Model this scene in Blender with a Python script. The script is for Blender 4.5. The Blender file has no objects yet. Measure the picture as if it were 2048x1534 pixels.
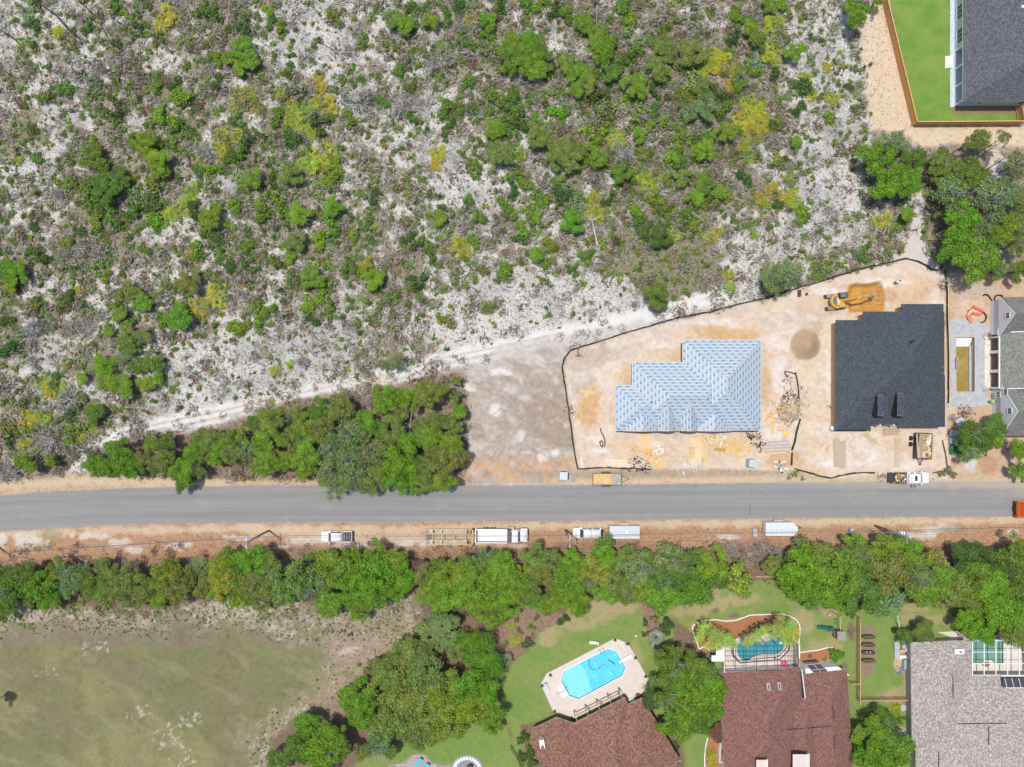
import bpy, bmesh, math, random
import numpy as np
from mathutils import Vector, Matrix

SC = bpy.context.scene
COL = SC.collection
# ---------------------------------------------------------------- camera
S = 10.8                      # photo pixels per metre on the ground
H = 130.0                     # camera height
CX, CY = 12/S, -33/S          # nadir point
def P(px, py):                # ground position of a photo pixel
    return ((px-1024)/S, (767-py)/S)
def W(px, py, h=0.0):         # position of something seen at a pixel but h metres up
    x, y = P(px, py)
    k = 1-h/H
    return (CX+(x-CX)*k, CY+(y-CY)*k)
def W3(px, py, h=0.0):
    x, y = W(px, py, h); return (x, y, h)
cam = bpy.data.cameras.new("camera"); co = bpy.data.objects.new("camera", cam); COL.objects.link(co)
co.location = (CX, CY, H)
WID = 2048/S
cam.sensor_width = 36; cam.lens = 36*H/WID
cam.shift_x = -CX/WID; cam.shift_y = -CY/WID
cam.clip_start = 1; cam.clip_end = 6000
SC.camera = co
SC.render.resolution_x = 1024; SC.render.resolution_y = 767
# ---------------------------------------------------------------- light
SUN_EL, SUN_DIR = math.radians(76.5), (22, -16)      # shadows fall right and down in the photo
az = math.atan2(-SUN_DIR[1], -SUN_DIR[0])            # direction towards the sun
wd = bpy.data.worlds.new("World"); SC.world = wd; wd.use_nodes = True
nt = wd.node_tree; bgn = nt.nodes["Background"]
sky = nt.nodes.new("ShaderNodeTexSky"); sky.sky_type = 'NISHITA'; sky.sun_disc = False
sky.sun_elevation = SUN_EL; sky.sun_rotation = math.pi/2-az
sky.air_density = 1.0; sky.dust_density = 1.6; sky.ozone_density = 1.0
nt.links.new(sky.outputs[0], bgn.inputs[0]); bgn.inputs[1].default_value = 0.13
sl = bpy.data.lights.new("sun", 'SUN'); so = bpy.data.objects.new("sun", sl); COL.objects.link(so)
sl.energy = 3.3; sl.angle = math.radians(0.55); sl.color = (1.0, 0.955, 0.88)
dv = Vector((math.cos(SUN_EL)*math.cos(az), math.cos(SUN_EL)*math.sin(az), math.sin(SUN_EL)))
so.rotation_euler = dv.to_track_quat('Z', 'Y').to_euler(); so.location = (0, 0, 90)
SC.view_settings.view_transform = 'Standard'; SC.view_settings.look = 'None'
SC.view_settings.exposure = 0.10; SC.view_settings.gamma = 1.0
try: SC.view_settings.use_curve_mapping = False
except Exception: pass
R = random.Random(7)
NR = np.random.default_rng(7)
# ---------------------------------------------------------------- helpers
def tag(o, label=None, cat=None, group=None, kind=None):
    if label: o['label'] = label
    if cat: o['category'] = cat
    if group: o['group'] = group
    if kind: o['kind'] = kind
    return o
def empty(name, loc, rz=0, label=None, cat=None, group=None):
    o = bpy.data.objects.new(name, None); COL.objects.link(o)
    o.empty_display_size = .3
    o.location = (loc[0], loc[1], loc[2] if len(loc) > 2 else 0); o.rotation_euler = (0, 0, rz)
    return tag(o, label, cat, group)
def copy_tree(o, parent=None):
    c = o.copy(); COL.objects.link(c); c.parent = parent
    for ch in list(o.children): copy_tree(ch, c)
    return c
def link_mesh(name, me, parent=None, loc=None):
    o = bpy.data.objects.new(name, me); COL.objects.link(o)
    if parent: o.parent = parent
    if loc is not None: o.location = loc
    return o
class MB:
    """collects shapes and links them as ONE mesh"""
    def __init__(s): s.v = []; s.f = []; s.m = []; s.uv = []
    def face(s, pts, m=0, uv=None):
        b = len(s.v); s.v += [tuple(p) for p in pts]; s.f.append(tuple(range(b, b+len(pts)))); s.m.append(m)
        s.uv.append(uv if uv else [(p[0], p[1]) for p in pts]); return s
    def box(s, c, d, rz=0, m=0, ry=0, rx=0, taper=1.0):
        hx, hy, hz = d[0]/2, d[1]/2, d[2]/2
        M = Matrix.Rotation(rz, 3, 'Z') @ Matrix.Rotation(ry, 3, 'Y') @ Matrix.Rotation(rx, 3, 'X')
        q = []
        for z in (-1, 1):
            t = taper if z > 0 else 1
            for (x, y) in ((-1, -1), (1, -1), (1, 1), (-1, 1)):
                v = M @ Vector((x*hx*t, y*hy*t, z*hz)); q.append((v.x+c[0], v.y+c[1], v.z+c[2]))
        b = len(s.v); s.v += q
        for f in ((0, 3, 2, 1), (4, 5, 6, 7), (0, 1, 5, 4), (1, 2, 6, 5), (2, 3, 7, 6), (3, 0, 4, 7)):
            s.f.append(tuple(b+i for i in f)); s.m.append(m); s.uv.append([(q[i][0], q[i][1]) for i in f])
        return s
    def prism(s, poly, z0, z1, m=0, ms=None, cap=True):
        n = len(poly); b = len(s.v)
        s.v += [(x, y, z0) for x, y in poly]+[(x, y, z1) for x, y in poly]
        if cap:
            s.f.append(tuple(b+n+i for i in range(n))); s.m.append(m); s.uv.append([tuple(p) for p in poly])
            s.f.append(tuple(b+i for i in range(n-1, -1, -1))); s.m.append(m); s.uv.append([tuple(p) for p in poly[::-1]])
        for i in range(n):
            j = (i+1) % n
            s.f.append((b+i, b+j, b+n+j, b+n+i)); s.m.append(m if ms is None else ms)
            L = math.dist(poly[i], poly[j]); s.uv.append([(0, z0), (L, z0), (L, z1), (0, z1)])
        return s
    def tube(s, p0, p1, r0, r1=None, n=6, m=0, caps=True):
        r1 = r0 if r1 is None else r1
        a = Vector(p0); c = Vector(p1); d = (c-a)
        if d.length < 1e-6: return s
        d.normalize(); u = d.orthogonal().normalized(); w = d.cross(u); b = len(s.v)
        for (q, r) in ((a, r0), (c, r1)):
            for i in range(n):
                t = 2*math.pi*i/n; k = q+u*(r*math.cos(t))+w*(r*math.sin(t)); s.v.append(tuple(k))
        for i in range(n):
            j = (i+1) % n; s.f.append((b+i, b+j, b+n+j, b+n+i)); s.m.append(m); s.uv.append([(0, 0), (1, 0), (1, 1), (0, 1)])
        if caps:
            s.f.append(tuple(b+i for i in range(n-1, -1, -1))); s.m.append(m); s.uv.append([(0, 0)]*n)
            s.f.append(tuple(b+n+i for i in range(n))); s.m.append(m); s.uv.append([(0, 0)]*n)
        return s
    def path(s, pts, r, n=6, m=0, r1=None):
        k = len(pts)-1
        for i in range(k):
            ra = r if r1 is None else r+(r1-r)*i/k; rb = r if r1 is None else r+(r1-r)*(i+1)/k
            s.tube(pts[i], pts[i+1], ra, rb, n, m, caps=(i in (0, k-1)))
        return s
    def loft(s, secs, m=0, cap=True):
        n = len(secs[0]); b = len(s.v)
        for q in secs: s.v += [tuple(p) for p in q]
        for k in range(len(secs)-1):
            for i in range(n):
                j = (i+1) % n
                s.f.append((b+k*n+i, b+k*n+j, b+(k+1)*n+j, b+(k+1)*n+i)); s.m.append(m); s.uv.append([(0, 0), (1, 0), (1, 1), (0, 1)])
        if cap:
            s.f.append(tuple(b+i for i in range(n-1, -1, -1))); s.m.append(m); s.uv.append([(0, 0)]*n)
            e = b+(len(secs)-1)*n
            s.f.append(tuple(e+i for i in range(n))); s.m.append(m); s.uv.append([(0, 0)]*n)
        return s
    def dome(s, c, rx, ry, rz, n=12, k=5, m=0, wob=0.0, rnd=None):
        b = len(s.v); rnd = rnd or R
        for a in range(k):
            ph = math.pi/2*a/k
            for i in range(n):
                t = 2*math.pi*i/n; w = 1+wob*(rnd.random()-.5)
                s.v.append((c[0]+rx*math.cos(ph)*math.cos(t)*w, c[1]+ry*math.cos(ph)*math.sin(t)*w, c[2]+rz*math.sin(ph)))
        s.v.append((c[0], c[1], c[2]+rz)); top = len(s.v)-1
        for a in range(k-1):
            for i in range(n):
                j = (i+1) % n; s.f.append((b+a*n+i, b+a*n+j, b+(a+1)*n+j, b+(a+1)*n+i)); s.m.append(m); s.uv.append([(0, 0)]*4)
        for i in range(n):
            s.f.append((b+(k-1)*n+i, b+(k-1)*n+(i+1) % n, top)); s.m.append(m); s.uv.append([(0, 0)]*3)
        return s
    def mesh(s, name, mats, smooth=False, off=(0, 0, 0), bevel=0):
        me = bpy.data.meshes.new(name)
        v = s.v if off == (0, 0, 0) else [(a-off[0], b-off[1], c-off[2]) for a, b, c in s.v]
        me.from_pydata(v, [], s.f)
        for mt in (mats if isinstance(mats, (list, tuple)) else [mats]): me.materials.append(mt)
        me.polygons.foreach_set('material_index', s.m)
        uvl = me.uv_layers.new(name='uv'); flat = []
        for u in s.uv:
            for p in u: flat += [p[0], p[1]]
        uvl.data.foreach_set('uv', flat)
        if smooth: me.polygons.foreach_set('use_smooth', [True]*len(s.f))
        me.update(); return me
    def build(s, name, mats, parent=None, smooth=False, world=False, loc=None, bevel=0):
        off = tuple(parent.location) if (world and parent) else (0, 0, 0)
        o = link_mesh(name, s.mesh(name, mats, smooth, off), parent, loc)
        if bevel:
            md = o.modifiers.new('bevel', 'BEVEL'); md.width = bevel; md.segments = 2; md.limit_method = 'ANGLE'; md.angle_limit = .6
        return o
# ---------------------------------------------------------------- material helpers
def new_mat(name):
    m = bpy.data.materials.new(name); m.use_nodes = True
    return m, m.node_tree, m.node_tree.nodes["Principled BSDF"]
def nd(nt, t, **kw):
    n = nt.nodes.new(t)
    for k, v in kw.items():
        if k in n.inputs.keys() if hasattr(n.inputs, 'keys') else False: n.inputs[k].default_value = v
        else: setattr(n, k, v)
    return n
def math_n(nt, op, a, b=None, c=None):
    n = nt.nodes.new('ShaderNodeMath'); n.operation = op
    for i, q in enumerate((a, b, c)):
        if q is None: continue
        if isinstance(q, (int, float)): n.inputs[i].default_value = q
        else: nt.links.new(q, n.inputs[i])
    return n.outputs[0]
def mix_c(nt, f, a, b, mode='MIX'):
    n = nt.nodes.new('ShaderNodeMix'); n.data_type = 'RGBA'; n.blend_type = mode
    for i, q in ((0, f), (6, a), (7, b)):
        if isinstance(q, (int, float)): n.inputs[i].default_value = q
        elif isinstance(q, tuple): n.inputs[i].default_value = q if len(q) == 4 else (*q, 1)
        else: nt.links.new(q, n.inputs[i])
    return n.outputs[2]
def noise(nt, scale, detail=4, rough=.55, vec=None, dist=0):
    n = nt.nodes.new('ShaderNodeTexNoise'); n.inputs['Scale'].default_value = scale
    n.inputs['Detail'].default_value = detail; n.inputs['Roughness'].default_value = rough
    n.inputs['Distortion'].default_value = dist
    if vec is not None: nt.links.new(vec, n.inputs['Vector'])
    return n.outputs['Fac']
def ramp(nt, f, a, b):          # smoothstep a..b
    n = nt.nodes.new('ShaderNodeMapRange'); n.interpolation_type = 'SMOOTHSTEP'
    nt.links.new(f, n.inputs[0]); n.inputs[1].default_value = a; n.inputs[2].default_value = b
    return n.outputs[0]
def mapping(nt, src, sc=(1, 1, 1), rot=(0, 0, 0)):
    n = nt.nodes.new('ShaderNodeMapping'); n.inputs['Scale'].default_value = sc; n.inputs['Rotation'].default_value = rot
    nt.links.new(src, n.inputs['Vector']); return n.outputs[0]
def bump(nt, b, h, strength=.5, dist=.05):
    n = nt.nodes.new('ShaderNodeBump'); n.inputs['Strength'].default_value = strength; n.inputs['Distance'].default_value = dist
    nt.links.new(h, n.inputs['Height']); nt.links.new(n.outputs[0], b.inputs['Normal'])
def simple(name, col, rough=.6, metal=0, var=.15, scale=3.0, spec=.5, coat=0):
    m, t, b = new_mat(name)
    b.inputs['Roughness'].default_value = rough; b.inputs['Metallic'].default_value = metal
    b.inputs['Specular IOR Level'].default_value = spec
    if coat: b.inputs['Coat Weight'].default_value = coat
    tc = t.nodes.new('ShaderNodeTexCoord')
    f = noise(t, scale, 5, .6, tc.outputs['Object'])
    lo = tuple(max(0, c*(1-var)) for c in col); hi = tuple(min(1, c*(1+var)) for c in col)
    t.links.new(mix_c(t, ramp(t, f, .3, .7), lo, hi), b.inputs['Base Color'])
    return m
# ================================================================ GROUND
def _h(i, j, seed):
    n = (i*374761393+j*668265263+seed*1442695041) & 0xffffffff
    n = ((n ^ (n >> 13))*1274126177) & 0xffffffff
    return ((n ^ (n >> 16)) & 0xffff)/65535.0
def vn(x, y, sc, seed=0):
    x = x/sc; y = y/sc
    i = np.floor(x).astype(np.int64); j = np.floor(y).astype(np.int64)
    u = x-i; v = y-j; u = u*u*(3-2*u); v = v*v*(3-2*v)
    a = _h(i, j, seed); b = _h(i+1, j, seed); c = _h(i, j+1, seed); d = _h(i+1, j+1, seed)
    return (a*(1-u)+b*u)*(1-v)+(c*(1-u)+d*u)*v
def fb(x, y, sc, seed=0, o=4, g=.55):
    t = 0; w = 1; s = 0
    for k in range(o): t = t+w*vn(x+17.3*k, y-9.1*k, sc/2**k, seed+k); s += w; w *= g
    return t/s
def ss(x, a, b):
    t = np.clip((x-a)/(b-a), 0, 1); return t*t*(3-2*t)
fx = np.arange(-101, 101.01, .3); fy = np.arange(-77, 77.01, .3)
ex = np.array([105, 112, 125, 150, 200, 320, 600, 1200, 2500.])
gx = np.concatenate([-ex[::-1], fx, ex]); gy = np.concatenate([-ex[::-1]+22, fy, ex-22])
GXm, GYm = np.meshgrid(gx, gy)
X = GXm*S+1024; Y = 767-GYm*S            # photo pixels of every vertex
NYg, NXg = X.shape
def seg_d(x, y, a, b):
    ax, ay = a; bx, by = b; dx, dy = bx-ax, by-ay
    t = np.clip(((x-ax)*dx+(y-ay)*dy)/(dx*dx+dy*dy+1e-9), 0, 1)
    return np.hypot(x-ax-t*dx, y-ay-t*dy)
def sdp(poly):                            # signed distance in px (negative inside), windowed
    xs = [p[0] for p in poly]; ys = [p[1] for p in poly]; m = 60
    big = np.full(X.shape, 60.0)
    ok = (X > min(xs)-m) & (X < max(xs)+m) & (Y > min(ys)-m) & (Y < max(ys)+m)
    if not ok.any(): return big
    x = X[ok]; y = Y[ok]; d = np.full(x.shape, 1e9); ins = np.zeros(x.shape, bool)
    n = len(poly)
    for i in range(n):
        a = poly[i]; b = poly[(i+1) % n]
        d = np.minimum(d, seg_d(x, y, a, b))
        if a[1] != b[1]:
            c = ((a[1] > y) != (b[1] > y)) & (x < (b[0]-a[0])*(y-a[1])/(b[1]-a[1])+a[0]); ins ^= c
    big[ok] = np.where(ins, -d, d); return big
def sdl(line):
    xs = [p[0] for p in line]; ys = [p[1] for p in line]; m = 60
    big = np.full(X.shape, 60.0)
    ok = (X > min(xs)-m) & (X < max(xs)+m) & (Y > min(ys)-m) & (Y < max(ys)+m)
    x = X[ok]; y = Y[ok]; d = np.full(x.shape, 1e9)
    for a, b in zip(line, line[1:]): d = np.minimum(d, seg_d(x, y, a, b))
    big[ok] = d; return big
col = np.zeros(X.shape+(3,)); det = np.zeros(X.shape+(3,))
reg = np.zeros(X.shape, int)
n_a = fb(X, Y, 46, 1); n_b = fb(X, Y, 17, 5, 3); n_c = fb(X, Y, 150, 9, 3); n_d = fb(X, Y, 9, 21, 2)
Xr = X*.86+Y*.5; Yr = -X*.5+Y*.86
n_s = fb(Xr/2.2, Yr, 14, 31, 3)          # streaky
def put(mask, c, d=None, r=None):
    global col, det
    mk = mask[..., None]
    col = col*(1-mk)+np.array(c)*mk
    if d is not None: det = det*(1-mk)+np.array(d)*mk
    if r is not None: reg[mask > .5] = r
def pm(poly, feather=4, rag=6, nz=None):
    return 1-ss(sdp(poly)+((nz if nz is not None else n_b)-.5)*2*rag, -feather, feather)
def lm(line, w, feather=3, rag=3):
    return 1-ss(sdl(line)-w+(n_b-.5)*2*rag, -feather, feather)
def blob(x, y, rx, ry=None, a=0, rag=.4):
    ry = ry or rx; c, s_ = math.cos(math.radians(a)), math.sin(math.radians(a))
    u = ((X-x)*c+(Y-y)*s_)/rx; v = (-(X-x)*s_+(Y-y)*c)/ry
    return 1-ss(np.hypot(u, v)+(n_b-.5)*2*rag, .6, 1.15)
WS = (.60, .575, .55); LIT = (.32, .272, .222); OLV = (.22, .205, .115)
# scrub base: white sand breaking through litter
bias = np.full(X.shape, .0)
for (x, y, r, w) in [(20,60,60,.16),(110,15,60,.16),(60,150,120,.10),(165,115,50,.14),(345,120,45,.18),(330,235,40,.14),(120,280,110,.04),
  (600,60,110,.20),(700,60,90,.16),(570,80,60,.08),(670,240,60,.12),(700,380,60,.2),(830,250,100,.12),(760,130,110,.04),(880,300,60,.12),(1090,55,50,.10),
  (1110,90,40,.12),(1150,100,30,.1),(1130,215,40,.12),(960,380,90,.18),(920,340,60,.14),(1180,430,70,.05),(1230,430,60,.08),(1280,250,60,.04),(1620,120,110,.22),(1660,60,70,.2),
  (1680,250,110,.16),(1650,380,90,.28),(1680,430,80,.24),(1600,480,60,.14),(1500,520,80,.26),(1560,330,80,.08),(1450,430,50,.1),(1770,560,200,.0),
  (1480,90,60,-.05),(1000,590,120,.12),(1100,630,130,.22),(1250,620,100,.24),(1330,640,80,.2),(1400,600,60,.1),(1230,560,60,.14),(960,660,110,.25),(880,640,70,.12),
  (330,730,110,.15),(400,790,120,.20),(560,770,110,.17),(480,690,90,.18),(620,690,90,.12),(700,690,70,.10),(100,710,50,.2),(60,770,60,.15),(150,770,50,.1),
  (90,560,50,.12),(240,560,50,.12),(330,500,60,.1),(200,620,30,.1),(370,470,60,.08),(300,560,60,.05),(80,370,70,.1),(60,470,60,.06),(560,540,70,.0),(820,470,60,.05),
  (860,100,60,.1),(640,140,60,.1),(420,420,60,.06),(240,350,40,-.1),(340,200,60,-.1),(620,360,80,-.04),(600,300,50,.04),(1300,520,110,-.3),(1350,560,80,-.25),
  (700,480,120,-.04),(1350,200,180,-.10),(1400,350,100,-.12),(1170,330,90,-.08),(1040,130,100,-.08),(200,420,90,-.06),(100,860,110,-.15),(1560,240,60,-.08),(880,130,40,-.1),(1450,250,80,-.08)]:
    bias += w*np.exp(-((X-x)**2+(Y-y)**2)/(2*(r*.6)**2))
n_e = fb(X, Y, 12, 41, 3, .7)
wf = ss(n_a*.30+n_b*.25+n_s*.22+n_e*.45+bias*.85, .60, .74)
base = np.array(LIT)*(1+.25*(n_c[..., None]-.5))
br = ss(fb(X, Y, 45, 77), .52, .72)[..., None]
base = base*(1-br*.6)+np.array((.31, .235, .175))*br*.6
ol = ss(fb(X, Y, 80, 55)+.25*np.exp(-((X-1330)**2+(Y-530)**2)/(2*90.**2))+.1*np.exp(-((X-700)**2+(Y-60)**2)/(2*90.**2)), .5, .72)[..., None]
base = base*(1-ol*.7)+np.array(OLV)*ol*.7
wfe = wf[..., None]
greyw = ss(fb(X, Y, 50, 91), .4, .7)[..., None]
wsand = np.array(WS)*(1-greyw)+np.array((.44, .425, .42))*greyw
col = base*(1-wfe)+wsand*wfe
det[..., 0] = .9-.22*wf; det[..., 1] = .2; det[..., 2] = .55
# sand track and pale belt along the silt fence
T = [(150,950),(185,905),(240,870),(330,850),(450,825),(560,800),(650,780),(700,768),(800,750),(880,722),(990,700),(1120,672),(1200,655),(1330,622),(1450,590)]
put(lm(T, 17, 8, 10)*.95, (.66, .64, .61), (.2, 0, .4))
put(lm([(p[0], p[1]-5) for p in T[2:12]], 2, 2, 1)*.7, (.40, .34, .29)); put(lm([(p[0]+3, p[1]+7) for p in T[2:13]], 2, 3, 3)*.7, (.38, .32, .27))
put(lm([(500,850),(640,815),(760,790),(850,760),(930,740)], 7, 6, 7)*.7, (.36, .29, .23), (.6, 0, .6))
put(blob(745, 764, 42, 10, -12)*.8, (.60, .50, .36)); put(blob(1130, 497, 13, 9)*.8, (.60, .48, .31)); put(blob(203, 650, 9, 16)*.8, (.60, .52, .38)); put(blob(197,690,9,10)*.6,(.62,.56,.44))
put(blob(980, 612, 26, 13)*.7, (.25, .15, .10)); put(blob(997, 442, 12, 9)*.8, (.13, .10, .09)); put(blob(988,425,12,9)*.6,(.25,.17,.12))
put(lm([(1690,0),(1700,60),(1640,150),(1645,290),(1650,420)], 5, 5, 6)*.35, (.66, .64, .62))
put(lm([(1638,40),(1640,110),(1650,190),(1655,280)],3,2,2)*.6,(.30,.26,.23),(.3,0,.4))
# tan strip beside the wooden fence
put(pm([(1748,-40),(1765,0),(1828,250),(2060,252),(2060,290),(1990,300),(1900,285),(1850,300),(1800,270),(1745,255),(1728,180),(1722,60),(1735,0)], 8, 10), (.63, .50, .355), (.42, .1, .5), 3)
put(pm([(1700,-40),(1748,-40),(1762,0),(1740,120),(1715,110)], 8, 10)*.6, (.62,.53,.42))
# footpath down to the building lot
put(pm([(1833,380),(1848,384),(1850,430),(1846,470),(1862,500),(1880,530),(1880,545),(1780,520),(1812,495),(1822,460),(1828,420)], 3, 3), (.56, .51, .47), (.1, 0, .5), 3)
put(pm([(1852,430),(1880,430),(1890,500),(1900,545),(1870,520),(1850,480)],4,6)*.6,(.37,.29,.24))
# leaf-littered ground under the grove, east wood and the southern hedge
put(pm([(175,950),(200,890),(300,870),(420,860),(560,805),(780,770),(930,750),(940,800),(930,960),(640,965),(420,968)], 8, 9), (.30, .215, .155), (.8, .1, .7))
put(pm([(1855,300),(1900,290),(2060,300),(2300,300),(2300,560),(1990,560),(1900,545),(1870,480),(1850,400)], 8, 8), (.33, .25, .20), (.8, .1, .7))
put(blob(1995,330,18,30)*.9,(.60,.57,.55),(.3,0,.3)); put(blob(2010,505,26,20)*.7,(.5,.42,.36),(.5,0,.4)); put(blob(1985,310,22,14)*.7,(.55,.42,.28))
RT = [(-900,1060),(-300,1010),(0,990),(60,985.5),(130,981),(240,976),(340,974),(450,971.5),(640,970),(925,970),(1100,970),(1300,968),(1540,965),(1800,963),(2048,962),(2400,960),(3200,955)]
RB = [(3200,1022),(2400,1030),(2048,1033),(1800,1035),(1540,1037.5),(1100,1043),(750,1045.5),(500,1046.5),(366,1047.5),(220,1051),(110,1057),(0,1063.5),(-300,1084),(-900,1134)]
put(pm([(-900,1055),(0,962),(150,945),(240,950),(420,960),(640,958),(925,945),(1150,938),(1300,936),(1600,945),(1760,950),(1900,960),(2100,955),(3200,940)]+RB[:1]+RB[-1:], 5, 6), (.50, .37, .245), (.45, .15, .7), 2)
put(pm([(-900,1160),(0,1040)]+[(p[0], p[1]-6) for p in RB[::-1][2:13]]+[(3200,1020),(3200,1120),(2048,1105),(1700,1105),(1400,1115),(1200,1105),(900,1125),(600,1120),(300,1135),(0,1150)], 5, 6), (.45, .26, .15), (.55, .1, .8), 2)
# paler sand beside the asphalt
for seg, w in (([(0,1070),(250,1060),(500,1056),(800,1060),(1000,1053),(1250,1050),(1600,1044),(2060,1040)], 7), ([(500,1060),(620,1068),(760,1075),(900,1080),(1000,1082)], 10), ([(0,972),(200,962),(440,966)], 8), ([(930,963),(1180,965),(1500,958),(1760,955),(2060,958)], 6)):
    put(lm(seg, w, 6, 7)*.8, (.57, .455, .32), (.3, .1, .5))
for (x, y, a, b) in [(180,1072,40,9),(240,1085,22,10),(262,1100,24,8),(60,1082,28,16),(350,1090,30,7),(360,1100,10,6),(480,1075,40,7),(560,1094,20,6),(615,1082,50,9),(700,1092,30,8),(850,1087,60,7),(1030,1093,20,4),(1830,1070,40,10),(1880,1058,60,7),(2025,1063,16,8),(1450,1075,30,5),(8,1080,12,16)]:
    put(blob(x, y, a, b, 0, .9)*.75, (.60, .555, .50), (.3, 0, .5))
for (x, y, a, b) in [(100,1068,22,10),(160,1063,12,5),(80,1096,16,8),(1910,1060,30,8)]: put(blob(x, y, a, b, 0, .7)*.5, (.20, .23, .10))
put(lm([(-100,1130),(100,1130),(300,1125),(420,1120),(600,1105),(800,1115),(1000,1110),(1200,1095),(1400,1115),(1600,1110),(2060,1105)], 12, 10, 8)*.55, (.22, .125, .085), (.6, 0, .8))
# ---- cleared lot left of the building plot
CL = [(936,770),(960,735),(1010,715),(1120,688),(1140,700),(1128,735),(1134,780),(1145,850),(1152,905),(1160,945),(1150,968),(925,972),(935,930),(938,850)]
put(pm(CL, 5, 6), (.425, .37, .315), (.3, 0, .9), 1)
put(pm([(1000,690),(1130,668),(1290,640),(1290,655),(1180,688),(1130,720),(1000,740),(940,770),(930,750)], 6, 6)*.7, (.50, .455, .415), (.3, 0, .8))
put(pm([(1050,815),(1130,760),(1142,850),(1150,900),(1100,890),(1060,870),(1045,850)], 10, 8)*.85, (.36, .285, .215), (.15, 0, .8))
put(pm([(930,930),(1000,915),(1150,915),(1155,945),(1100,945),(930,962)], 6, 7)*.8, (.52, .345, .22), (.2, 0, .7))
put(lm([(925,962),(960,945),(1155,950),(1300,948),(1500,946),(1600,940)], 6, 6, 5)*.8, (.36, .28, .20), (.2, 0, .7))
for (x, y, a, b) in [(990,820,11,14),(1042,872,9,13),(1088,913,14,10),(1000,745,24,9),(940,775,14,12),(1110,905,10,8)]: put(blob(x, y, a, b)*.85, (.68, .64, .59), (.05, 0, .3))
for k in range(9):
    x0 = 965+k*13; put(lm([(x0-25,958),(x0,925),(x0+22-k,895-k*3),(x0+50,870-k*4)], 1.2, 1.5, 1.0)*.5, (.33, .265, .21))
for k in range(6):
    put(lm([(1060,800-k*6),(1090,782-k*6),(1130,775-k*7)], 1.2, 1.6, 1)*.5, (.34, .27, .21))
for k in range(34):
    a_ = R.uniform(0, 6.3); x0 = R.uniform(960, 1110); y0 = R.uniform(710, 930); l = R.uniform(8, 26); th = R.choice([.3, .5, -.2, 1.0])+R.uniform(-.2, .2)
    put(lm([(x0, y0), (x0+l*math.cos(th), y0-l*math.sin(th))], .8, 1.5, 1)*.55, (.27, .205, .16) if k % 3 else (.66, .62, .57))
clm = pm(CL, 5, 6)
put(clm*ss(n_s*.6+n_e*.5, .56, .70)*.5, (.60, .565, .525)); put(clm*ss(fb(Yr, Xr/3, 16, 141, 4), .54, .68)*.6, (.33, .265, .215)); put(clm*ss(Y, 895, 950)*ss(fb(Xr/3, Yr, 22, 143), .42, .62)*.75, (.60, .375, .22))
# ---- building plot
LT = [(1158,937),(1152,905),(1145,850),(1134,780),(1128,735),(1142,702),(1225,677),(1293,656),(1440,622),(1602,576),(1713,543),(1813,521),(1872,544),(1888,545),(1892,640),(1896,860),(1905,958),(1750,950),(1660,958),(1590,940),(1400,940),(1290,938)]
put(pm(LT, 3, 3), (.63, .525, .415), (.06, 0, .7), 1)
def spot(x, y, a, b, c, k=.85, rot=0, rag=.5, d=None): put(blob(x, y, a, b, rot, rag)*k, c, d)
TAN = (.575, .36, .175); PAL = (.68, .62, .56); GRY = (.44, .37, .31); PNK = (.64, .48, .335)
spot(1175,720,50,26,GRY,.8,-20); spot(1165,770,30,40,(.43,.36,.30),.7); spot(1240,705,60,14,(.45,.37,.30),.75,-17); spot(1360,660,70,16,(.52,.45,.39),.6,-12); spot(1480,625,60,12,(.52,.45,.39),.6,-12)
spot(1178,812,26,50,TAN,.95,5); spot(1160,755,20,14,PAL,.5)
spot(1255,760,24,22,TAN,.6); spot(1340,700,36,22,(.60,.42,.26),.9); spot(1430,665,50,18,TAN,.9,5); spot(1490,668,36,16,TAN,.85); spot(1378,668,22,14,(.60,.44,.28),.8); spot(1260,735,14,16,(.60,.44,.28),.7)
spot(1530,770,12,60,(.56,.39,.24),.85); spot(1528,820,12,20,PNK,.6)
spot(1720,590,60,36,(.55,.40,.27),.35); spot(1830,580,34,24,TAN,.8,-20); spot(1800,585,28,14,(.57,.42,.28),.6); spot(1780,592,16,18,(.50,.30,.14),.8); spot(1640,610,60,26,(.57,.43,.31),.8); spot(1620,655,28,20,(.50,.40,.29),.8)
spot(1560,640,60,14,(.50,.43,.37),.6,-8); spot(1590,590,40,14,(.62,.48,.36),.5,-15)
for (x, y, a, b) in [(1760,565,60,10),(1650,585,40,10),(1330,690,40,8),(1870,600,12,30),(1560,700,24,50),(1440,645,70,7),(1660,740,10,80),(1720,915,60,20),(1662,925,24,10),(1820,930,50,14),(1560,770,14,40),(1760,875,36,12),(1540,870,30,14),(1200,880,30,10)]: spot(x, y, a, b, PAL, .8)
for (x, y, a, b) in [(1610,760,24,60),(1620,850,26,40),(1625,890,24,30),(1720,905,22,20),(1860,930,26,26),(1300,895,60,16),(1250,885,50,18),(1620,700,14,20),(1360,925,100,10),(1190,920,30,14),(1900,880,16,60)]: spot(x, y, a, b, PNK, .65)
spot(1590,920,24,22,(.54,.36,.21),.8); spot(1560,915,32,24,(.55,.36,.21),.9); spot(1440,895,50,22,(.58,.42,.27),.7); spot(1500,885,30,26,(.57,.43,.29),.6); spot(1860,945,30,9,(.50,.38,.27),.7); spot(1600,950,60,9,(.47,.38,.29),.7)
spot(1202,904,22,11,(.72,.70,.655),1,5,.25); spot(1376,930,20,6,(.60,.62,.66),.8); spot(1656,930,14,9,(.72,.70,.68),.9)
spot(1400,943,120,7,(.40,.31,.23),.8); spot(1180,946,40,6,(.42,.32,.23),.7)
ltm = pm(LT, 3, 3)
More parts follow.
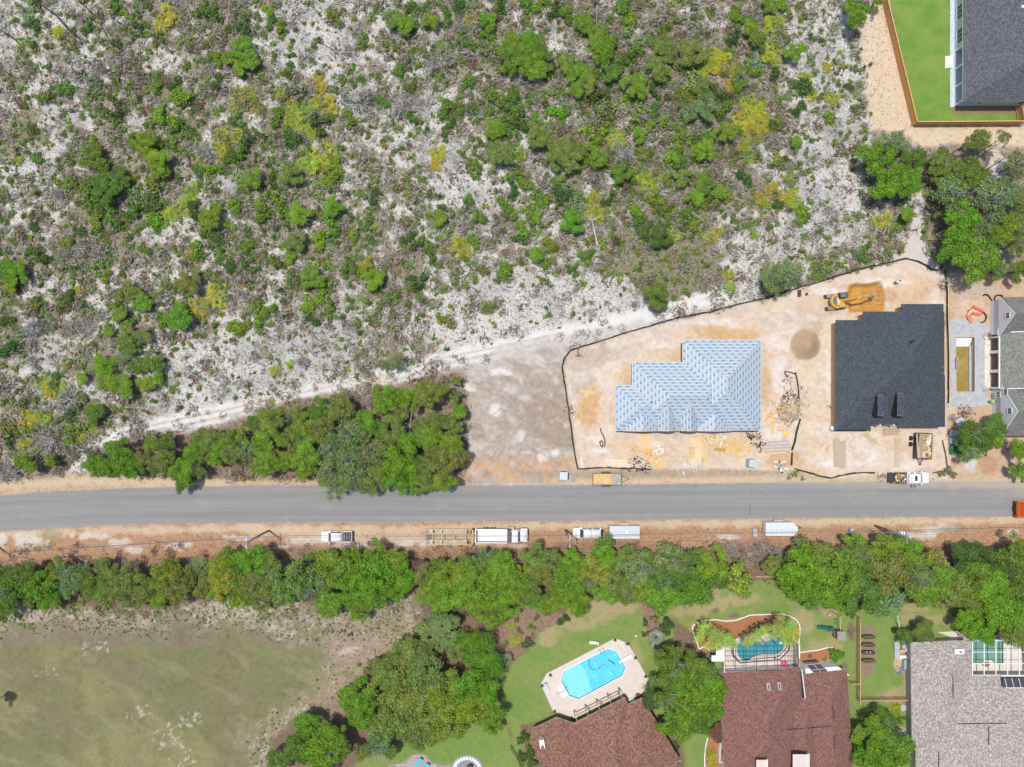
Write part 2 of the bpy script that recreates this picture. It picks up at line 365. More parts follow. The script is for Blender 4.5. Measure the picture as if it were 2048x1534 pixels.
put(ltm*ss(fb(Xr/2.5, Yr, 26, 151), .5, .68)*.3, (.72, .66, .60)); put(ltm*ss(fb(Yr, Xr/2.5, 34, 153), .5, .68)*.5, (.61, .42, .27)); put(ltm*ss(fb(X, Y, 11, 155, 3, .7), .58, .72)*.3, (.48, .385, .32))
for k in range(46):
    x0 = R.uniform(1170, 1870); y0 = R.uniform(600, 930); l = R.uniform(14, 50); th = R.choice([.15, .2, 1.5, 1.45, -.05])+R.uniform(-.1, .1)
    put(lm([(x0, y0), (x0+l*math.cos(th), y0-l*math.sin(th))], .8, 1.6, 1)*.45*(sdp(LT) < 0), (.47, .365, .29) if k % 2 else (.71, .65, .59))
# ---- right: pool plot and drive
put(pm([(1890,545),(1990,552),(2300,560),(2300,1000),(2050,962),(1905,960),(1896,860),(1892,640)], 4, 6), (.52, .375, .255), (.3, 0, .7), 1)
spot(1945,580,60,16,(.50,.40,.31),.8); spot(1940,620,40,22,(.60,.47,.34),.9); spot(1905,560,16,16,(.45,.37,.30),.8); spot(1940,925,16,26,(.58,.575,.57),.9); spot(1915,940,30,8,(.57,.42,.28),.9); spot(1975,930,24,20,(.45,.27,.15),.8); spot(2020,960,40,10,(.55,.42,.29),.8); spot(1905,830,12,20,(.62,.47,.35),.8)
# ---- south: soil under hedge, field, lawns
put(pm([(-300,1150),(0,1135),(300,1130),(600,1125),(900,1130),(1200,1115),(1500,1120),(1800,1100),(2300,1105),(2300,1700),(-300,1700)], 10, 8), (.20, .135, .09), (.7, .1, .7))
put(pm([(1490,1085),(1560,1085),(1580,1110),(1560,1140),(1480,1130),(1440,1110)],8,8)*.8,(.30,.17,.12),(.8,0,.8))
put(pm([(-300,1215),(100,1212),(300,1218),(460,1205),(560,1200),(640,1218),(720,1215),(830,1190),(850,1260),(760,1330),(680,1390),(600,1430),(540,1480),(500,1700),(-300,1700)], 8, 9), (.34, .275, .20), (.6, .5, .8), 4); rgm = (reg == 4)*1.0; put(rgm*ss(fb(X, Y, 9, 73, 3, .7), .52, .68)*.8, (.56, .51, .44)); put(rgm*ss(fb(X, Y, 16, 75, 3, .7), .5, .68)*.7, (.20, .21, .10))
lawn([(1340,1440),(1400,1440),(1415,1534),(1415,1700),(1365,1700),(1330,1480)]) if False else None
spot(520,1212,90,16,(.52,.46,.38),.7); spot(420,1210,60,12,(.52,.46,.38),.6); spot(60,1235,50,10,(.46,.40,.32),.6); spot(720,1290,80,50,(.40,.29,.225),.8); spot(660,1390,60,50,(.37,.28,.21),.6); spot(700,1300,26,8,(.56,.52,.46),.7,-15); spot(820,1255,26,10,(.45,.32,.22),.8)
FD = [(-300,1250),(0,1268),(120,1258),(300,1256),(480,1250),(600,1282),(640,1300),(660,1350),(620,1390),(560,1430),(500,1480),(470,1700),(-300,1700)]
fdm = 1-ss(sdp(FD)+(n_a-.5)*60+(n_b-.5)*30, -34, 22)
put(fdm, (.215, .20, .105), (.2, .9, .6), 5)
put(fdm*ss(fb(Xr/2, Yr, 60, 61), .45, .7)*.7, (.29, .275, .125)); put(fdm*ss(fb(Xr/2, Yr, 46, 65), .5, .75)*.6, (.235, .19, .135)); put(fdm*ss(fb(X, Y, 90, 63), .5, .7)*.45, (.175, .205, .09))
put(fdm*(1-ss(np.abs(Y-1266+(n_b-.5)*30), 8, 36))*.85, (.24, .185, .14)); put(fdm*ss(fb(X, Y, 26, 67, 4, .65), .5, .7)*.4, (.16, .145, .075)); put(fdm*ss(fb(Xr/3, Yr, 18, 69, 4, .65), .55, .72)*.4, (.33, .30, .18))
for (x, y, a, b) in [(24,1345,8,6),(10,1343,5,3),(290,1425,16,14),(340,1475,26,18),(365,1505,20,22),(195,1298,22,8),(90,1345,16,6),(380,1440,20,12)]: put(blob(x, y, a*1.3, b*1.3, 0, 1.6)*ss(fb(X, Y, 6, 71, 3, .7), .56, .68)*.8, (.58, .52, .45))
# central yard
LW = (.225, .29, .085)
def lawn(poly, f=4, r=3, c=LW): put(pm(poly, f, r), c, (.04, .8, .5), 6)
lawn([(1004,1350),(1015,1330),(1040,1312),(1062,1295),(1075,1268),(1115,1245),(1140,1215),(1180,1200),(1230,1196),(1285,1200),(1290,1250),(1298,1290),(1345,1290),(1345,1420),(1300,1440),(1100,1440),(1040,1450),(1055,1534),(1080,1700),(1040,1700),(1025,1470),(1004,1420)])
lawn([(700,1700),(705,1534),(760,1500),(840,1480),(880,1470),(950,1440),(1005,1440),(1025,1480),(1043,1534),(1055,1700)])
lawn([(1300,1200),(1420,1180),(1480,1170),(1560,1150),(1620,1190),(1720,1210),(1850,1200),(1940,1215),(1950,1290),(1822,1285),(1822,1700),(1395,1700),(1398,1450),(1380,1430),(1430,1300)])
lawn([(1300,1195),(1345,1205),(1350,1300),(1335,1330),(1318,1290),(1305,1240)])
lawn([(1362,1440),(1412,1455),(1412,1700),(1385,1700),(1370,1530)])
def ltint(x, y, a, b, c, k=.8, rot=0): put(blob(x, y, a, b, rot, .6)*k*(reg == 6), c)
TL = (.40, .33, .18); GB = (.165, .28, .06)
for q in [(1200,1222,70,24),(1150,1250,40,18),(1100,1270,34,16),(1230,1215,60,16),(1095,1285,20,10),(1255,1400,30,10),(1380,1215,60,22),(1420,1200,50,26),(1480,1200,40,14),(1640,1300,40,40),(1600,1240,40,30),(1665,1220,24,18),(1780,1400,20,12),(1790,1395,30,18),(1830,1215,40,10),(1490,1240,50,8),(1850,1240,60,14),(1395,1260,16,30),(1300,1250,12,50),(1270,1330,16,50)]: ltint(*q, TL, .8)
for q in [(1180,1275,60,14),(1080,1310,40,16),(1040,1400,40,40),(1250,1240,24,14),(1740,1240,30,20),(1790,1300,20,60),(1690,1420,14,40),(1640,1270,20,14),(900,1500,120,30),(1560,1220,40,12),(1400,1500,14,40),(1760,1330,16,50)]: ltint(*q, GB, .7)
ltint(960,1470,60,14,(.19,.28,.06),.6)
for (x, y, a, b) in [(1431,1222,8,7),(1468,1232,14,8),(1632,1217,8,8),(1702,1262,8,18),(1690,1330,6,8),(1703,1270,7,16)]: ltint(x, y, a, b, (.20,.145,.12), .9)
put(pm([(985,1275),(1020,1235),(1062,1190),(1105,1205),(1128,1232),(1108,1248),(1072,1268),(1060,1293),(1035,1312),(1012,1335),(990,1320)], 3, 3), (.29, .185, .13), (.7, .1, .9), 7)
put(pm([(1272,1192),(1300,1196),(1318,1240),(1330,1290),(1320,1300),(1300,1288),(1290,1250),(1284,1220)], 3, 3), (.29, .18, .13), (.7, .1, .9), 7)
put(lm([(900,1190),(935,1178),(960,1165)], 3, 2, 2)*.6, (.6,.55,.46)); 
# mulch beds
MUL = (.36, .165, .08)
BED1 = [(1386,1253),(1397,1246),(1420,1242),(1442,1240),(1462,1242),(1480,1238),(1500,1230),(1530,1229),(1560,1228),(1580,1232),(1594,1240),(1600,1252),(1600,1275),(1597,1300),(1450,1300),(1430,1296),(1400,1298),(1392,1280)]
BED2 = [(1600,1304),(1620,1301),(1645,1297),(1665,1294),(1675,1300),(1665,1312),(1650,1325),(1600,1325)]
BED3 = [(1414,1480),(1440,1470),(1470,1480),(1470,1560),(1410,1560),(1409,1520)]
for b_ in (BED1, BED2, BED3): put(pm(b_, 1.5, .5), MUL, (.3, 0, .5), 7)
put(pm([(1720,1254),(1745,1250),(1752,1262),(1753,1330),(1745,1348),(1722,1352)], 3, 3), (.27,.19,.14), (.5, .1, .6), 7)
put(pm([(1788,1305),(1800,1303),(1806,1320),(1808,1345),(1792,1346),(1787,1330)],2,2),(.52,.39,.25),(.3,0,.5),7)
put(pm([(1805,1275),(1822,1275),(1822,1345),(1822,1500),(1812,1500),(1808,1345)],1,1),(.36,.31,.255),(.1,0,.4))
put(pm([(1795,1455),(1815,1455),(1818,1480),(1800,1490)],2,2),(.42,.30,.2),(.5,0,.4),7)
# ---------------- relief
Z = (fb(X, Y, 40, 3)-.5)*.16+(fb(X, Y, 9, 4, 2)-.5)*.05
road_poly = RT+RB
dr = sdp([(p[0], p[1]) for p in RT[2:15]]+[(p[0], p[1]) for p in RB[2:12]])
Z *= ss(dr, 4, 40)*ss(Y, 1180, 1100)*np.where(Y > 1040, .3, 1)
Z *= np.where(sdp(LT) < 4, .35, 1)*np.where((X > 1880) & (Y > 545), 0, 1)*np.where((X > 1480) & (Y > 600) & (X < 1900), .3, 1)
for (x, y, r1, r2, h_) in [(1610,690,32,32,2.0),(1622,658,20,22,.7),(1202,904,22,12,.7),(1830,583,32,26,.6),(1784,590,14,17,.35)]:
    q = np.clip(1-np.hypot((X-x)/r1, (Y-y)/r2)+(n_b-.5)*.08, 0, 1); Z += h_*(q*q*(3-2*q)*.4+q*.6)
put(np.clip(1.0-ss(np.hypot((X-1610)/31, (Y-690)/32)+(n_b-.5)*.12, .93, 1.0), 0, 1), (.41, .30, .19), (.04, 0, .4))
PIT = [(1698,572),(1712,567),(1735,568),(1760,564),(1765,580),(1768,600),(1769,624),(1735,624),(1700,624),(1690,600)]
pd = sdp(PIT); Z -= 1.1*ss(-pd+(n_b-.5)*2, 0, 7)*ss(X, 1688, 1712)
put(1-ss(pd+(n_b-.5)*2, -1, 3), (.52, .29, .085), (.02, 0, .5))
put(lm([(1697,571),(1712,566),(1735,568),(1760,563)], 1.3, 1.5, 1)*.8, (.27, .16, .085)); put(lm([(1763,566),(1768,590),(1769,618)], 1.3, 1.5, 1)*.7, (.33, .19, .08))
Z = np.where((X > 1760) & (Y < 262), 0, Z)
Z = np.where(np.abs(GXm) > 102, 0, Z); Z = np.where(np.abs(GYm) > 78, 0, Z)
# pool basins are sunk in the ground
POOLS = {'centre': [(1216,1297),(1234,1303),(1251,1333.5),(1245,1350),(1157.5,1397.5),(1138,1391),(1122,1359),(1127,1342)],
         'pit': [(1911,675),(1948,675),(1948,783),(1913,783)]}
KID = [(1477,1286),(1485,1281),(1495,1279),(1510,1281),(1522,1283),(1532,1279),(1545,1274),(1558,1273),(1565,1277),(1568,1287),(1566,1298),(1558,1306),(1545,1309),(1528,1308),(1513,1310),(1503,1315),(1497,1320),(1488,1320),(1480,1316),(1474,1305),(1473,1295)]
GRN = [(1935,1283),(2006,1283),(2006,1325.5),(1987,1326),(1983,1320),(1977,1318.5),(1970,1319),(1963,1325),(1958,1327),(1944,1327),(1935,1325)]
for q in (POOLS['centre'], POOLS['pit'], KID, GRN): Z = np.where(sdp(q) < 1.5, -2.2, Z)
# ---------------- ground material
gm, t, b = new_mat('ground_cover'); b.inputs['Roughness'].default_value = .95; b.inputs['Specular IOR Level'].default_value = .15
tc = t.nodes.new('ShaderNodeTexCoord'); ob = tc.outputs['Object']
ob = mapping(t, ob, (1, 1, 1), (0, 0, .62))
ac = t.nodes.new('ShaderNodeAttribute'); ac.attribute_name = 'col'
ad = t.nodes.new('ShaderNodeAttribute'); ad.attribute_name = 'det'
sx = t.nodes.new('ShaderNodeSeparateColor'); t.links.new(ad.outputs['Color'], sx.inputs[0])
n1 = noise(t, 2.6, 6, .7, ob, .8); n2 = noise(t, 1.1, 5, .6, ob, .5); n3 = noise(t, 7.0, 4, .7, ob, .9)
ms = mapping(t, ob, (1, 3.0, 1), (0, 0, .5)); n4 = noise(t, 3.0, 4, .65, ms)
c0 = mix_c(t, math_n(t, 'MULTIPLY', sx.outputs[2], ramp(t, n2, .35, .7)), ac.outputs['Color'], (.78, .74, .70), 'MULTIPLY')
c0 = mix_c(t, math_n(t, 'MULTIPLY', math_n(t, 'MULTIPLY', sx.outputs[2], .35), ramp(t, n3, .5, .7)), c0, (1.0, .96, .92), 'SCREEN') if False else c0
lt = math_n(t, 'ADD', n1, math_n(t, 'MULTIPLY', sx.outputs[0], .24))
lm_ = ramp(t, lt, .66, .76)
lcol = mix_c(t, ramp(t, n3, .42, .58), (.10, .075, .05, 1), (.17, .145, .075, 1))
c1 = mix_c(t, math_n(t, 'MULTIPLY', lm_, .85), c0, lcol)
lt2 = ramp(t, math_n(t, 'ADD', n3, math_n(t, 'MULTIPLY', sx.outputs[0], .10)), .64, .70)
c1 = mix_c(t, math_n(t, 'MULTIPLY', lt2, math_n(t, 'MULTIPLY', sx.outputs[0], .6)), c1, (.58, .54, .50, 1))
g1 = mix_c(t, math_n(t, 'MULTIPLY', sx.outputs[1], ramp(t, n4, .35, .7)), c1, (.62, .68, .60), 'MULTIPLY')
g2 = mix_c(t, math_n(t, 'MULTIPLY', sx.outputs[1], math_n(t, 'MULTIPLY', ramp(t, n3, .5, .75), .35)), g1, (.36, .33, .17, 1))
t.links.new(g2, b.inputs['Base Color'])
hh = math_n(t, 'ADD', n1, math_n(t, 'MULTIPLY', n3, .6)); bump(t, b, hh, .55, .12)
# ---------------- split the one sheet into its named pieces
names = {0: 'ground', 1: 'dirt_lot', 2: 'verge', 3: 'sand_track', 4: 'rough_ground', 5: 'grass_field', 6: 'lawn', 7: 'mulch_bed'}
fr = reg[:-1, :-1]
ii, jj = np.mgrid[0:NYg-1, 0:NXg-1]
vid = lambda a, c: a*NXg+c
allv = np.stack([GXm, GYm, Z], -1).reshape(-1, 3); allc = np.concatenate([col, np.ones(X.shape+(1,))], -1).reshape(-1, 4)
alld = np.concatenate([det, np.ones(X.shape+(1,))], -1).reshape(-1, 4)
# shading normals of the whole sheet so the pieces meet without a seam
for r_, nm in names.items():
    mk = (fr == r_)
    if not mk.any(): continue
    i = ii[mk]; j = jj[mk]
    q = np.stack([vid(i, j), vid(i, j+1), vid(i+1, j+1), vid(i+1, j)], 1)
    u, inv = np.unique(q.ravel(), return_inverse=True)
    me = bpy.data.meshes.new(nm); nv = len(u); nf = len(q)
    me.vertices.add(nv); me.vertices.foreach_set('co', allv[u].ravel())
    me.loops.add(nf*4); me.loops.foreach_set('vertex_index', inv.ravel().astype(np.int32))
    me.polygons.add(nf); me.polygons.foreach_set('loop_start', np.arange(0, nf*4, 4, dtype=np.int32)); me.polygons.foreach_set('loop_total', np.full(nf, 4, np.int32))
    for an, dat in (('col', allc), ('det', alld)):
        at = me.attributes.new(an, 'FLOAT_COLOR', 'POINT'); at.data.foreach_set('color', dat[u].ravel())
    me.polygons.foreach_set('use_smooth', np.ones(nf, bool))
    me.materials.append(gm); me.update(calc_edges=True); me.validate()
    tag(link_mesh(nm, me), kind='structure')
def gz(x, y):
    i = int(np.clip(np.searchsorted(gy, y), 1, NYg-1)); j = int(np.clip(np.searchsorted(gx, x), 1, NXg-1)); return float(Z[i, j])
def gzp(px, py): return gz(*P(px, py))
# ---------------- road
rm, t, b = new_mat('asphalt'); b.inputs['Roughness'].default_value = .85
tc = t.nodes.new('ShaderNodeTexCoord'); ob = tc.outputs['Object']
lane = mapping(t, ob, (.03, 1.6, 1)); f1 = noise(t, 1.0, 4, .6, lane); f2 = noise(t, 14, 3, .7, ob); f3 = noise(t, .25, 4, .6, ob)
c = mix_c(t, ramp(t, f1, .3, .7), (.225, .218, .208, 1), (.262, .255, .244, 1))
c = mix_c(t, math_n(t, 'MULTIPLY', ramp(t, f2, .4, .75), .35), c, (.17, .17, .18, 1))
c = mix_c(t, math_n(t, 'MULTIPLY', ramp(t, f3, .5, .8), .45), c, (.31, .30, .285, 1))
uvn = t.nodes.new('ShaderNodeUVMap'); uvn.uv_map = 'uv'; us = t.nodes.new('ShaderNodeSeparateXYZ'); t.links.new(uvn.outputs[0], us.inputs[0])
ed = math_n(t, 'ABSOLUTE', math_n(t, 'SUBTRACT', us.outputs[1], .5)); f4 = noise(t, 1.6, 5, .7, ob); f5 = noise(t, .12, 3, .6, ob)
sand = math_n(t, 'MULTIPLY', ramp(t, math_n(t, 'ADD', ed, math_n(t, 'MULTIPLY', math_n(t, 'SUBTRACT', f4, .5), .22)), .47, .53), .75)
c = mix_c(t, sand, c, (.50, .40, .29, 1))
trk = math_n(t, 'MULTIPLY', ramp(t, us.outputs[0], 30, 95), ramp(t, math_n(t, 'ADD', us.outputs[1], math_n(t, 'MULTIPLY', math_n(t, 'SUBTRACT', f5, .5), .8)), .62, .95))
c = mix_c(t, math_n(t, 'MULTIPLY', trk, .6), c, (.43, .37, .30, 1))
tl = ramp(t, math_n(t, 'ABSOLUTE', math_n(t, 'SUBTRACT', math_n(t, 'ABSOLUTE', math_n(t, 'SUBTRACT', us.outputs[1], .5)), .24)), .11, .03)
c = mix_c(t, math_n(t, 'MULTIPLY', math_n(t, 'MULTIPLY', tl, f3), .6), c, (.17, .168, .165, 1))
t.links.new(c, b.inputs['Base Color']); bump(t, b, f2, .3, .02)
mb = MB(); n = len(RT)
def rsample(L, x):
    L = sorted(L)
    for a, c_ in zip(L, L[1:]):
        if a[0] <= x <= c_[0]: return a[1]+(c_[1]-a[1])*(x-a[0])/(c_[0]-a[0])
xs = list(range(-800, 3100, 25))
for a, c_ in zip(xs, xs[1:]):
    w = lambda x: (vn(np.array([x*1.0]), np.array([3.0]), 18, 5)[0]-.5)*1.6
    p = [(*P(a, rsample(RB, a)+w(a)), .05), (*P(c_, rsample(RB, c_)+w(c_)), .05), (*P(c_, rsample(RT, c_)+w(c_+99)), .05), (*P(a, rsample(RT, a)+w(a+99)), .05)]
    mb.face(p, 0, [(p[0][0], 0), (p[1][0], 0), (p[2][0], 1), (p[3][0], 1)])
    for s_ in ((0, 1), (2, 3)):
        q0, q1 = p[s_[0]], p[s_[1]]; mb.face([(q0[0], q0[1], -.3), (q1[0], q1[1], -.3), q1, q0], 0)
tag(mb.build('road', rm), kind='structure')
# dirt tracked onto the asphalt
dm = simple('tracked_dirt', (.40, .35, .29), .95, var=.25, scale=1.5)
def ragged(cx, cy, a, b_, n=18, seed=1, z=.056):
    q = random.Random(seed); return [(*P(cx+a*math.cos(6.283*i/n)*(.6+.6*q.random()), cy+b_*math.sin(6.283*i/n)*(.6+.6*q.random())), z) for i in range(n)]
tar = simple('tar_spot', (.06, .06, .065), .7)
for k, (x, y, r) in enumerate([(1151,992,1.2),(1155,986,1.1),(1503,979,1.3),(1521,984,1.1)]):
    mb = MB(); mb.face(ragged(x, y, r, r, 9, k)); tag(mb.build('tar_spot', tar), ['lower left black tar spot near the pale portable toilet','upper right black tar spot near the pale portable toilet','left black tar spot near the straight road crack','right black tar spot near the straight road crack'][k], 'tar spot')
# road joint line
mb = MB(); mb.face([(*P(1499,1006),.056),(*P(1500,1006),.056),(*P(1500,1030),.056),(*P(1499,1030),.056)]); tag(mb.build('pavement_crack', tar), 'thin straight dark crack across the southern lane of the road', 'crack')
# ---------------- excavated strip with bucket grooves
pmat, t, b = new_mat('fresh_clay'); b.inputs['Roughness'].default_value = .95; b.inputs['Specular IOR Level'].default_value = .1
tc = t.nodes.new('ShaderNodeTexCoord'); mm = mapping(t, tc.outputs['Object'], (.8, 5, 1)); f = noise(t, 1.4, 5, .6, mm)
t.links.new(mix_c(t, ramp(t, f, .3, .7), (.40, .205, .05, 1), (.60, .345, .11, 1)), b.inputs['Base Color'])
x0, y1 = P(1708, 573); x1, y0 = P(1766, 622)
nx, ny = 54, 76; vs = []; fs = []
for j in range(ny+1):
    for i in range(nx+1):
        x = x0+(x1-x0)*i/nx; y = y0+(y1-y0)*j/ny
        gr = .09*math.sin(y*2*math.pi/.42+.5*math.sin(x*.7)+.3*math.sin(x*2.3+y))*min(1, (x-x0)/2)
        edge = max(0, 1-min(i, nx-i, j, ny-j)/3)
        vs.append((x, y, gz(x, y)+.14+gr-edge*.3+R.uniform(-.015, .015)))
for j in range(ny):
    for i in range(nx):
        a = j*(nx+1)+i; fs.append((a, a+1, a+nx+2, a+nx+1))
me = bpy.data.meshes.new('excavation_floor'); me.from_pydata(vs, [], fs); me.materials.append(pmat); me.polygons.foreach_set('use_smooth', [True]*len(fs)); me.update()
tag(link_mesh('excavation_floor', me), kind='structure')
# ================================================================ PLANTS
def leaf_mat(name, trans=.25, rough=.6):
    m, t, b = new_mat(name); b.inputs['Roughness'].default_value = rough; b.inputs['Specular IOR Level'].default_value = .25
    oi = t.nodes.new('ShaderNodeObjectInfo'); at = t.nodes.new('ShaderNodeAttribute'); at.attribute_name = 'tint'
    c = mix_c(t, 1.0, oi.outputs['Color'], at.outputs['Color'], 'MULTIPLY')
    t.links.new(c, b.inputs['Base Color'])
    tr = t.nodes.new('ShaderNodeBsdfTranslucent'); t.links.new(c, tr.inputs['Color'])
    mx = t.nodes.new('ShaderNodeMixShader'); mx.inputs[0].default_value = trans
    t.links.new(b.outputs[0], mx.inputs[1]); t.links.new(tr.outputs[0], mx.inputs[2])
    t.links.new(mx.outputs[0], t.nodes['Material Output'].inputs['Surface']); return m
leafm = leaf_mat('leaves')
bark = simple('bark', (.17, .145, .125), .9, var=.3, scale=6)
deadw = simple('dead_wood', (.42, .40, .385), .9, var=.25, scale=5)
charw = simple('charred_wood', (.035, .033, .033), .9, var=.3, scale=5)
def quads(c, nrm, size, tint, asp=.62, seed=0):
    """leaf blades as bent quads: centres, normals, sizes, tints"""
    rg = np.random.default_rng(seed); n = len(c)
    nrm = nrm/np.linalg.norm(nrm, axis=1, keepdims=True)
    a = rg.normal(size=(n, 3)); u = np.cross(nrm, a); u /= np.linalg.norm(u, axis=1, keepdims=True)+1e-9; v = np.cross(nrm, u)
    s = size[:, None]; w = s*asp
    p = np.stack([c-u*s*.5, c-v*w*.5+nrm*s*.08, c+u*s*.5, c+v*w*.5-nrm*s*.06], 1)
    return p.reshape(-1, 3), np.repeat(tint, 4, 0)
def q_mesh(name, V, T, mats, extra=None):
    nf = len(V)//4; me = bpy.data.meshes.new(name)
    ev, ef = (extra if extra else ([], []))
    nv = len(V)+len(ev); lv = np.arange(len(V), dtype=np.int32)
    el = [i+len(V) for f in ef for i in f]; nl = len(V)+len(el)
    me.vertices.add(nv); me.vertices.foreach_set('co', np.concatenate([V.ravel(), np.array(ev, float).ravel()]))
    me.loops.add(nl); me.loops.foreach_set('vertex_index', np.concatenate([lv, np.array(el, np.int32)]).astype(np.int32))
    tot = np.concatenate([np.full(nf, 4), np.array([len(f) for f in ef], int)]).astype(np.int32)
    me.polygons.add(nf+len(ef)); me.polygons.foreach_set('loop_start', np.concatenate([[0], np.cumsum(tot)[:-1]]).astype(np.int32)); me.polygons.foreach_set('loop_total', tot)
    at = me.attributes.new('tint', 'FLOAT_COLOR', 'POINT')
    tt = np.concatenate([np.concatenate([T, np.ones((len(T), 1))], 1), np.ones((len(ev), 4))]); at.data.foreach_set('color', tt.ravel())
    for m in mats: me.materials.append(m)
    if ef:
        me.polygons.foreach_set('material_index', np.concatenate([np.zeros(nf), np.ones(len(ef))]).astype(np.int32))
    me.update(calc_edges=True); return me
def dome_pts(n, lobes, rg, depth=.35):
    """points on the outer shells of a set of lobes (x,y,z,r) and their outward normals"""
    L = np.array(lobes); w = L[:, 3]**2; k = rg.choice(len(L), n, p=w/w.sum())
    d = rg.normal(size=(n, 3)); d[:, 2] = np.abs(d[:, 2])*1.0-.25; d /= np.linalg.norm(d, axis=1, keepdims=True)
    rr = 1-depth*rg.random(n)**1.6
    c = L[k, :3]+d*(L[k, 3]*rr)[:, None]*np.array([1, 1, .8])
    return c, d, k
def crown(seed, r=1.0, h=.9, nl=16, lr=.36, n=2500, leaf=.10, spread=.9, z0=.35, fleck=None, depth=.4, jit=.035):
    rg = np.random.default_rng(seed); lobes = []
    for i in range(nl):
        a = rg.uniform(0, 6.283); q = math.sqrt(rg.random())*(1-lr)*spread
        ex = 1+.22*math.sin(a*2+seed); q *= 1+.22*math.sin(3*a+seed*1.7)+.12*math.sin(5*a+seed*.6)
        z = z0+(h-z0)*(1-(q)**2)*rg.uniform(.75, 1.05)-lr*.5
        lobes.append((q*math.cos(a)*ex*r, q*math.sin(a)/ex*r, z*r, lr*r*rg.uniform(.5, 1.2)))
    c, d, k = dome_pts(n, lobes, rg, depth)
    c = c+rg.normal(scale=jit*r, size=c.shape)*np.array([1, 1, .6])
    lt = rg.uniform(.78, 1.2, len(lobes)); hue = rg.uniform(-.08, .07, len(lobes))
    v = rg.uniform(.7, 1.3, n)*lt[k]
    T = np.stack([v*(1+hue[k]+rg.uniform(-.1, .12, n)), v, v*rg.uniform(.7, 1.3, n)], 1)
    if fleck is not None:
        f = rg.random(n) < fleck[0]; T[f] = np.array(fleck[1])
    nrm = d+rg.normal(scale=.45, size=(n, 3)); nrm[:, 2] += .5
    V, T = quads(c, nrm, leaf*r*rg.uniform(.6, 1.35, n), T, seed=seed)
    return V, T, lobes
def twig(mb, rnd, p, d, L, r, depth=2, kids=4, m=0, sides=3):
    pts = [p]; q = Vector(p); dd = Vector(d).normalized()
    for i in range(3):
        dd = (dd+Vector((rnd.uniform(-.3, .3), rnd.uniform(-.3, .3), rnd.uniform(-.12, .2)))).normalized(); q = q+dd*L/3; pts.append(tuple(q))
    mb.path(pts, r, sides, m, r*.35)
    if depth > 0:
        for i in range(kids):
            b = Vector(pts[rnd.randint(1, 3)]); d2 = (dd+Vector((rnd.uniform(-1, 1), rnd.uniform(-1, 1), rnd.uniform(-.3, .6)))).normalized()
            twig(mb, rnd, tuple(b), d2, L*rnd.uniform(.4, .7), r*.5, depth-1, kids-1, m, sides)
def fit(mb, seed):
    return (mb.v, mb.f)
# ---- unit meshes (crown radius 1)
CR = {}
def mk(key, seeds, mats=None, **kw):
    out = []
    for s_ in seeds:
        V, T, lobes = crown(s_, **kw)
        out.append(q_mesh('crown_'+key, V, T, [leafm]))
    CR[key] = out
mk('oak', [1, 2, 3, 4, 5], n=6400, leaf=.078, nl=52, lr=.20, h=.85)
mk('oakS', [31, 32, 33, 34], n=2400, leaf=.12, nl=22, lr=.28, h=.8)
mk('loose', [6, 7, 8], n=3000, leaf=.085, nl=34, lr=.26, h=.8, spread=1.0, depth=.95)
mk('fine', [9, 10], n=5200, leaf=.075, nl=34, lr=.3, h=.6, z0=.3)
mk('flower', [12], n=2000, leaf=.13, nl=22, lr=.26, h=.8, fleck=(.3, (2.6, 1.7, .3)))
mk('magnolia', [14, 15], n=1500, leaf=.17, nl=20, lr=.28, h=.9)
# small shrubs with stems inside one mesh
def shrub_mesh(name, seed, n, leaf, stems=6, twigs=0, fl=None, nl=7, lr=.42, h=.8, wood=None):
    lr *= .72; nl = int(nl*1.6)
    V, T, lobes = crown(seed, n=n, leaf=leaf, nl=nl, lr=lr, h=h, z0=.2, spread=1.25, depth=.7, fleck=fl, jit=.09)
    mb = MB(); q = random.Random(seed)
    for i in range(stems):
        a = q.uniform(0, 6.28); rr = q.uniform(.2, .6); mb.tube((0, 0, -.15), (rr*math.cos(a), rr*math.sin(a), q.uniform(.3, .6)), .03, .012, 3)
    for i in range(twigs):
        a = q.uniform(0, 6.28); twig(mb, q, (0, 0, .05), (math.cos(a), math.sin(a), q.uniform(.25, .9)), q.uniform(.6, 1.0), .03, 1, 4)
    return q_mesh(name, V, T, [leafm, wood or bark], (mb.v, mb.f))
SH = {'g': [shrub_mesh('scrub_oak', 40+i, 620, .19) for i in range(6)],
      'p': [shrub_mesh('scrub_grey', 50+i, 360, .20, twigs=10, wood=deadw) for i in range(3)],
      'n': [shrub_mesh('dead_scrub', 60+i, 50, .16, twigs=34, wood=deadw) for i in range(4)]}
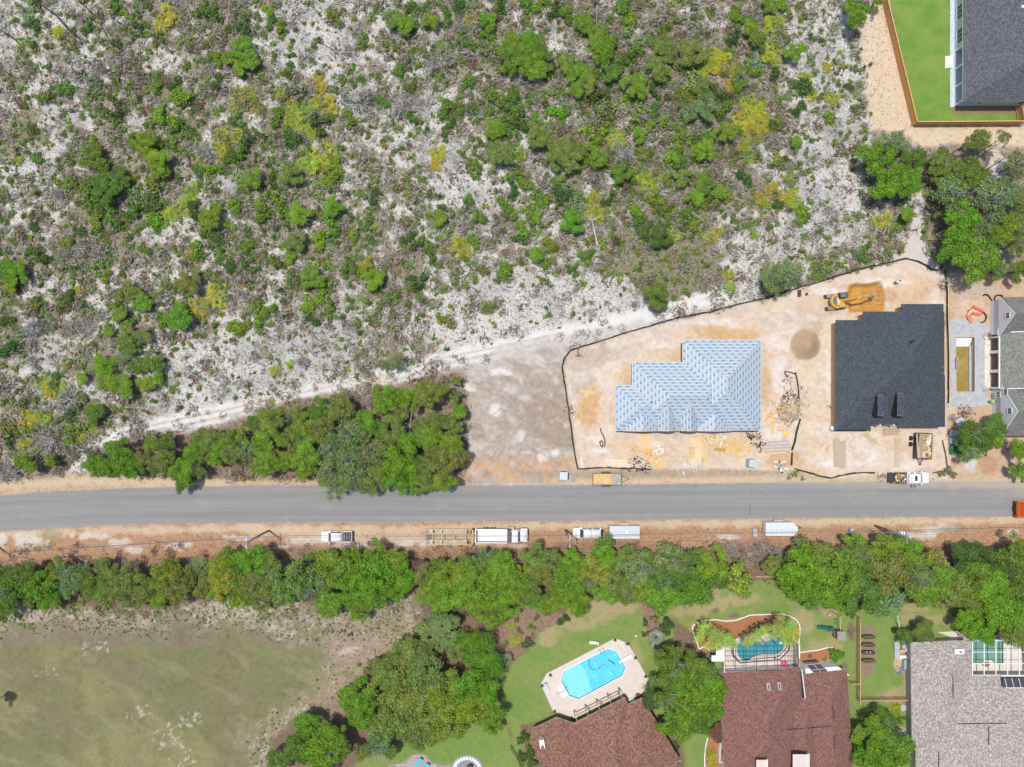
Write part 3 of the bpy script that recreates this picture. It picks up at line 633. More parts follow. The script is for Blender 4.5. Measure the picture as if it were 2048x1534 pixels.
def fan_mesh(name, seed, heads, nleaf, blades, L, yellow=0.0, droop=.3, zb=.0):
    """fan palms / palmettos: blades radiating from leaf heads"""
    rg = random.Random(seed); V = []; T = []
    for hx, hy, hz, hr in heads:
        for i in range(nleaf):
            a = rg.uniform(0, 6.283); el = rg.uniform(.1, 1.1); pl = hr*rg.uniform(.45, 1.0)
            cx, cy, cz = hx+math.cos(a)*pl*math.cos(el), hy+math.sin(a)*pl*math.cos(el), hz+pl*math.sin(el)*.8
            v = rg.uniform(.7, 1.25); yl = rg.random() < yellow
            t = np.array((v*rg.uniform(.8, 1.05), v, v*.8)) if not yl else np.array((1.5*v, 1.15*v, .6*v))
            for k in range(blades):
                b_ = a+(k/(blades-1)-.5)*4.2; ll = L*hr*rg.uniform(.8, 1.1)*(1-.25*abs(k/(blades-1)-.5))
                dx, dy = math.cos(b_), math.sin(b_); dz = math.sin(el)*.35-droop*rg.uniform(.4, 1)
                w = ll*.10; px_, py_ = -dy*w, dx*w
                m_ = (cx+dx*ll*.5, cy+dy*ll*.5, cz+dz*ll*.2)
                V += [(cx, cy, cz), (m_[0]+px_, m_[1]+py_, m_[2]), (cx+dx*ll, cy+dy*ll, cz+dz*ll), (m_[0]-px_, m_[1]-py_, m_[2])]
                T += [t*rg.uniform(.85, 1.15)]*4
    return q_mesh(name, np.array(V, float), np.array(T, float), [leafm])
def heads_rnd(seed, n, r, h=.25, hr=.4):
    q = random.Random(seed); return [(r*math.sqrt(q.random())*math.cos(a), r*math.sqrt(q.random())*math.sin(a), q.uniform(0, h), hr*q.uniform(.8, 1.2)) for a in [q.uniform(0, 6.28) for _ in range(n)]]
SH['y'] = [fan_mesh('palmetto', 70+i, heads_rnd(70+i, 13, .85, hr=.3), 9, 7, .85, .3) for i in range(4)]
SH['o'] = [shrub_mesh('olive_scrub', 80+i, 320, .2, twigs=8) for i in range(3)]
PALM = [fan_mesh('palm_fronds', 90+i, [(0, 0, 0, .45)], 26, 9, 1.25, .03, .5) for i in range(3)]
SILV = [fan_mesh('silver_palm_fronds', 95, [(0, 0, 0, .45)], 26, 9, 1.2, 0, .4)]
FEATH = []
def feather_mesh(seed, nf=14):
    rg = random.Random(seed); V = []; T = []
    for i in range(nf):
        a = 6.283*i/nf+rg.uniform(-.2, .2); el = rg.uniform(.1, .9); v = rg.uniform(.75, 1.25)
        for k in range(1, 15):
            s_ = k/15; cx = math.cos(a)*s_*math.cos(el*(1-s_)); cy = math.sin(a)*s_*math.cos(el*(1-s_)); cz = .45*math.sin(math.pi*min(1, s_*1.1)*.8)*math.sin(el+.3)-.25*s_*s_
            for sd in (-1, 1):
                L = .30*(1-.55*s_); dx = -math.sin(a)*sd*.85+math.cos(a)*.5; dy = math.cos(a)*sd*.85+math.sin(a)*.5
                V += [(cx, cy, cz), (cx+dx*L*.5+math.cos(a)*.035, cy+dy*L*.5+math.sin(a)*.035, cz), (cx+dx*L, cy+dy*L, cz-.08), (cx+dx*L*.5-math.cos(a)*.035, cy+dy*L*.5-math.sin(a)*.035, cz)]
                T += [np.array((v*1.1, v, v*.8))*rg.uniform(.85, 1.15)]*4
    return q_mesh('feather_fronds', np.array(V, float), np.array(T, float), [leafm])
FEATH = [feather_mesh(101, 18), feather_mesh(102, 15), feather_mesh(103, 13)]
# trunks, unit height 1, spread to radius ~.6
def trunk_mesh(seed, wood, limbs=6, r=.06):
    q = random.Random(seed); mb = MB()
    top = (q.uniform(-.04, .04), q.uniform(-.04, .04), .45); mb.path([(0, 0, -.05), (.01, .02, .2), top], r, 7, 0, r*.75)
    for i in range(limbs):
        a = 6.283*i/limbs+q.uniform(-.4, .4); rr = q.uniform(.35, .6)
        e = (rr*math.cos(a), rr*math.sin(a), q.uniform(.6, .85)); mid = (e[0]*.45, e[1]*.45, q.uniform(.5, .65))
        mb.path([(top[0], top[1], q.uniform(.25, .45)), mid, e], r*.5, 5, 0, r*.15)
        mb.tube(mid, (mid[0]*1.6+.1, mid[1]*1.3-.12, .8), r*.25, r*.1, 4)
    return mb.mesh('trunk', [wood], smooth=True)
TRK = [trunk_mesh(s_, bark) for s_ in (1, 2, 3)]
def snag_mesh(seed, wood, depth=2):
    q = random.Random(seed); mb = MB(); mb.path([(0, 0, -.05), (.02, .01, .4), (.0, .03, .75)], .045, 6, 0, .025)
    for i in range(9):
        a = q.uniform(0, 6.28); twig(mb, q, (0, .02, q.uniform(.3, .75)), (math.cos(a), math.sin(a), q.uniform(.2, .7)), q.uniform(.35, .7), .025, depth, 4)
    return mb.mesh('branches', [wood])
SNAG = [snag_mesh(s_, deadw) for s_ in (5, 6, 7)]
# ---- where words
LM = [("yellow excavator",1690,600),("gravel-brown sand cone",1610,690),("blue-wrapped roof",1400,770),("black shingle roof",1780,740),("muddy new pool",1929,730),("wooden yard fence corner",1826,250),
 ("dark grey house",1980,100),("yellow equipment trailer",899,1071),("white dump truck",1010,1071),("black-covered white pickup",676,1071),("roof-barred white van",1174,1064),("silver box trailer",1248,1064),("white V-nosed trailer",1564,1058),
 ("plywood trailer",1213,957),("pale portable toilet",1127,952),("scrap lumber heap",1580,815),("bright blue pool",1187,1345),("tan patio house",1200,1480),("kidney-shaped pool",1520,1290),("maroon roof",1570,1440),("garden beds",1736,1295),
 ("greenhouse-grey roof",1930,1450),("green slide",1644,1254),("white fire-pit tiles",934,1530),("grey dead grove tree",735,830),("braced utility pole",520,1072),("transformer pole",1775,1058),("leaning white dead pine",1190,450),("tan sand hole",1150,497),
 ("photo's top left corner",0,0),("photo's bottom left corner",0,1534),("photo's top right corner",2048,0),("photo's bottom right corner",2048,1534),("left photo edge's middle",0,767),("top photo edge's middle",1024,0),("white trail's west end",180,900),("long black fallen snag",115,35)]
USED = set()
_n1 = 'zero one two three four five six seven eight nine ten eleven twelve thirteen fourteen fifteen sixteen seventeen eighteen nineteen'.split()
_n2 = 'x x twenty thirty forty fifty sixty seventy eighty ninety'.split()
def words(n): n = int(round(n)); return _n1[n] if n < 20 else _n2[n//10]+('-'+_n1[n % 10] if n % 10 else '')
def where(px, py, look, skip=()):
    c = sorted(LM, key=lambda l: math.hypot(l[1]-px, l[2]-py))
    for l in c[:12]:
        dx, dy = (px-l[1])/S, (py-l[2])/S; parts = []
        if abs(dx) > .38*abs(dy) and abs(dx) >= .6: parts.append(f"{words(abs(dx))} metres {'right' if dx > 0 else 'left'}")
        if abs(dy) > .38*abs(dx) and abs(dy) >= .6: parts.append(f"{words(abs(dy))} {'below' if dy > 0 else 'above'}")
        if not parts: continue
        s_ = f"{look} {' and '.join(parts)} of {l[0]}".replace('right of', 'right of the').replace('left of', 'left of the').replace('below of', 'below the').replace('above of', 'above the').replace("the photo's", "photo's").replace('the the','the')
        if s_ not in USED and len(s_.split()) <= 16: USED.add(s_); return s_
    return look
COLR = {'B': (.205, .335, .035), 'G': (.145, .245, .040), 'D': (.095, .165, .038), 'O': (.205, .270, .060), 'P': (.220, .310, .105), 'Y': (.320, .365, .050), 'N': (.27, .24, .20), 'R': (.24, .13, .085), 'S': (.125, .265, .025), 'T': (.165, .320, .028)}
ADJ = {'B': 'bright green', 'G': 'mid green', 'D': 'dark green', 'O': 'olive green', 'P': 'dusty grey-green', 'Y': 'yellow-green', 'N': 'dead grey', 'R': 'reddish dry', 'S': 'smooth dense green', 'T': 'fresh green'}
def jit(c, q, a=.14): return (c[0]*q.uniform(1-a, 1+a), c[1]*q.uniform(1-a*.7, 1+a*.7), c[2]*q.uniform(1-a, 1+a), 1)
def parse(s_):
    out = []
    for e in s_.replace('\n', ' ').split():
        k = e[-1]; x, y, r = e[:-1].split(','); out.append((float(x), float(y), float(r), k))
    return out
def tree(px, py, r, k, h=None, kind=None, name='oak_tree', group=None, label=None, ctr=False):
    q = random.Random(int(px*7+py*13)); r_m = r/S; h = h or max(2.2, min(8.0, 1.2+r_m*1.75))
    x, y = W(px, py, h*.7); z = gz(x, y); k_ = 1-h*.7/H; r_m *= k_
    kind = kind or ('loose' if k == 'P' else 'oakS' if r < 21 else 'fine' if k == 'S' else 'oak')
    t = empty(name, (x, y, z), q.uniform(0, 6.28), label or where(px, py, f"{ADJ[k]} {name.replace('_', ' ')}"), name.split('_')[-1], group)
    tr = link_mesh('trunk', q.choice(TRK), t); tr.scale = (r_m*1.0, r_m*1.0, h*.95)
    c = link_mesh('crown', q.choice(CR[kind]), t); c.color = jit(COLR[k], q)
    hz = h/ (r_m*.9); c.scale = (r_m*1.12*q.uniform(.92, 1.1), r_m*1.12*q.uniform(.92, 1.1), r_m*min(1.25, max(.8, hz*.55)))
    if k == 'P' or (k in 'OG' and q.random() < .22):
        b_ = link_mesh('bare_limbs', q.choice(SNAG), t); b_.scale = (r_m*.75, r_m*.75, h*1.12); b_.rotation_euler = (0, 0, q.uniform(0, 6))
    c.location = (0, 0, max(.1, h-r_m*1.0*min(1.25, max(.8, hz*.55))))
    return t
GROVE = """861,787,32O 820,798,25B 769,796,25B 678,814,30O 639,819,23G 731,844,25T 792,833,22O 591,826,18O 541,839,28O 505,844,17G 537,874,30B 578,878,24O 610,851,24B 642,855,24O 610,878,22O 614,899,25B 530,924,28B 571,919,21B 610,921,26B 605,944,15B 464,878,23O 480,872,18B 459,907,22O 493,903,26P
696,867,34P 669,899,30P 701,919,32P 660,942,30P 674,969,26P 708,953,26P 742,901,32P 747,965,24O 758,935,24O 792,878,24O 815,885,24T 804,919,36T 792,953,26T 813,969,21T 856,855,26O 856,874,26B 838,933,24P 919,821,18B 912,789,12O 903,853,20O 914,760,11O 868,844,22O 857,869,27B 898,892,28B 914,912,24O 887,924,34O 887,958,28B 846,940,28O 850,965,22B 823,935,24T 760,860,22G 650,875,20O
44,923,18B 64,931,16B 102,920,13B 193,931,22T 222,931,24T 188,914,15G 239,900,24T 250,927,24T 270,936,20T 306,885,17B 332,889,20G 328,920,24O 310,936,18O 386,905,22T 410,878,24O 432,876,20O 439,898,20B 434,920,18B 368,940,26T 366,965,20G 390,936,20P 290,915,20O 415,900,20O 350,945,18O"""
CLUS = """206,732,24T 213,761,22B 248,721,22P 275,732,18G 304,723,20G 244,770,26B 288,767,18B 310,761,18B 257,694,20G 255,670,20O 284,672,18O 219,661,14B 164,756,13B 186,827,22G
481,98,24B 500,118,20B 466,112,18B 478,138,16B 184,315,24G 286,286,24B 315,319,26B 319,341,20B 421,436,24B 12,535,22T 32,548,22T 20,568,16B 359,634,26T 377,563,24O 286,603,20B 239,625,18B 503,357,22B 581,348,22O 596,428,24B 663,414,22T 749,558,22B 732,530,15Y 623,556,22B 592,483,20O 878,434,18B 257,583,22O 211,379,28G 206,343,18G 235,357,20G
973,40,18T 1168,44,21B 1033,90,26T 1055,85,24T 1022,110,26G 1072,100,22G 1085,115,22G 1050,118,28T 1020,135,18B 1070,137,24B 1190,70,20B 1205,58,16O 1205,95,24T 1200,115,18B 1222,80,16G 1224,146,20G 1155,150,22B 1175,165,22O 1152,177,18B 1272,171,24B 998,308,26O 1197,313,22B 1144,443,22T 1241,346,20G 1075,510,19B 1168,268,1B 989,257,20B 1277,268,16T 1131,124,18O 809,48,20B 862,42,18B 789,36,20O
1538,11,16B 1502,53,17T 1514,80,19G 1587,104,20B 1407,367,22G 1437,386,18B 1392,391,18B 1448,264,20B 1409,300,20B 1592,286,14B 1365,359,17O 1077,270,26O 1122,293,24O 1139,310,26O 1111,317,20O 1162,306,18O 1321,474,22D 1377,222,20P 1410,213,26P 1405,177,20G 1328,95,24O 1321,133,24O 1381,106,26O"""
EAST = """1714,27,26B 1705,5,22P 1752,4,14B 1750,314,34T 1788,285,26P 1825,322,26G 1772,370,34T 1815,362,32T 1790,345,24T 1815,432,15B
1885,326,28O 1915,345,24O 1957,282,20O 1945,350,34G 2030,330,30P 1897,387,40P 1921,435,36T 1981,399,42P 2018,384,30P 2005,454,30B 2042,447,28O 1909,490,38T 1950,519,44T 1996,541,22O 2037,541,22G 2030,490,24O 1960,450,30P 1930,470,24T 1880,356,20O 1985,470,24G 2045,400,26O 1895,425,18O
1942,870,32G 1986,852,26G 1937,902,24P 1960,885,24G 1994,880,18B 2038,900,22T 2043,940,20T 1920,885,14P"""
OAKS = """1540,553,30P 1572,550,30P 1556,570,18P 1312,588,28O 1322,604,16G 795,724,18P 770,730,12P"""
HEDGE = """845,1150,22O 858,1185,22B 1060,1180,26G 1085,1150,24O 1075,1205,18B 1290,1150,24G 1290,1120,20B 1215,1180,24B 1165,1130,22B 1395,1110,18O 560,1165,24G 420,1160,22O 480,1190,22B 190,1175,22G 55,1190,18O 165,1160,18G 1440,1150,20G 1325,1130,22O 1225,1140,22G 15,1151,22G 20,1187,30G 5,1219,18G 54,1146,22G 37,1175,24O 81,1175,28T 105,1151,18Y 98,1195,22T 117,1136,18G 144,1148,24P 137,1173,20P 171,1156,18O 205,1129,16O 220,1156,24O 215,1185,24O 247,1151,22O 259,1180,28O 288,1175,26O 325,1156,26B 347,1139,18O 354,1170,30O 317,1192,22B 371,1151,22O 403,1136,20P 405,1175,20O 439,1136,22Y 452,1163,30Y 438,1182,20B
458,1120,20T 506,1120,30T 466,1157,28G 504,1165,28O 544,1139,28O 517,1190,24O 539,1171,24O 579,1163,36O 600,1139,20O 576,1192,16Y 665,1130,36B 638,1125,22G 627,1176,30P 659,1203,28B 697,1122,22B 705,1171,34T 718,1208,24T 745,1152,38T 751,1184,30T 753,1114,24T 783,1130,26B 804,1152,26T 794,1179,22T 836,1130,14R 877,1139,22G 906,1152,32B 869,1171,24B 906,1190,34B 947,1130,26O 947,1171,38B 982,1117,22P 987,1157,30B 880,1206,20B 960,1211,26B 995,1216,24G 1480,1124,10O
1002,1137,28B 988,1171,30T 1031,1176,28T 1011,1202,26B 985,1233,22B 1070,1114,24O 1053,1142,16Y 1101,1123,24O 1141,1124,20T 1107,1203,20B 1152,1200,26B 1195,1137,28Y 1209,1108,28T 1181,1157,24O 1232,1168,26O 1251,1117,24O 1280,1137,32P 1285,1174,28B 1257,1182,24O 1342,1117,34P 1325,1157,32G 1370,1131,30G 1328,1193,34B 1427,1128,28B 1308,1188,24G 1333,1253,13D
1606,1145,38T 1602,1104,22O 1647,1107,28O 1669,1154,48T 1596,1180,22T 1621,1180,32T 1669,1190,30T 1710,1088,22B 1716,1140,32G 1710,1113,26O 1764,1097,28B 1795,1088,24O 1811,1107,30B 1780,1145,40O 1827,1150,36O 1875,1161,34B 1906,1177,32O 1729,1188,36G 1780,1198,32P 1849,1183,32B 1704,1213,16D 1546,1132,18O 1568,1125,12G
1935,1113,30D 1954,1150,34G 1985,1177,36T 2001,1227,36T 1954,1202,26O 1938,1246,28T 1966,1265,24T 2033,1108,34G 2033,1208,36T 2042,1170,34G 2033,1271,24O 2020,1145,30D 1995,1120,26D"""
SOUTH = """718,1388,34T 727,1427,34T 702,1412,22T 778,1351,42O 808,1388,50O 793,1430,46O 839,1418,48O 854,1351,44O 808,1306,34O 839,1306,30O 884,1388,44B 899,1436,44B 930,1376,44T 945,1412,42B 960,1306,34S 939,1291,30S 975,1336,32S 914,1297,24O 975,1430,34B 969,1388,36T 824,1466,34O 869,1457,34O 750,1330,20O 985,1455,18T
612,1451,28T 657,1472,36T 596,1494,34G 642,1512,44T 672,1490,32G 560,1521,24G 757,1488,26P 727,1503,20O 780,1500,18O
1348,1323,38G 1365,1350,36T 1401,1340,36G 1418,1380,38T 1384,1406,40T 1336,1386,34G 1305,1397,22D 1356,1448,38T 1399,1440,34G 1424,1420,26T 1360,1370,34T 1335,1300,18D
1807,1272,17G 1846,1261,24O 1745,1465,36T 1790,1500,38T 1740,1515,34T 1765,1440,26G 1770,1485,34G 1775,1530,30T 1720,1500,18G"""
SHR = """66,48,13D 51,20,18P 22,43,8G 112,63,11Y 60,83,7Y 133,29,9G 173,51,13G 161,83,8D 151,96,9G 103,91,8G 53,113,10G 98,131,10D 131,119,9G 144,33,9G 200,29,9G 217,67,9G 229,84,12D 205,84,8G 252,29,9B 275,32,11G 231,7,13G 273,7,11G 270,63,13D 321,79,12G 333,27,18Y 324,49,13Y 417,27,18G 412,7,13G 389,29,9G 395,44,7B 415,51,8B 443,44,10D 386,59,11D 368,82,13P 410,93,11G 408,117,12G 434,117,13B 415,138,12N 372,133,11D 430,162,13D 346,164,13D 310,175,13G 244,142,8G 281,151,9D 301,146,9G 124,175,16G 142,177,10G 133,161,8G 42,177,10G 50,195,10G 86,191,16O 120,206,9G 80,206,10O 182,191,13P 217,195,9D 193,155,13P 204,142,8G 364,197,22B 319,235,16B 348,239,13B 430,219,11B 399,219,9G 137,245,11B 27,246,10G 67,257,11G 31,268,10G 4,284,9B 73,319,13G 33,319,9Y 51,304,11D 191,284,13B 200,297,11G 168,308,13P 275,268,11G 310,288,16B 350,286,13B 348,255,18G 366,268,11G 222,222,16D 200,230,12P 244,262,10D 182,233,9G 242,242,11G 441,295,16Y 439,266,11Y 377,306,11G 408,301,16N 403,333,13Y 277,200,11D 144,319,11D 224,277,8G 295,242,7D 277,106,8G 259,122,8G 239,121,6G 299,106,7G
473,4,9D 490,19,8B 510,29,10G 534,18,13B 556,9,9G 472,31,11D 483,53,16D 516,53,8B 542,45,12G 562,55,13B 548,88,9B 611,6,10D 632,78,10D 583,109,11D 621,115,9G 574,137,13G 519,155,10B 663,31,16O 683,51,10D 725,18,5B 729,80,13B 789,98,10D 822,13,13G 845,11,13G 889,22,13G 834,55,11G 822,115,13P 834,133,11G 798,142,13G 822,173,12G 771,177,9G 765,200,12G 696,235,16B 714,200,26N 689,195,11D 734,202,12D 805,211,24N 827,235,13G 891,217,18G 858,259,10D 767,279,11G 736,270,11G 785,248,8G 605,182,22N 601,193,15D 632,164,18Y 563,184,13Y 563,202,11G 610,211,20Y 583,222,18Y 579,239,14Y 650,211,20Y 556,235,16G 550,217,10G 610,242,18Y 621,262,13Y 645,244,18D 587,277,18D 474,182,11Y 492,188,10Y 505,180,9Y 512,213,11Y 470,208,13Y 474,235,13G 463,259,15Y 459,275,10Y 514,262,11G 523,275,11D 497,284,16D 477,301,18G 459,313,13G 532,328,11D 561,324,9B 543,321,9G 574,284,11D 618,315,22Y 656,315,22Y 652,284,8Y 678,299,11G 674,328,16B 878,304,13Y 871,328,11Y 818,315,8G 805,293,8G 783,328,8G 893,262,13G 891,95,12P 884,124,24N 867,149,11D 707,133,9G 694,144,11G 647,131,8D 745,149,6G 716,155,6G
998,7,13D 913,7,13D 942,38,11Y 975,69,12B 938,91,14G 929,64,10G 1049,13,13B 1082,7,15B 1106,20,14D 1135,22,14B 1051,40,11P 1246,13,18G 1264,35,14B 1195,7,8G 1343,13,11B 1346,44,11D 982,98,16P 991,122,8G 1124,109,11G 1255,78,20P 1272,106,16G 1235,115,13G 1303,82,12G 1330,62,14G 1259,135,16G 1185,145,14G 1159,137,14G 1257,188,13B 1310,180,13D 1228,182,11G 1199,195,18D 1175,200,11G 1239,202,10B 1030,215,22G 1040,235,18D 1018,232,16G 1208,224,20O 1217,244,12B 1277,224,18P 1312,219,13G 1299,253,13B 1330,242,12B 1306,277,10G 1232,277,20Y 1195,286,9Y 1186,268,18B 1115,226,16B 1139,217,12P 1077,237,12B 1100,242,8B 1029,264,13G 1035,308,13Y 951,288,13G 920,304,11G 947,330,12B 1177,319,16B 1241,306,22N 1241,333,16G 1286,313,13B 1306,308,9G 1341,315,18B 907,250,11D 920,213,13G 904,217,12G 995,200,20G 982,219,12G 1029,182,13G 1055,195,11G 1088,197,9B 1113,171,13P 942,191,9G 933,162,13G 962,146,8G 911,131,9G 1000,146,8D 904,98,11G 1037,153,16N 920,51,12N
1388,17,9D 1417,18,10D 1418,29,9B 1467,13,9G 1563,9,16B 1472,35,13B 1492,42,12G 1467,75,13D 1579,27,8G 1605,39,11B 1357,40,11G 1550,51,19Y 1563,73,17P 1545,102,20Y 1607,93,11B 1620,110,10B 1628,78,8G 1510,124,16P 1507,140,13B 1532,124,9G 1547,146,12D 1425,110,18Y 1440,125,18Y 1420,132,16Y 1450,115,13Y 1370,129,18O 1472,142,13Y 1479,173,16G 1461,173,12Y 1439,184,18D 1383,164,20P 1370,195,18G 1445,217,18G 1366,250,13B 1363,275,13Y 1470,259,13B 1500,215,18Y 1520,222,18Y 1495,235,18Y 1515,240,16Y 1536,248,16Y 1547,248,13D 1510,273,22Y 1605,166,18D 1614,155,12Y 1585,182,13P 1578,160,10D 1550,177,10G 1596,215,13D 1660,231,13B 1627,219,7B 1625,188,11Y 1667,195,12Y 1680,211,8G 1678,166,9G 1691,175,9D 1700,160,7G 1702,215,6G 1727,211,8G 1742,228,6G 1716,226,9O 1543,294,7B 1483,310,9B 1408,304,16B 1416,277,13G 1394,288,10G 1357,319,18G 1596,330,11G 1550,328,10G 1627,282,8G 1614,275,8G 1638,277,7G 1656,113,8G 1656,131,9Y 1683,131,6Y 1705,91,7G 1669,84,6G 1729,137,9D 1742,131,7D 1702,78,7G
8,337,9G 84,354,9B 62,362,9D 22,363,9G 113,361,11B 137,370,13B 73,383,10D 42,390,8D 117,388,11N 104,416,10G 88,428,11D 14,441,10G 47,428,11P 67,456,12D 64,474,10B 124,430,10D 135,485,14B 257,361,13B 175,374,20G 231,385,15D 191,403,18G 188,419,16G 222,414,13G 231,434,18G 195,441,16B 270,397,20P 266,419,18G 304,412,20D 308,374,18O 308,434,16B 333,432,14Y 333,447,9B 399,341,13G 430,343,13B 415,368,11B 384,381,14Y 364,419,18Y 388,419,15D 434,421,13G 408,439,14B 415,467,13G 439,474,12D 388,501,16B 401,512,11B 437,507,15G 419,492,9G 67,503,13G 82,512,16D 7,507,11D 124,521,15P 131,505,16N 164,498,13N 200,534,13B 213,556,13B 151,536,11D 248,536,9G 262,476,10D 288,501,12G 273,461,9G 237,461,9G 202,470,10O 153,580,10Y 137,592,13D 122,552,11O 82,569,10D 71,607,13O 20,594,11O 124,605,13O 126,623,8G 182,618,11O 164,603,10O 144,569,11G 95,645,13P 11,640,13D 168,651,18N 67,656,14N 235,600,13G 217,614,11B 259,645,16G 337,640,16B 341,574,10B 428,594,20Y 399,616,18Y 441,625,10B 432,645,9G 341,600,9B 315,631,10B 321,498,10D 348,496,10G 337,514,9G 328,569,9D 417,616,12N 443,565,15P 417,552,12O
483,359,14P 545,346,9B 596,363,11G 570,359,12B 548,365,13D 661,343,18B 650,361,13B 618,334,13Y 468,410,15B 552,403,17B 563,416,11B 523,425,18G 521,410,12B 574,434,12B 643,377,17P 625,388,11D 632,423,9B 463,456,11B 452,447,11B 654,463,18B 636,481,17B 574,494,12B 603,487,13O 581,518,12B 749,455,11B 760,467,8D 749,394,13D 736,390,12P 796,381,11O 756,343,7G 709,470,13B 494,494,15G 525,507,11O 552,521,15G 459,510,11B 463,530,12D 499,523,15G 636,527,11B 696,534,17G 705,543,10G 732,545,14B 767,543,11B 583,563,17O 661,565,11B 643,589,16B 656,614,14B 618,612,15B 610,596,11B 625,638,13D 663,640,11G 685,638,10D 718,647,11G 539,620,13B 514,620,12B 521,643,16B 539,649,11B 466,651,17B 485,654,13B 490,634,10P 499,580,11G 530,576,8D 559,583,11D 521,603,10G 567,605,9D 752,623,11B 783,623,10D 816,633,9B 834,634,9D 862,616,7B 891,645,13B 876,643,8B 785,656,8B 780,600,13O 831,561,15D 849,558,10B 818,578,10B 838,578,9G 818,527,10G 834,494,12D 856,492,12B 860,514,13G 814,472,13D 820,452,13P 885,463,13P 891,421,10D 849,361,11G 858,388,11D 783,436,10D 740,434,9D 756,414,7G 738,483,10D 694,496,9G
948,340,15G 978,346,9B 1022,354,12B 1037,341,13O 1051,365,13B 1024,381,14D 1119,359,13B 1241,359,13G 1270,350,12B 1297,359,17Y 1339,359,13B 1259,381,11G 1228,388,10G 1128,388,18D 1153,381,16P 1082,388,17G 1088,403,14B 1055,421,13B 1073,434,12B 1006,408,12B 1020,425,13G 971,412,10O 955,436,15G 935,399,12G 933,414,10D 911,432,14P 1197,423,15Y 1175,423,13Y 1190,394,11Y 1146,408,18P 1215,399,12D 1272,425,13B 1275,443,12D 1310,390,16B 1328,416,15G 1332,439,13G 1046,456,14B 1077,450,13G 1077,467,11B 1040,481,12G 1099,490,13B 1093,523,12B 1103,505,8B 1204,485,9B 1204,512,8G 1212,533,8B 1230,542,6B 1171,507,13G 1179,525,11B 1148,536,12G 1110,547,8B 1166,562,10B 1185,574,6B 1095,560,10G 1237,564,6B 1248,576,8G 1269,539,9B 1297,549,8B 1265,560,6B 1340,533,8B 1281,515,5B 1345,558,6B 1286,485,9G 1343,472,13Y 1292,461,13D 920,494,19Y 933,503,11Y 947,483,12B 955,494,9B 1011,536,17B 1024,534,8B 966,538,13O 938,527,10G 921,544,7G 913,572,15P 954,582,7B 941,595,7B 1000,604,6B 904,615,8B 930,613,5G 1090,616,7G 1099,625,9G 1093,634,8B 1143,625,10G 1169,629,6B 1109,594,5B 1064,643,5G 1118,657,5G 932,649,5B 975,614,14O 1044,620,7G 1042,525,11G
1367,275,16O 1447,272,9D 1397,285,12G 1359,320,14G 1481,308,8B 1543,294,6B 1452,394,12B 1400,409,14G 1422,401,13G 1382,431,16G 1387,453,14B 1372,443,13D 1357,438,10B 1412,443,13P 1434,461,12Y 1412,476,11Y 1422,476,11Y 1405,438,9Y 1489,352,14D 1506,383,8G 1452,374,11G 1464,431,9B 1538,409,11B 1561,411,12D 1516,441,12G 1523,394,12Y 1548,379,16Y 1573,394,14Y 1588,404,12Y 1590,379,8Y 1608,421,13B 1598,409,11B 1618,401,8G 1603,441,13B 1537,457,7B 1546,462,5B 1512,471,9B 1474,461,8G 1569,476,6B 1613,471,11B 1640,461,8B 1542,481,7B 1677,441,6B 1692,440,7B 1694,498,9B 1688,509,6B 1727,508,13G 1741,490,12O 1657,523,10B 1637,530,11G 1663,543,5G 1693,535,5G 1613,507,5B 1605,518,5B 1390,508,11B 1362,518,7B 1442,510,8B 1412,530,7B 1392,523,7B 1395,556,5B 1409,492,5B 1487,494,5B 1380,585,5B 1461,572,11Y 1459,552,10Y 1771,441,14Y 1803,453,14O 1563,329,13O 1595,329,10G 1619,342,8B 1610,347,11P 1585,354,11Y 1532,352,8G 1510,342,5B 1627,354,7G 1590,287,12B 1625,282,8G 1662,324,7G 1625,323,5B 1553,315,9Y 1504,312,11Y 1662,372,6G 1774,480,6G
16,699,17D 7,730,9B 64,661,22N 38,672,13O 75,665,11G 64,725,13N 69,751,8D 109,761,13G 82,765,13Y 98,783,15Y 126,781,14Y 166,796,13O 69,796,11G 44,807,14O 53,836,17Y 82,838,13Y 133,801,22N 144,818,14D 120,838,11G 144,858,20O 155,872,13Y 137,876,13B 98,880,30N 55,863,15O 44,880,15Y 16,860,17O 18,880,14D 20,945,22N 7,805,11D 186,863,9Y 168,865,8B 206,845,7B 244,814,8B 237,821,7B 227,811,4B 421,745,9O 426,697,7B 346,668,9G 364,684,6D 377,790,8D 191,692,11G 164,732,11P 430,666,7G 33,739,12O
580,729,9Y 552,741,9Y 528,697,8B 537,712,8B 680,680,9B 687,696,6B 738,674,5B 787,659,6B 719,685,7G 694,721,7G 693,739,6Y 679,747,5B 845,668,5B 870,679,5B 808,675,4B 610,685,5B 528,683,4B 498,677,6B 480,668,10G 506,704,5B 475,777,5B 453,766,5B 453,781,5B 589,780,4B 548,782,8O 556,766,5B 655,709,7G 644,714,6B 824,721,10B 605,723,12R 765,670,7O 543,805,6Y"""
YARD = """1127,1241,13D 1056,1284,14D 1031,1281,11Y 1075,1236,7G 1065,1254,7G 1040,1262,8G 1022,1254,7Y 1010,1290,8G 1096,1225,8G 1085,1212,7Y 1035,1240,6G 1289,1246,8D 1292,1267,8D 1320,1225,10G 1310,1240,8G 1671,1312,17S 1423,1510,12Y 1425,1528,10Y 1791,1422,14Y 1805,1438,9G 1056,1488,16D 1053,1510,16D 1062,1528,14D 1050,1470,9D 1348,1495,9D 1352,1520,8D 1100,1452,7R 1090,1458,7R 1080,1464,7R 1072,1458,6G 1292,1376,9R 1300,1366,8R"""
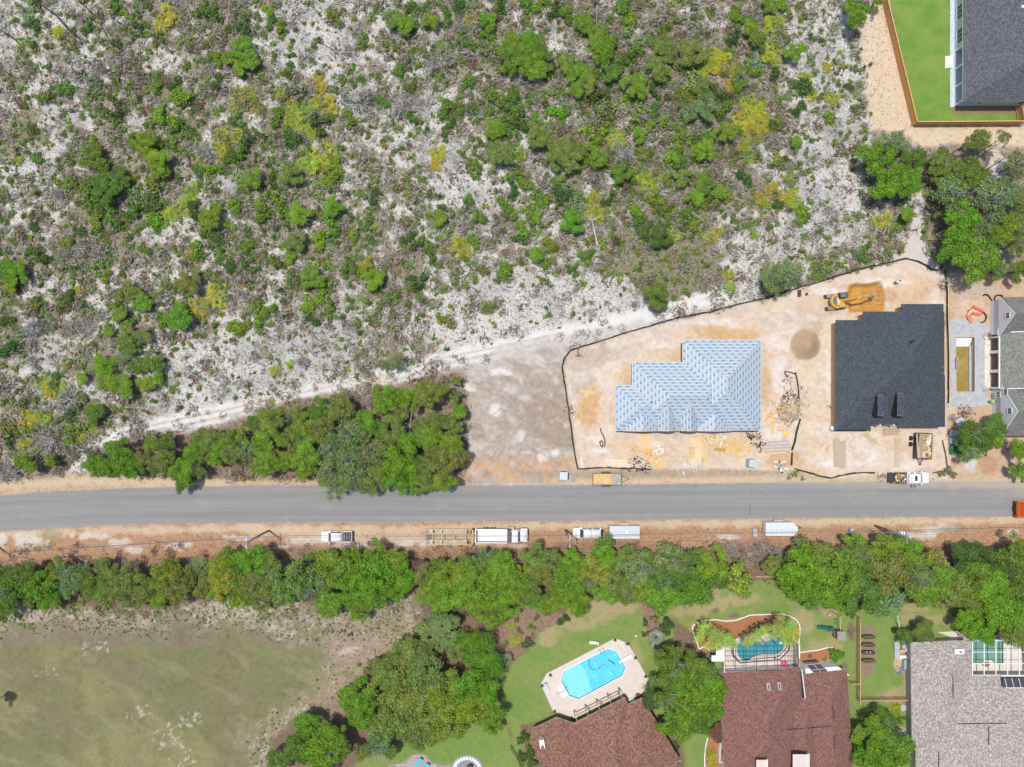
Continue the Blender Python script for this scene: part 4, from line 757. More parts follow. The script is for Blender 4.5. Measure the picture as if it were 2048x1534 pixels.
VERGE = """1380,1120,12R 1470,1098,20R 1500,1110,18R 1530,1095,20R 1550,1110,18R 1575,1112,16R 1440,1100,14R 700,1096,14R 790,1108,16R 825,1118,14R 550,1110,12R 240,1120,14R 270,1126,12R 380,1122,10R 1880,1110,14R 1905,1100,16R 1640,1090,12R 1390,1110,10N 166,1183,14N 1590,948,7O 1578,955,5O 1605,958,5O 1893,943,10O 1905,950,8O 1880,950,6O 160,1205,8B 145,1212,7B 210,1212,8B 222,1206,7B 330,1210,7B 110,1208,9O 65,1216,8G 470,1205,9B 500,1205,7B 5,1235,9O 555,1200,8O 935,1225,10G 905,1222,9G 700,1270,6G 690,1262,4G 665,1262,4G 720,1330,5G 740,1340,4G 990,1130,10R 1085,1108,8R 950,1108,8R 1000,1105,8R 925,870,12R 933,890,9R 930,905,9R 938,855,8R 915,875,8R 1905,835,9N 1912,842,8N 1900,938,8N"""
def put_trees(lst, group, name='oak_tree', m=1.0, **kw):
    for (x, y, r, k) in parse(lst): tree(x, y, r*m, k, name=name, group=group, **kw)
put_trees(GROVE, 'trees of the grove between the white trail and the road', m=1.06)
for (x, y, r, k) in parse(CLUS):
    if r > 5: tree(x, y, r*1.05, k, h=max(1.8, r/S*1.45), name='scrub_tree', group='small trees standing in the open scrub')
put_trees(EAST, 'trees of the eastern wood', name='sand_oak_tree')
put_trees(OAKS, 'oaks on the open white sand', name='sand_oak_tree')
put_trees(HEDGE, 'trees of the long hedge below the road', name='hedge_tree', m=1.17)
put_trees(SOUTH, 'large garden trees', name='garden_tree')
for (x, y, r) in [(1135,1168,46), (1399,1168,46)]: tree(x, y, r, 'S', h=6.5, name='round_oak_tree', group='two big round smooth oaks in the hedge')
tree(1476, 1166, 34, 'O', h=5.5, kind='flower', name='flowering_tree', label='tree speckled with yellow blossom above the mulch bed of the kidney pool')
tree(1868, 1120, 28, 'O', h=5.0, kind='flower', name='flowering_tree', label='yellow-blossomed crown in the hedge below the eastern utility pole')
tree(1434, 1466, 20, 'R', h=3.2, kind='fine', name='red_leaf_tree', label='dark maroon round tree at the left edge of the maroon roof').children[-1].color = (.09, .03, .035, 1)
tree(-14, 1404, 16, 'G', h=4.5, name='garden_tree', label='tree half outside the left edge of the mown field')
# ---- scrub bushes
def bush(x, y, r, k, parent=None, name=None, label=None, cat='shrub', group=None):
    q = random.Random(int(x*11+y*17)); rm_ = r/S
    key = {'Y': 'y', 'N': 'n', 'R': 'n', 'P': 'p', 'O': 'o'}.get(k, 'g'); h = rm_*.8
    wx, wy = W(x, y, h*.6); o = link_mesh(name or {'y': 'palmetto', 'n': 'dead_bush'}.get(key, 'scrub_bush'), q.choice(SH[key]))
    o.location = (wx, wy, gz(wx, wy)-.02); o.rotation_euler = (0, 0, q.uniform(0, 6.28))
    o.scale = (rm_*q.uniform(1.0, 1.2), rm_*q.uniform(1.0, 1.2), rm_*q.uniform(.85, 1.15)); o.color = jit(COLR[k], q, .2)
    look = {'y': 'yellow-green saw palmetto', 'n': 'leafless grey bush' if k == 'N' else 'reddish dry bush'}.get(key, f"{'big ' if r > 15 else 'small ' if r < 9 else ''}{ADJ[k]} bush")
    return tag(o, label or where(x, y, look), cat, group)
sh = sorted(parse(SHR), key=lambda s_: -s_[2]); cnt = {}; small = []
G_ = {'y': 'saw palmettos in the scrub', 'n': 'leafless bushes in the scrub'}
for (x, y, r, k) in sh:
    key = {'Y': 'y', 'N': 'n', 'R': 'n'}.get(k, 'g'); cnt[key] = cnt.get(key, 0)+1
    if key == 'g' and cnt[key] > 285: small.append((x, y, r, k)); continue
    bush(x, y, r*1.22, k, cat={'y': 'palmetto', 'n': 'dead bush'}.get(key, 'bush'), group=G_.get(key, 'green bushes in the scrub'))
for (x, y, r, k) in parse(YARD): bush(x, y, r, k, name='garden_shrub', cat='shrub', group='shrubs planted in the gardens')
for (x, y, r, k) in parse(VERGE): bush(x, y, r, k, name='verge_bush', cat='bush', group='bushes along the road verge and hedge foot')
# ---- undergrowth nobody could count: joined
def scatter_stuff(name, pts, tmpl, cols, label, cat):
    Vs = []; Ts = []; rg = np.random.default_rng(5)
    for (wx, wy, s_, ci) in pts:
        V, T = tmpl[int(rg.integers(len(tmpl)))]; a = rg.uniform(0, 6.28); ca, sa = math.cos(a), math.sin(a)
        v = V*s_; v = np.stack([v[:, 0]*ca-v[:, 1]*sa+wx, v[:, 0]*sa+v[:, 1]*ca+wy, v[:, 2]*.9+gz(wx, wy)-.02], 1)
        Vs.append(v); Ts.append(T*np.array(cols[ci])*rg.uniform(.75, 1.3))
    me = q_mesh(name, np.concatenate(Vs), np.concatenate(Ts), [leafm]); o = link_mesh(name, me); o.color = (1, 1, 1, 1)
    return tag(o, label, cat, kind='stuff')
tm_g = [crown(200+i, n=46, leaf=.42, nl=4, lr=.5, h=.7, z0=.2)[:2] for i in range(6)]
def inreg(px, py):
    x, y = P(px, py); i = int(np.searchsorted(gy, y)); j = int(np.searchsorted(gx, x)); return reg[i, j], wf[i, j], float(n_b[i, j]), float(ol[i, j, 0]), float(n_a[i, j])
pts = [(*W(x, y, .3), r/S*1.1, {'B': 0, 'G': 1, 'D': 2, 'O': 3, 'P': 4}.get(k, 1)) for (x, y, r, k) in small]
q = random.Random(3); n_t = 0
def trackd(x, y):
    return min(math.hypot(x-a, y-b_) for a, b_ in T)
nT = len(T)
while n_t < 9000:
    x = q.uniform(-25, 1880); y = q.uniform(-25, 960)
    rg_, w_, nb_, o_, na_ = inreg(x, y)
    if rg_ != 0: continue
    # stay north of the trail
    yl = np.interp(x, [p[0] for p in T], [p[1] for p in T])
    if y > yl-12 and x < 1450: continue
    if x > 1735 and y < 300: continue
    pr = (.8-.55*w_)*(.35+1.3*max(0, nb_-.2))
    if x > 900 and x < 1460 and y > 560: pr *= .5
    if x < 900 and y > 640: pr *= .9
    if q.random() > pr: continue
    s_ = q.choice([.22, .28, .35, .45, .6, .75])*q.uniform(.8, 1.2)
    kk = q.random(); ci = 4 if kk < .30 else 1 if kk < .52 else 3 if kk < .74 else 2 if kk < .88 else 0 if kk < .96 else 5
    pts.append((*W(x, y, .2), s_, ci)); n_t += 1
UC = [COLR['B'], COLR['G'], COLR['D'], COLR['O'], COLR['P'], (.28, .24, .03), (.38, .35, .30), (.24, .165, .115), (.20, .235, .11)]
scatter_stuff('undergrowth', pts, tm_g, UC, 'countless small green and olive herbs growing between the scrub bushes', 'undergrowth')
tm_m = [crown(230+i, n=150, leaf=.24, nl=6, lr=.42, h=.75, z0=.2, jit=.1)[:2] for i in range(6)]; pts = []
while len(pts) < 1150:
    x = q.uniform(-25, 1860); y = q.uniform(-25, 940); rg_, w_, nb_, o_, na_ = inreg(x, y)
    if rg_ != 0 or (x > 1735 and y < 300) or (y > np.interp(x, [p[0] for p in T], [p[1] for p in T])-25 and x < 1450): continue
    pr = (.8-.6*w_)*(.4+1.2*max(0, na_-.3))
    if (x > 900 and y > 560) or (x < 900 and y > 640): pr *= .25
    if x > 1250 and x < 1450 and y > 480: pr *= .2
    if q.random() > pr: continue
    kk = q.random(); pts.append((*W(x, y, .5), q.uniform(.6, 1.15), 4 if kk < .36 else 1 if kk < .6 else 2 if kk < .76 else 3 if kk < .9 else 0))
scatter_stuff('low_scrub', pts, tm_m, UC, 'low merging scrub of grey-green and olive bushes between the larger ones', 'low scrub')
# dry brush: grey twig mats
def twigmat(seed, n=26):
    rg = np.random.default_rng(seed); c = rg.normal(scale=.45, size=(n, 3)); c[:, 2] = rg.uniform(.05, .5, n)
    nr = rg.normal(size=(n, 3)); T = rg.uniform(.7, 1.25, (n, 1))*np.ones((1, 3)); V, T = quads(c, nr, rg.uniform(.5, 1.1, n), T, asp=.06, seed=seed); return V, T
tm_t = [twigmat(300+i) for i in range(8)]; pts = []
while len(pts) < 4600:
    x = q.uniform(-25, 1900); y = q.uniform(-25, 960); rg_, w_, nb_, o_, na_ = inreg(x, y)
    if rg_ != 0 or (x > 1735 and y < 300): continue
    if q.random() > (.85-.6*w_)*(1-.6*o_)*(.4+na_): continue
    pts.append((*P(x, y), q.uniform(.5, 1.7), 6 if q.random() < .82 else 7))
while len(pts) < 6000:
    x = q.uniform(0, 2048); y = q.choice([q.uniform(1085, 1230), q.uniform(860, 960)])
    if (y < 1000 and x > 930) or inreg(x, y)[0] in (6, 7) or inreg(x, y-10)[0] == 6: continue
    pts.append((*P(x, y), q.uniform(.5, 1.2), 7 if q.random() < .6 else 6))
scatter_stuff('dry_brush', pts, tm_t, UC, 'grey and brown dry twigs lying and standing all over the scrub', 'dry brush')
# grass tufts on the field edge and weeds on the strips
pts = []
while len(pts) < 1900:
    x = q.uniform(-20, 860); y = q.uniform(1195, 1534); rg_, *_z = inreg(x, y)
    if rg_ not in (4, 5): continue
    if rg_ == 5: continue
    if x > 560 and y > 1280 and q.random() > .25: continue
    pts.append((*P(x, y), q.uniform(.1, .5)**1.3, q.choice([3, 8, 8, 6, 4])))
for i in range(420):
    y = q.uniform(0, 250); x = 1735+(y/250)*90*q.uniform(.4, 1)-8+q.uniform(-20, 6) if i % 2 else q.uniform(1700, 1800)
    if y < 245: pts.append((*P(min(x, 1758+y*.25), y), q.uniform(.06, .16), q.choice([3, 7, 3])))
scatter_stuff('weeds', pts, tm_g, UC, 'low tufts and weeds along the field edge and the bare strip', 'weeds')
# ---- palms
def palm(px, py, r, h, kind='fan', colr=(.16, .21, .05), label=None, name='palm_tree', group=None):
    x, y = W(px, py, h); q = random.Random(int(px+py*3)); z = gz(x, y)
    t = empty(name, (x, y, z), q.uniform(0, 6.28), label or where(px, py, {'fan': 'fan palm', 'silver': 'silvery fan palm', 'feather': 'feathery palm'}[kind]), 'palm', group)
    mb = MB(); mb.path([(0, 0, -.1), (.05, .02, h*.5), (0, 0, h)], .16, 7, 0, .12); mb.build('trunk', bark, t, smooth=True)
    m = {'fan': PALM, 'silver': SILV, 'feather': FEATH}[kind]; c = link_mesh('crown', q.choice(m), t); c.location = (0, 0, h); s_ = r/S*(.9 if kind != 'feather' else 1.1); c.scale = (s_, s_, s_); c.color = (*colr, 1)
    return t
for (x, y, r, h) in [(860,1272,30,3.5),(885,1250,30,4.5),(900,1275,26,3.5),(868,1240,20,3),(845,1255,18,2.5),(905,1245,20,4),(880,1290,20,3)]: palm(x, y, r*1.1, h, colr=(.17, .22, .08), group='sabal palms at the hedge corner')
palm(1014, 1318, 20, 1.2, 'silver', (.26, .29, .20), label='silvery fan palm at the left side of the pool lawn'); palm(1312, 1273, 22, 1.6, 'silver', (.30, .34, .29), label='silvery blue fan palm right of the bright blue pool'); palm(1310, 1290, 14, 1.0, 'silver', (.30, .34, .29), label='lower small silver palm touching the dark shrubs')
for (x, y, r, h) in [(1410,1256,18,4.6),(1425,1268,18,5),(1398,1275,14,4),(1440,1272,17,4.6),(1455,1280,16,4.4),(1415,1290,15,4.2),(1436,1290,14,4),(1466,1288,12,4.5),(1403,1262,12,4),(1502,1278,14,4.4),(1515,1270,15,4.8),(1524,1262,13,4.4),(1492,1284,12,4.2),(1533,1258,12,4),(1552,1255,18,5.2),(1568,1262,18,5),(1580,1250,16,4.6),(1572,1278,15,4.8),(1590,1268,14,4.4),(1560,1240,13,4.2),(1585,1283,12,4.4),(1548,1270,12,4.2)]:
    palm(x, y, r*.82, h, 'feather', jit((.32, .44, .10), q, .25)[:3], group='feathery palms round the kidney-shaped pool')
# ---- dead trees
def snag(px, py, r, h, label, k=0, char=False):
    x, y = W(px, py, h*.5); t = empty('dead_tree', (x, y, gz(x, y)), R.uniform(0, 6), label, 'dead tree')
    c = link_mesh('branches', SNAG[k % 3], t); s_ = r/S*1.3; c.scale = (s_, s_, h); return t
snag(592, 832, 16, 4, 'bare white dead tree at the top of the grove', 0); snag(735, 830, 18, 4, 'bare grey dead tree in the middle of the grove', 1); snag(763, 822, 14, 4, 'spidery white dead tree right of the grey one', 2)
snag(1185, 358, 14, 3.5, 'pale dead tree above the leaning dead pine', 0); snag(1905, 362, 18, 4, 'grey dead branches in the upper left of the eastern wood', 1); snag(1988, 455, 16, 4, 'grey dead branches low in the eastern wood', 2)
snag(270, 912, 18, 4, 'bare branches beside the fallen white log in the grove', 2); snag(345, 885, 14, 3.5, 'thin bare tree at the left part of the grove', 1); snag(757, 1487, 26, 4.5, 'grey dead tree at the bottom lawn', 0); snag(1270, 1138, 16, 4, 'bare pale branches inside the hedge above the blue pool', 1); snag(1450, 385, 14, 2, 'bare fallen-looking tree in the right scrub', 2)
snag(640, 905, 12, 4, 'small bare branches in the lower grove', 1); snag(735, 935, 14, 5, 'white bare branches near the dusty oaks', 2)
def log(pts, r0, r1, mat, label, name='snag', h0=0.1, h1=None, twigs=3):
    P0 = [(*W(x, y, 0), 0) for x, y in pts]; n = len(P0); h1 = h0 if h1 is None else h1
    x0, y0 = W(*pts[0], h0); t = empty(name, (x0, y0, 0), 0, label, 'dead trunk'); mb = MB(); L = []
    for i, (x, y) in enumerate(pts):
        h = h0+(h1-h0)*i/(n-1); wx, wy = W(x, y, h); L.append((wx, wy, gz(wx, wy)+h))
    mb.path(L, r0, 6, 0, r1); q = random.Random(int(pts[0][0]))
    for i in range(twigs):
        b_ = L[q.randint(n//2, n-1)]; twig(mb, q, b_, (q.uniform(-1, 1), q.uniform(-1, 1), .1), q.uniform(.6, 1.8), r1, 1, 3)
    t.location = (x0, y0, 0); o = mb.build('trunk', mat, t, world=True); return t
log([(162,80),(135,57),(110,28),(70,0),(60,-12)], .17, .08, charw, 'longest black charred trunk in the upper left scrub', h0=.1, h1=3.0)
log([(42,89),(18,70),(0,60),(-10,55)], .14, .08, charw, 'black charred trunk meeting the left edge near the top', h1=1.8)
log([(188,29),(172,14),(158,3)], .12, .06, charw, 'short black charred trunk near the top edge', h1=2.0); log([(245,52),(235,42),(222,33)], .10, .05, charw, 'smallest black charred trunk of the upper left group', h1=1.6); log([(135,256),(120,246),(108,238)], .09, .04, charw, 'thin dark stick lying in the left scrub', h1=1)
log([(517,76),(505,55),(498,40),(490,33)], .10, .04, charw, 'dark leaning stem beside the bright thicket near the top', h1=2.4); log([(556,113),(545,103),(538,93)], .09, .05, charw, 'forked dark stem right of the bright thicket'); log([(634,153),(648,143),(662,131)], .09, .05, deadw, 'pale log above the largest palmetto patch')
log([(629,83),(650,90),(670,103),(693,128)], .08, .04, charw, 'long crooked dark branch on white sand'); log([(663,82),(675,103)], .07, .05, charw, 'dark stick crossing the crooked branch'); log([(697,102),(713,118),(716,124)], .09, .06, deadw, 'pale log right of the crooked branch'); log([(610,97),(622,106)], .07, .05, charw, 'short dark stick left of the crooked branch'); log([(655,19),(668,10),(678,1)], .08, .05, deadw, 'pale pole at the top edge on white sand'); log([(726,55),(742,36),(752,28)], .07, .04, deadw, 'thin grey pole in the upper middle scrub')
log([(1195,491),(1189,463),(1184,440),(1183,428)], .12, .05, simple('bleached_wood', (.62, .60, .57), .9), 'white bleached leaning pine stem in the middle of the scrub', name='leaning_pine', h1=2.2, twigs=5); log([(1184,440),(1192,436),(1199,433)], .07, .03, bpy.data.materials['bleached_wood'], 'white forked limb beside the bleached pine stem', h0=1.6, h1=1.9)
log([(656,438),(648,421),(641,410),(633,404)], .08, .05, bpy.data.materials['bleached_wood'], 'white crooked branch left of a round bright scrub tree', h1=1.5); log([(778,265),(775,250)], .08, .05, bpy.data.materials['bleached_wood'], 'short white log in the middle left scrub'); log([(316,60),(305,56),(285,49)], .07, .04, deadw, 'thin pale pole near the top left'); log([(1193,62),(1193,20)], .06, .04, deadw, 'thin upright pale stem near the top middle', h1=1.5)
log([(273,912),(295,908),(318,904)], .12, .06, bpy.data.materials['bleached_wood'], 'white fallen trunk in the left part of the grove', h0=2, h1=2.6); log([(2010,942),(2030,930),(2060,926)], .16, .14, deadw, 'pale fallen trunk by the right edge of the photo', h0=.4); log([(21,488),(12,475),(10,462)], .07, .04, deadw, 'pale bent branch at the left edge'); log([(270,506),(282,516)], .07, .05, charw, 'short dark stick in the lower left scrub'); log([(5,480),(0,478)], .06, .05, charw, 'dark stick end at the left edge')
log([(155,1149),(170,1135),(190,1126)], .12, .07, charw, 'dark fallen trunk above the hedge at left', h0=.5); log([(815,868),(820,850),(824,822)], .12, .06, deadw, 'thin pale trunk standing clear in the right grove', h0=.2, h1=4); log([(1972,912),(1974,895)], .13, .09, bark, 'short bare trunk below the dusty oaks beside the drive', h0=.1, h1=3)
for a, b_, l in [((1944,324),(1990,292),'slanting thin pine trunk crossing to the bare strip'), ((1971,341),(2012,315),'slanting thin pine trunk over the white sand gap')]:
    log([a, ((a[0]+b_[0])/2, (a[1]+b_[1])/2-1), b_], .12, .06, bark, l, h0=.3, h1=7)
tree(1998, 282, 15, 'O', h=7.5, kind='loose', name='pine_tree', label='small open pine crown just below the wooden fence'); tree(1958, 278, 20, 'O', h=7.5, kind='loose', name='pine_tree', label='wider open pine crown left of the small one'); tree(1932, 290, 14, 'O', h=7, kind='loose', name='pine_tree', label='leftmost open pine crown below the wooden fence')
# ================================================================ BUILDINGS
def shingle(name, cols, u=.9, v=.145, spread=.5, rough=.9):
    m, t, b = new_mat(name); b.inputs['Roughness'].default_value = rough; b.inputs['Specular IOR Level'].default_value = .2
    uv = t.nodes.new('ShaderNodeUVMap'); uv.uv_map = 'uv'; sp = t.nodes.new('ShaderNodeSeparateXYZ'); t.links.new(uv.outputs[0], sp.inputs[0])
    row = math_n(t, 'FLOOR', math_n(t, 'DIVIDE', sp.outputs[1], v))
    uu = math_n(t, 'ADD', sp.outputs[0], math_n(t, 'MULTIPLY', math_n(t, 'SINE', math_n(t, 'MULTIPLY', row, 12.9898)), 43.7))
    tab = math_n(t, 'FLOOR', math_n(t, 'DIVIDE', uu, u*.3))
    cx = t.nodes.new('ShaderNodeCombineXYZ'); t.links.new(tab, cx.inputs[0]); t.links.new(row, cx.inputs[1])
    wn = t.nodes.new('ShaderNodeTexWhiteNoise'); wn.noise_dimensions = '2D'; t.links.new(cx.outputs[0], wn.inputs['Vector'])
    tc = t.nodes.new('ShaderNodeTexCoord'); n1 = noise(t, 2.2, 5, .7, tc.outputs['Object']); n2 = noise(t, .35, 3, .5, tc.outputs['Object'])
    f = math_n(t, 'ADD', math_n(t, 'MULTIPLY', wn.outputs[0], .6), math_n(t, 'MULTIPLY', n1, .5))
    r = t.nodes.new('ShaderNodeValToRGB'); t.links.new(f, r.inputs[0]); el = r.color_ramp.elements
    el[0].position = .5-spread*.6; el[0].color = (*cols[0], 1); el[1].position = .5+spread*.6; el[1].color = (*cols[-1], 1)
    if len(cols) > 2: e = el.new(.52); e.color = (*cols[1], 1)
    gap = math_n(t, 'LESS_THAN', math_n(t, 'FRACT', math_n(t, 'DIVIDE', sp.outputs[1], v)), .10)
    c = mix_c(t, math_n(t, 'MULTIPLY', gap, .35), r.outputs[0], tuple(q*.5 for q in cols[0]))
    c = mix_c(t, math_n(t, 'MULTIPLY', ramp(t, n2, .3, .8), .2), c, (1.25, 1.2, 1.15), 'MULTIPLY')
    t.links.new(c, b.inputs['Base Color']); bump(t, b, wn.outputs[0], .3, .015)
    return m
def wrap_mat():
    m, t, b = new_mat('roof_underlayment'); b.inputs['Roughness'].default_value = .55
    uv = t.nodes.new('ShaderNodeUVMap'); uv.uv_map = 'uv'; sp = t.nodes.new('ShaderNodeSeparateXYZ'); t.links.new(uv.outputs[0], sp.inputs[0])
    tc = t.nodes.new('ShaderNodeTexCoord'); n = noise(t, 5, 4, .7, tc.outputs['Object']); nb = noise(t, 16, 2, .7, tc.outputs['Object'])
    v = math_n(t, 'DIVIDE', sp.outputs[1], .66); row = math_n(t, 'FLOOR', v); fv = math_n(t, 'FRACT', v)
    fv2 = math_n(t, 'ADD', fv, math_n(t, 'MULTIPLY', math_n(t, 'SUBTRACT', n, .5), .12))
    u = math_n(t, 'ADD', math_n(t, 'DIVIDE', sp.outputs[0], 1.42), math_n(t, 'MULTIPLY', math_n(t, 'FRACT', math_n(t, 'MULTIPLY', row, .37)), 1.0)); fu = math_n(t, 'FRACT', u)
    def band(x, a, b_): return math_n(t, 'MULTIPLY', math_n(t, 'GREATER_THAN', x, a), math_n(t, 'LESS_THAN', x, b_))
    dash = math_n(t, 'MULTIPLY', band(fu, .12, .56), band(fv2, .38, .60))
    dot = math_n(t, 'MULTIPLY', band(fu, .38, .58), band(fv2, .24, .72)); dash = math_n(t, 'MAXIMUM', math_n(t, 'MULTIPLY', dash, .95), dot)
    dash = math_n(t, 'MULTIPLY', dash, math_n(t, 'ADD', .55, math_n(t, 'MULTIPLY', ramp(t, nb, .3, .6), .45)))
    lap = band(fv, .0, .13); base = mix_c(t, ramp(t, n, .3, .7), (.37, .43, .47, 1), (.44, .49, .52, 1))
    c = mix_c(t, math_n(t, 'MULTIPLY', lap, .8), base, (.64, .67, .69, 1)); lap2 = band(fv, .90, 1.0)
    c = mix_c(t, math_n(t, 'MULTIPLY', lap2, .5), c, (.20, .32, .46, 1)); c = mix_c(t, math_n(t, 'MULTIPLY', dash, .95), c, (.04, .17, .38, 1)); ns = noise(t, .8, 4, .6, tc.outputs['Object']); c = mix_c(t, math_n(t, 'MULTIPLY', ramp(t, ns, .5, .8), .35), c, (.50, .53, .54, 1))
    t.links.new(c, b.inputs['Base Color']); bump(t, b, math_n(t, 'ADD', n, fv), .3, .03); return m
M_blk = shingle('charcoal_shingles', [(.042, .050, .062), (.060, .070, .084), (.085, .096, .110)])
M_gry = shingle('dark_grey_shingles', [(.062, .066, .075), (.095, .100, .110), (.14, .145, .15)])
M_grn = shingle('grey_green_shingles', [(.13, .135, .12), (.19, .19, .17), (.26, .255, .235)])
M_brn = shingle('brown_shingles', [(.105, .052, .042), (.205, .105, .078), (.33, .175, .12)], spread=.55)
M_mar = shingle('maroon_shingles', [(.14, .064, .054), (.195, .096, .080), (.26, .14, .115)])
M_tan = shingle('weathered_tan_shingles', [(.19, .16, .145), (.31, .27, .25), (.50, .46, .43)], spread=.6)
M_wrap = wrap_mat()
M_white = simple('white_paint', (.78, .78, .77), .5, var=.05); M_wht2 = simple('white_gutter', (.72, .72, .72), .45, var=.05)
M_dtrim = simple('dark_trim', (.04, .042, .045), .5); M_tanw = simple('tan_wall', (.42, .29, .17), .8, var=.1); M_redw = simple('brown_sheathing', (.22, .12, .09), .8)
M_bluew = simple('pale_blue_wall', (.50, .57, .63), .7, var=.06); M_gryw = simple('pale_grey_wall', (.70, .70, .71), .75, var=.05); M_taupe = simple('taupe_wall', (.46, .40, .35), .8, var=.08)
M_glass = simple('window_glass', (.05, .10, .085), .08, spec=.8, var=.3); M_dglass = simple('dark_glass', (.02, .024, .028), .08, spec=.8)
M_conc = simple('concrete', (.40, .405, .41), .85, var=.12, scale=1.2); M_deck = simple('cream_deck', (.60, .52, .46), .8, var=.05, scale=1.0); M_dark = simple('dark_interior', (.06, .05, .045), .9)
M_wood = simple('cedar_wood', (.52, .27, .085), .8, var=.22, scale=4); M_wood2 = simple('cedar_rail', (.62, .38, .16), .8, var=.15, scale=4); M_lum = simple('fresh_lumber', (.68, .50, .28), .8, var=.15, scale=4); M_osb = simple('plywood', (.62, .40, .17), .8, var=.18, scale=3); M_lum2 = simple('grey_lumber', (.42, .35, .27), .8, var=.15, scale=4)
M_metal = simple('grey_metal', (.45, .46, .47), .4, .5, .1); M_black = simple('black_plastic', (.018, .019, .021), .5, var=.3); M_rub = simple('rubber', (.025, .025, .026), .8); M_wp = simple('white_vehicle_paint', (.78, .78, .79), .25, var=.03, coat=.6)
def clip(poly, a, b, c):      # keep a*x+b*y+c >= 0
    out = []; n = len(poly)
    for i in range(n):
        p, q_ = poly[i], poly[(i+1) % n]; dp = a*p[0]+b*p[1]+c; dq = a*q_[0]+b*q_[1]+c
        if dp >= 0: out.append(p)
        if (dp > 0 > dq) or (dp < 0 < dq): s_ = dp/(dp-dq); out.append((p[0]+(q_[0]-p[0])*s_, p[1]+(q_[1]-p[1])*s_))
    return out
def ccw(p):
    a = sum(p[i][0]*p[(i+1) % len(p)][1]-p[(i+1) % len(p)][0]*p[i][1] for i in range(len(p)))
    return p if a > 0 else p[::-1]
def hip(mb, poly, he, pitch, gables=(), m=0, fascia=1, gm_=2, th=.2, pitches=None):
    """hipped (or gabled) roof over a convex polygon, eave height he"""
    n = len(poly); L = []
    for i in range(n):
        a, b_ = poly[i], poly[(i+1) % n]; l = math.dist(a, b_); nx, ny = -(b_[1]-a[1])/l, (b_[0]-a[0])/l
        pt = pitch if pitches is None else pitches[i]
        L.append((nx*pt, ny*pt, -(nx*a[0]+ny*a[1])*pt, (b_[0]-a[0])/l, (b_[1]-a[1])/l, a, pt))
    hz = lambda p, e: he+e[0]*p[0]+e[1]*p[1]+e[2]
    edges = {i: [] for i in gables}
    for i in range(n):
        if i in gables: continue
        f = list(poly); e = L[i]
        for j in range(n):
            if j == i or j in gables: continue
            g = L[j]; f = clip(f, g[0]-e[0], g[1]-e[1], g[2]-e[2])
            if len(f) < 3: break
        if len(f) < 3: continue
        sl = math.sqrt(1+e[6]**2)
        mb.face([(p[0], p[1], hz(p, e)) for p in f], m, [((p[0]-e[5][0])*e[3]+(p[1]-e[5][1])*e[4], (hz(p, e)-he)/e[6]*sl) for p in f])
        for g in gables:
            q_ = L[g]
            for p in f:
                if abs(q_[0]*p[0]+q_[1]*p[1]+q_[2]) < 1e-4: edges[g].append((p[0], p[1], hz(p, e)))
    for i in range(n):
        a, b_ = poly[i], poly[(i+1) % n]
        mb.face([(a[0], a[1], he-th), (b_[0], b_[1], he-th), (b_[0], b_[1], he), (a[0], a[1], he)], fascia)
        if i in gables:
            e = L[i]; pts_ = sorted(edges[i], key=lambda p: p[0]*e[3]+p[1]*e[4])
            top = [p for k, p in enumerate(pts_) if k == 0 or math.dist(p[:2], pts_[k-1][:2]) > .02]
            if len(top) > 2: mb.face([top[0]]+[(p[0], p[1], p[2]) for p in top[1:][::-1]] if False else list(reversed(top)), gm_)
            # rake board standing a little proud
            for p, q_ in zip(top, top[1:]):
                ox, oy = e[0]/e[6]*-.03, e[1]/e[6]*-.03
                mb.face([(p[0]+ox, p[1]+oy, p[2]-.22), (q_[0]+ox, q_[1]+oy, q_[2]-.22), (q_[0]+ox, q_[1]+oy, q_[2]+.03), (p[0]+ox, p[1]+oy, p[2]+.03)], fascia)
                mb.face([(p[0]+ox, p[1]+oy, p[2]+.03), (q_[0]+ox, q_[1]+oy, q_[2]+.03), (q_[0]-ox*3, q_[1]-oy*3, q_[2]+.03), (p[0]-ox*3, p[1]-oy*3, p[2]+.03)], fascia)
    mb.face([(p[0], p[1], he-th) for p in poly[::-1]], fascia)
def inset(poly, d):
    n = len(poly); out = []
    for i in range(n):
        a, b_, c = poly[i-1], poly[i], poly[(i+1) % n]
        def nrm(p, q_): l = math.dist(p, q_); return (-(q_[1]-p[1])/l, (q_[0]-p[0])/l)
        n1, n2 = nrm(a, b_), nrm(b_, c); k = 1+n1[0]*n2[0]+n1[1]*n2[1]
        out.append((b_[0]+(n1[0]+n2[0])*d/k, b_[1]+(n1[1]+n2[1])*d/k))
    return out
def rectp(x0, y0, x1, y1, he): return ccw([W(x0, y0, he), W(x1, y0, he), W(x1, y1, he), W(x0, y1, he)])
def polyp(pts, he): return ccw([W(x, y, he) for x, y in pts])
def house(name, label, wings, mats, wallm, center, ov=.45, base=0):
    """wings: (poly, eave, pitch, gables)"""
    t = empty(name, (*center, 0), 0, label, 'house')
    mb = MB(); wl = MB()
    for k, w in enumerate(wings):
        poly, he, pitch, gb = w[:4]; o_ = .004*k; poly2 = [(p[0]+o_, p[1]+o_) for p in poly]
        hip(mb, poly2, he+o_, pitch, gb)
        if len(w) < 5 or w[4]: wl.prism(inset(poly2, w[5] if len(w) > 5 else ov), base-.2, he-.2-o_-.01, 0, cap=False)
    r = mb.build('roof', mats, t, world=True); wo = wl.build('wall', wallm, t, world=True)
    return t, r, wo
def part(mb, name, mat, parent, **kw): return mb.build(name, mat, parent, world=True, **kw)
def sub(mb, name, mat, part_, root): 
    o = mb.build(name, mat, root, world=True); o.parent = part_; return o
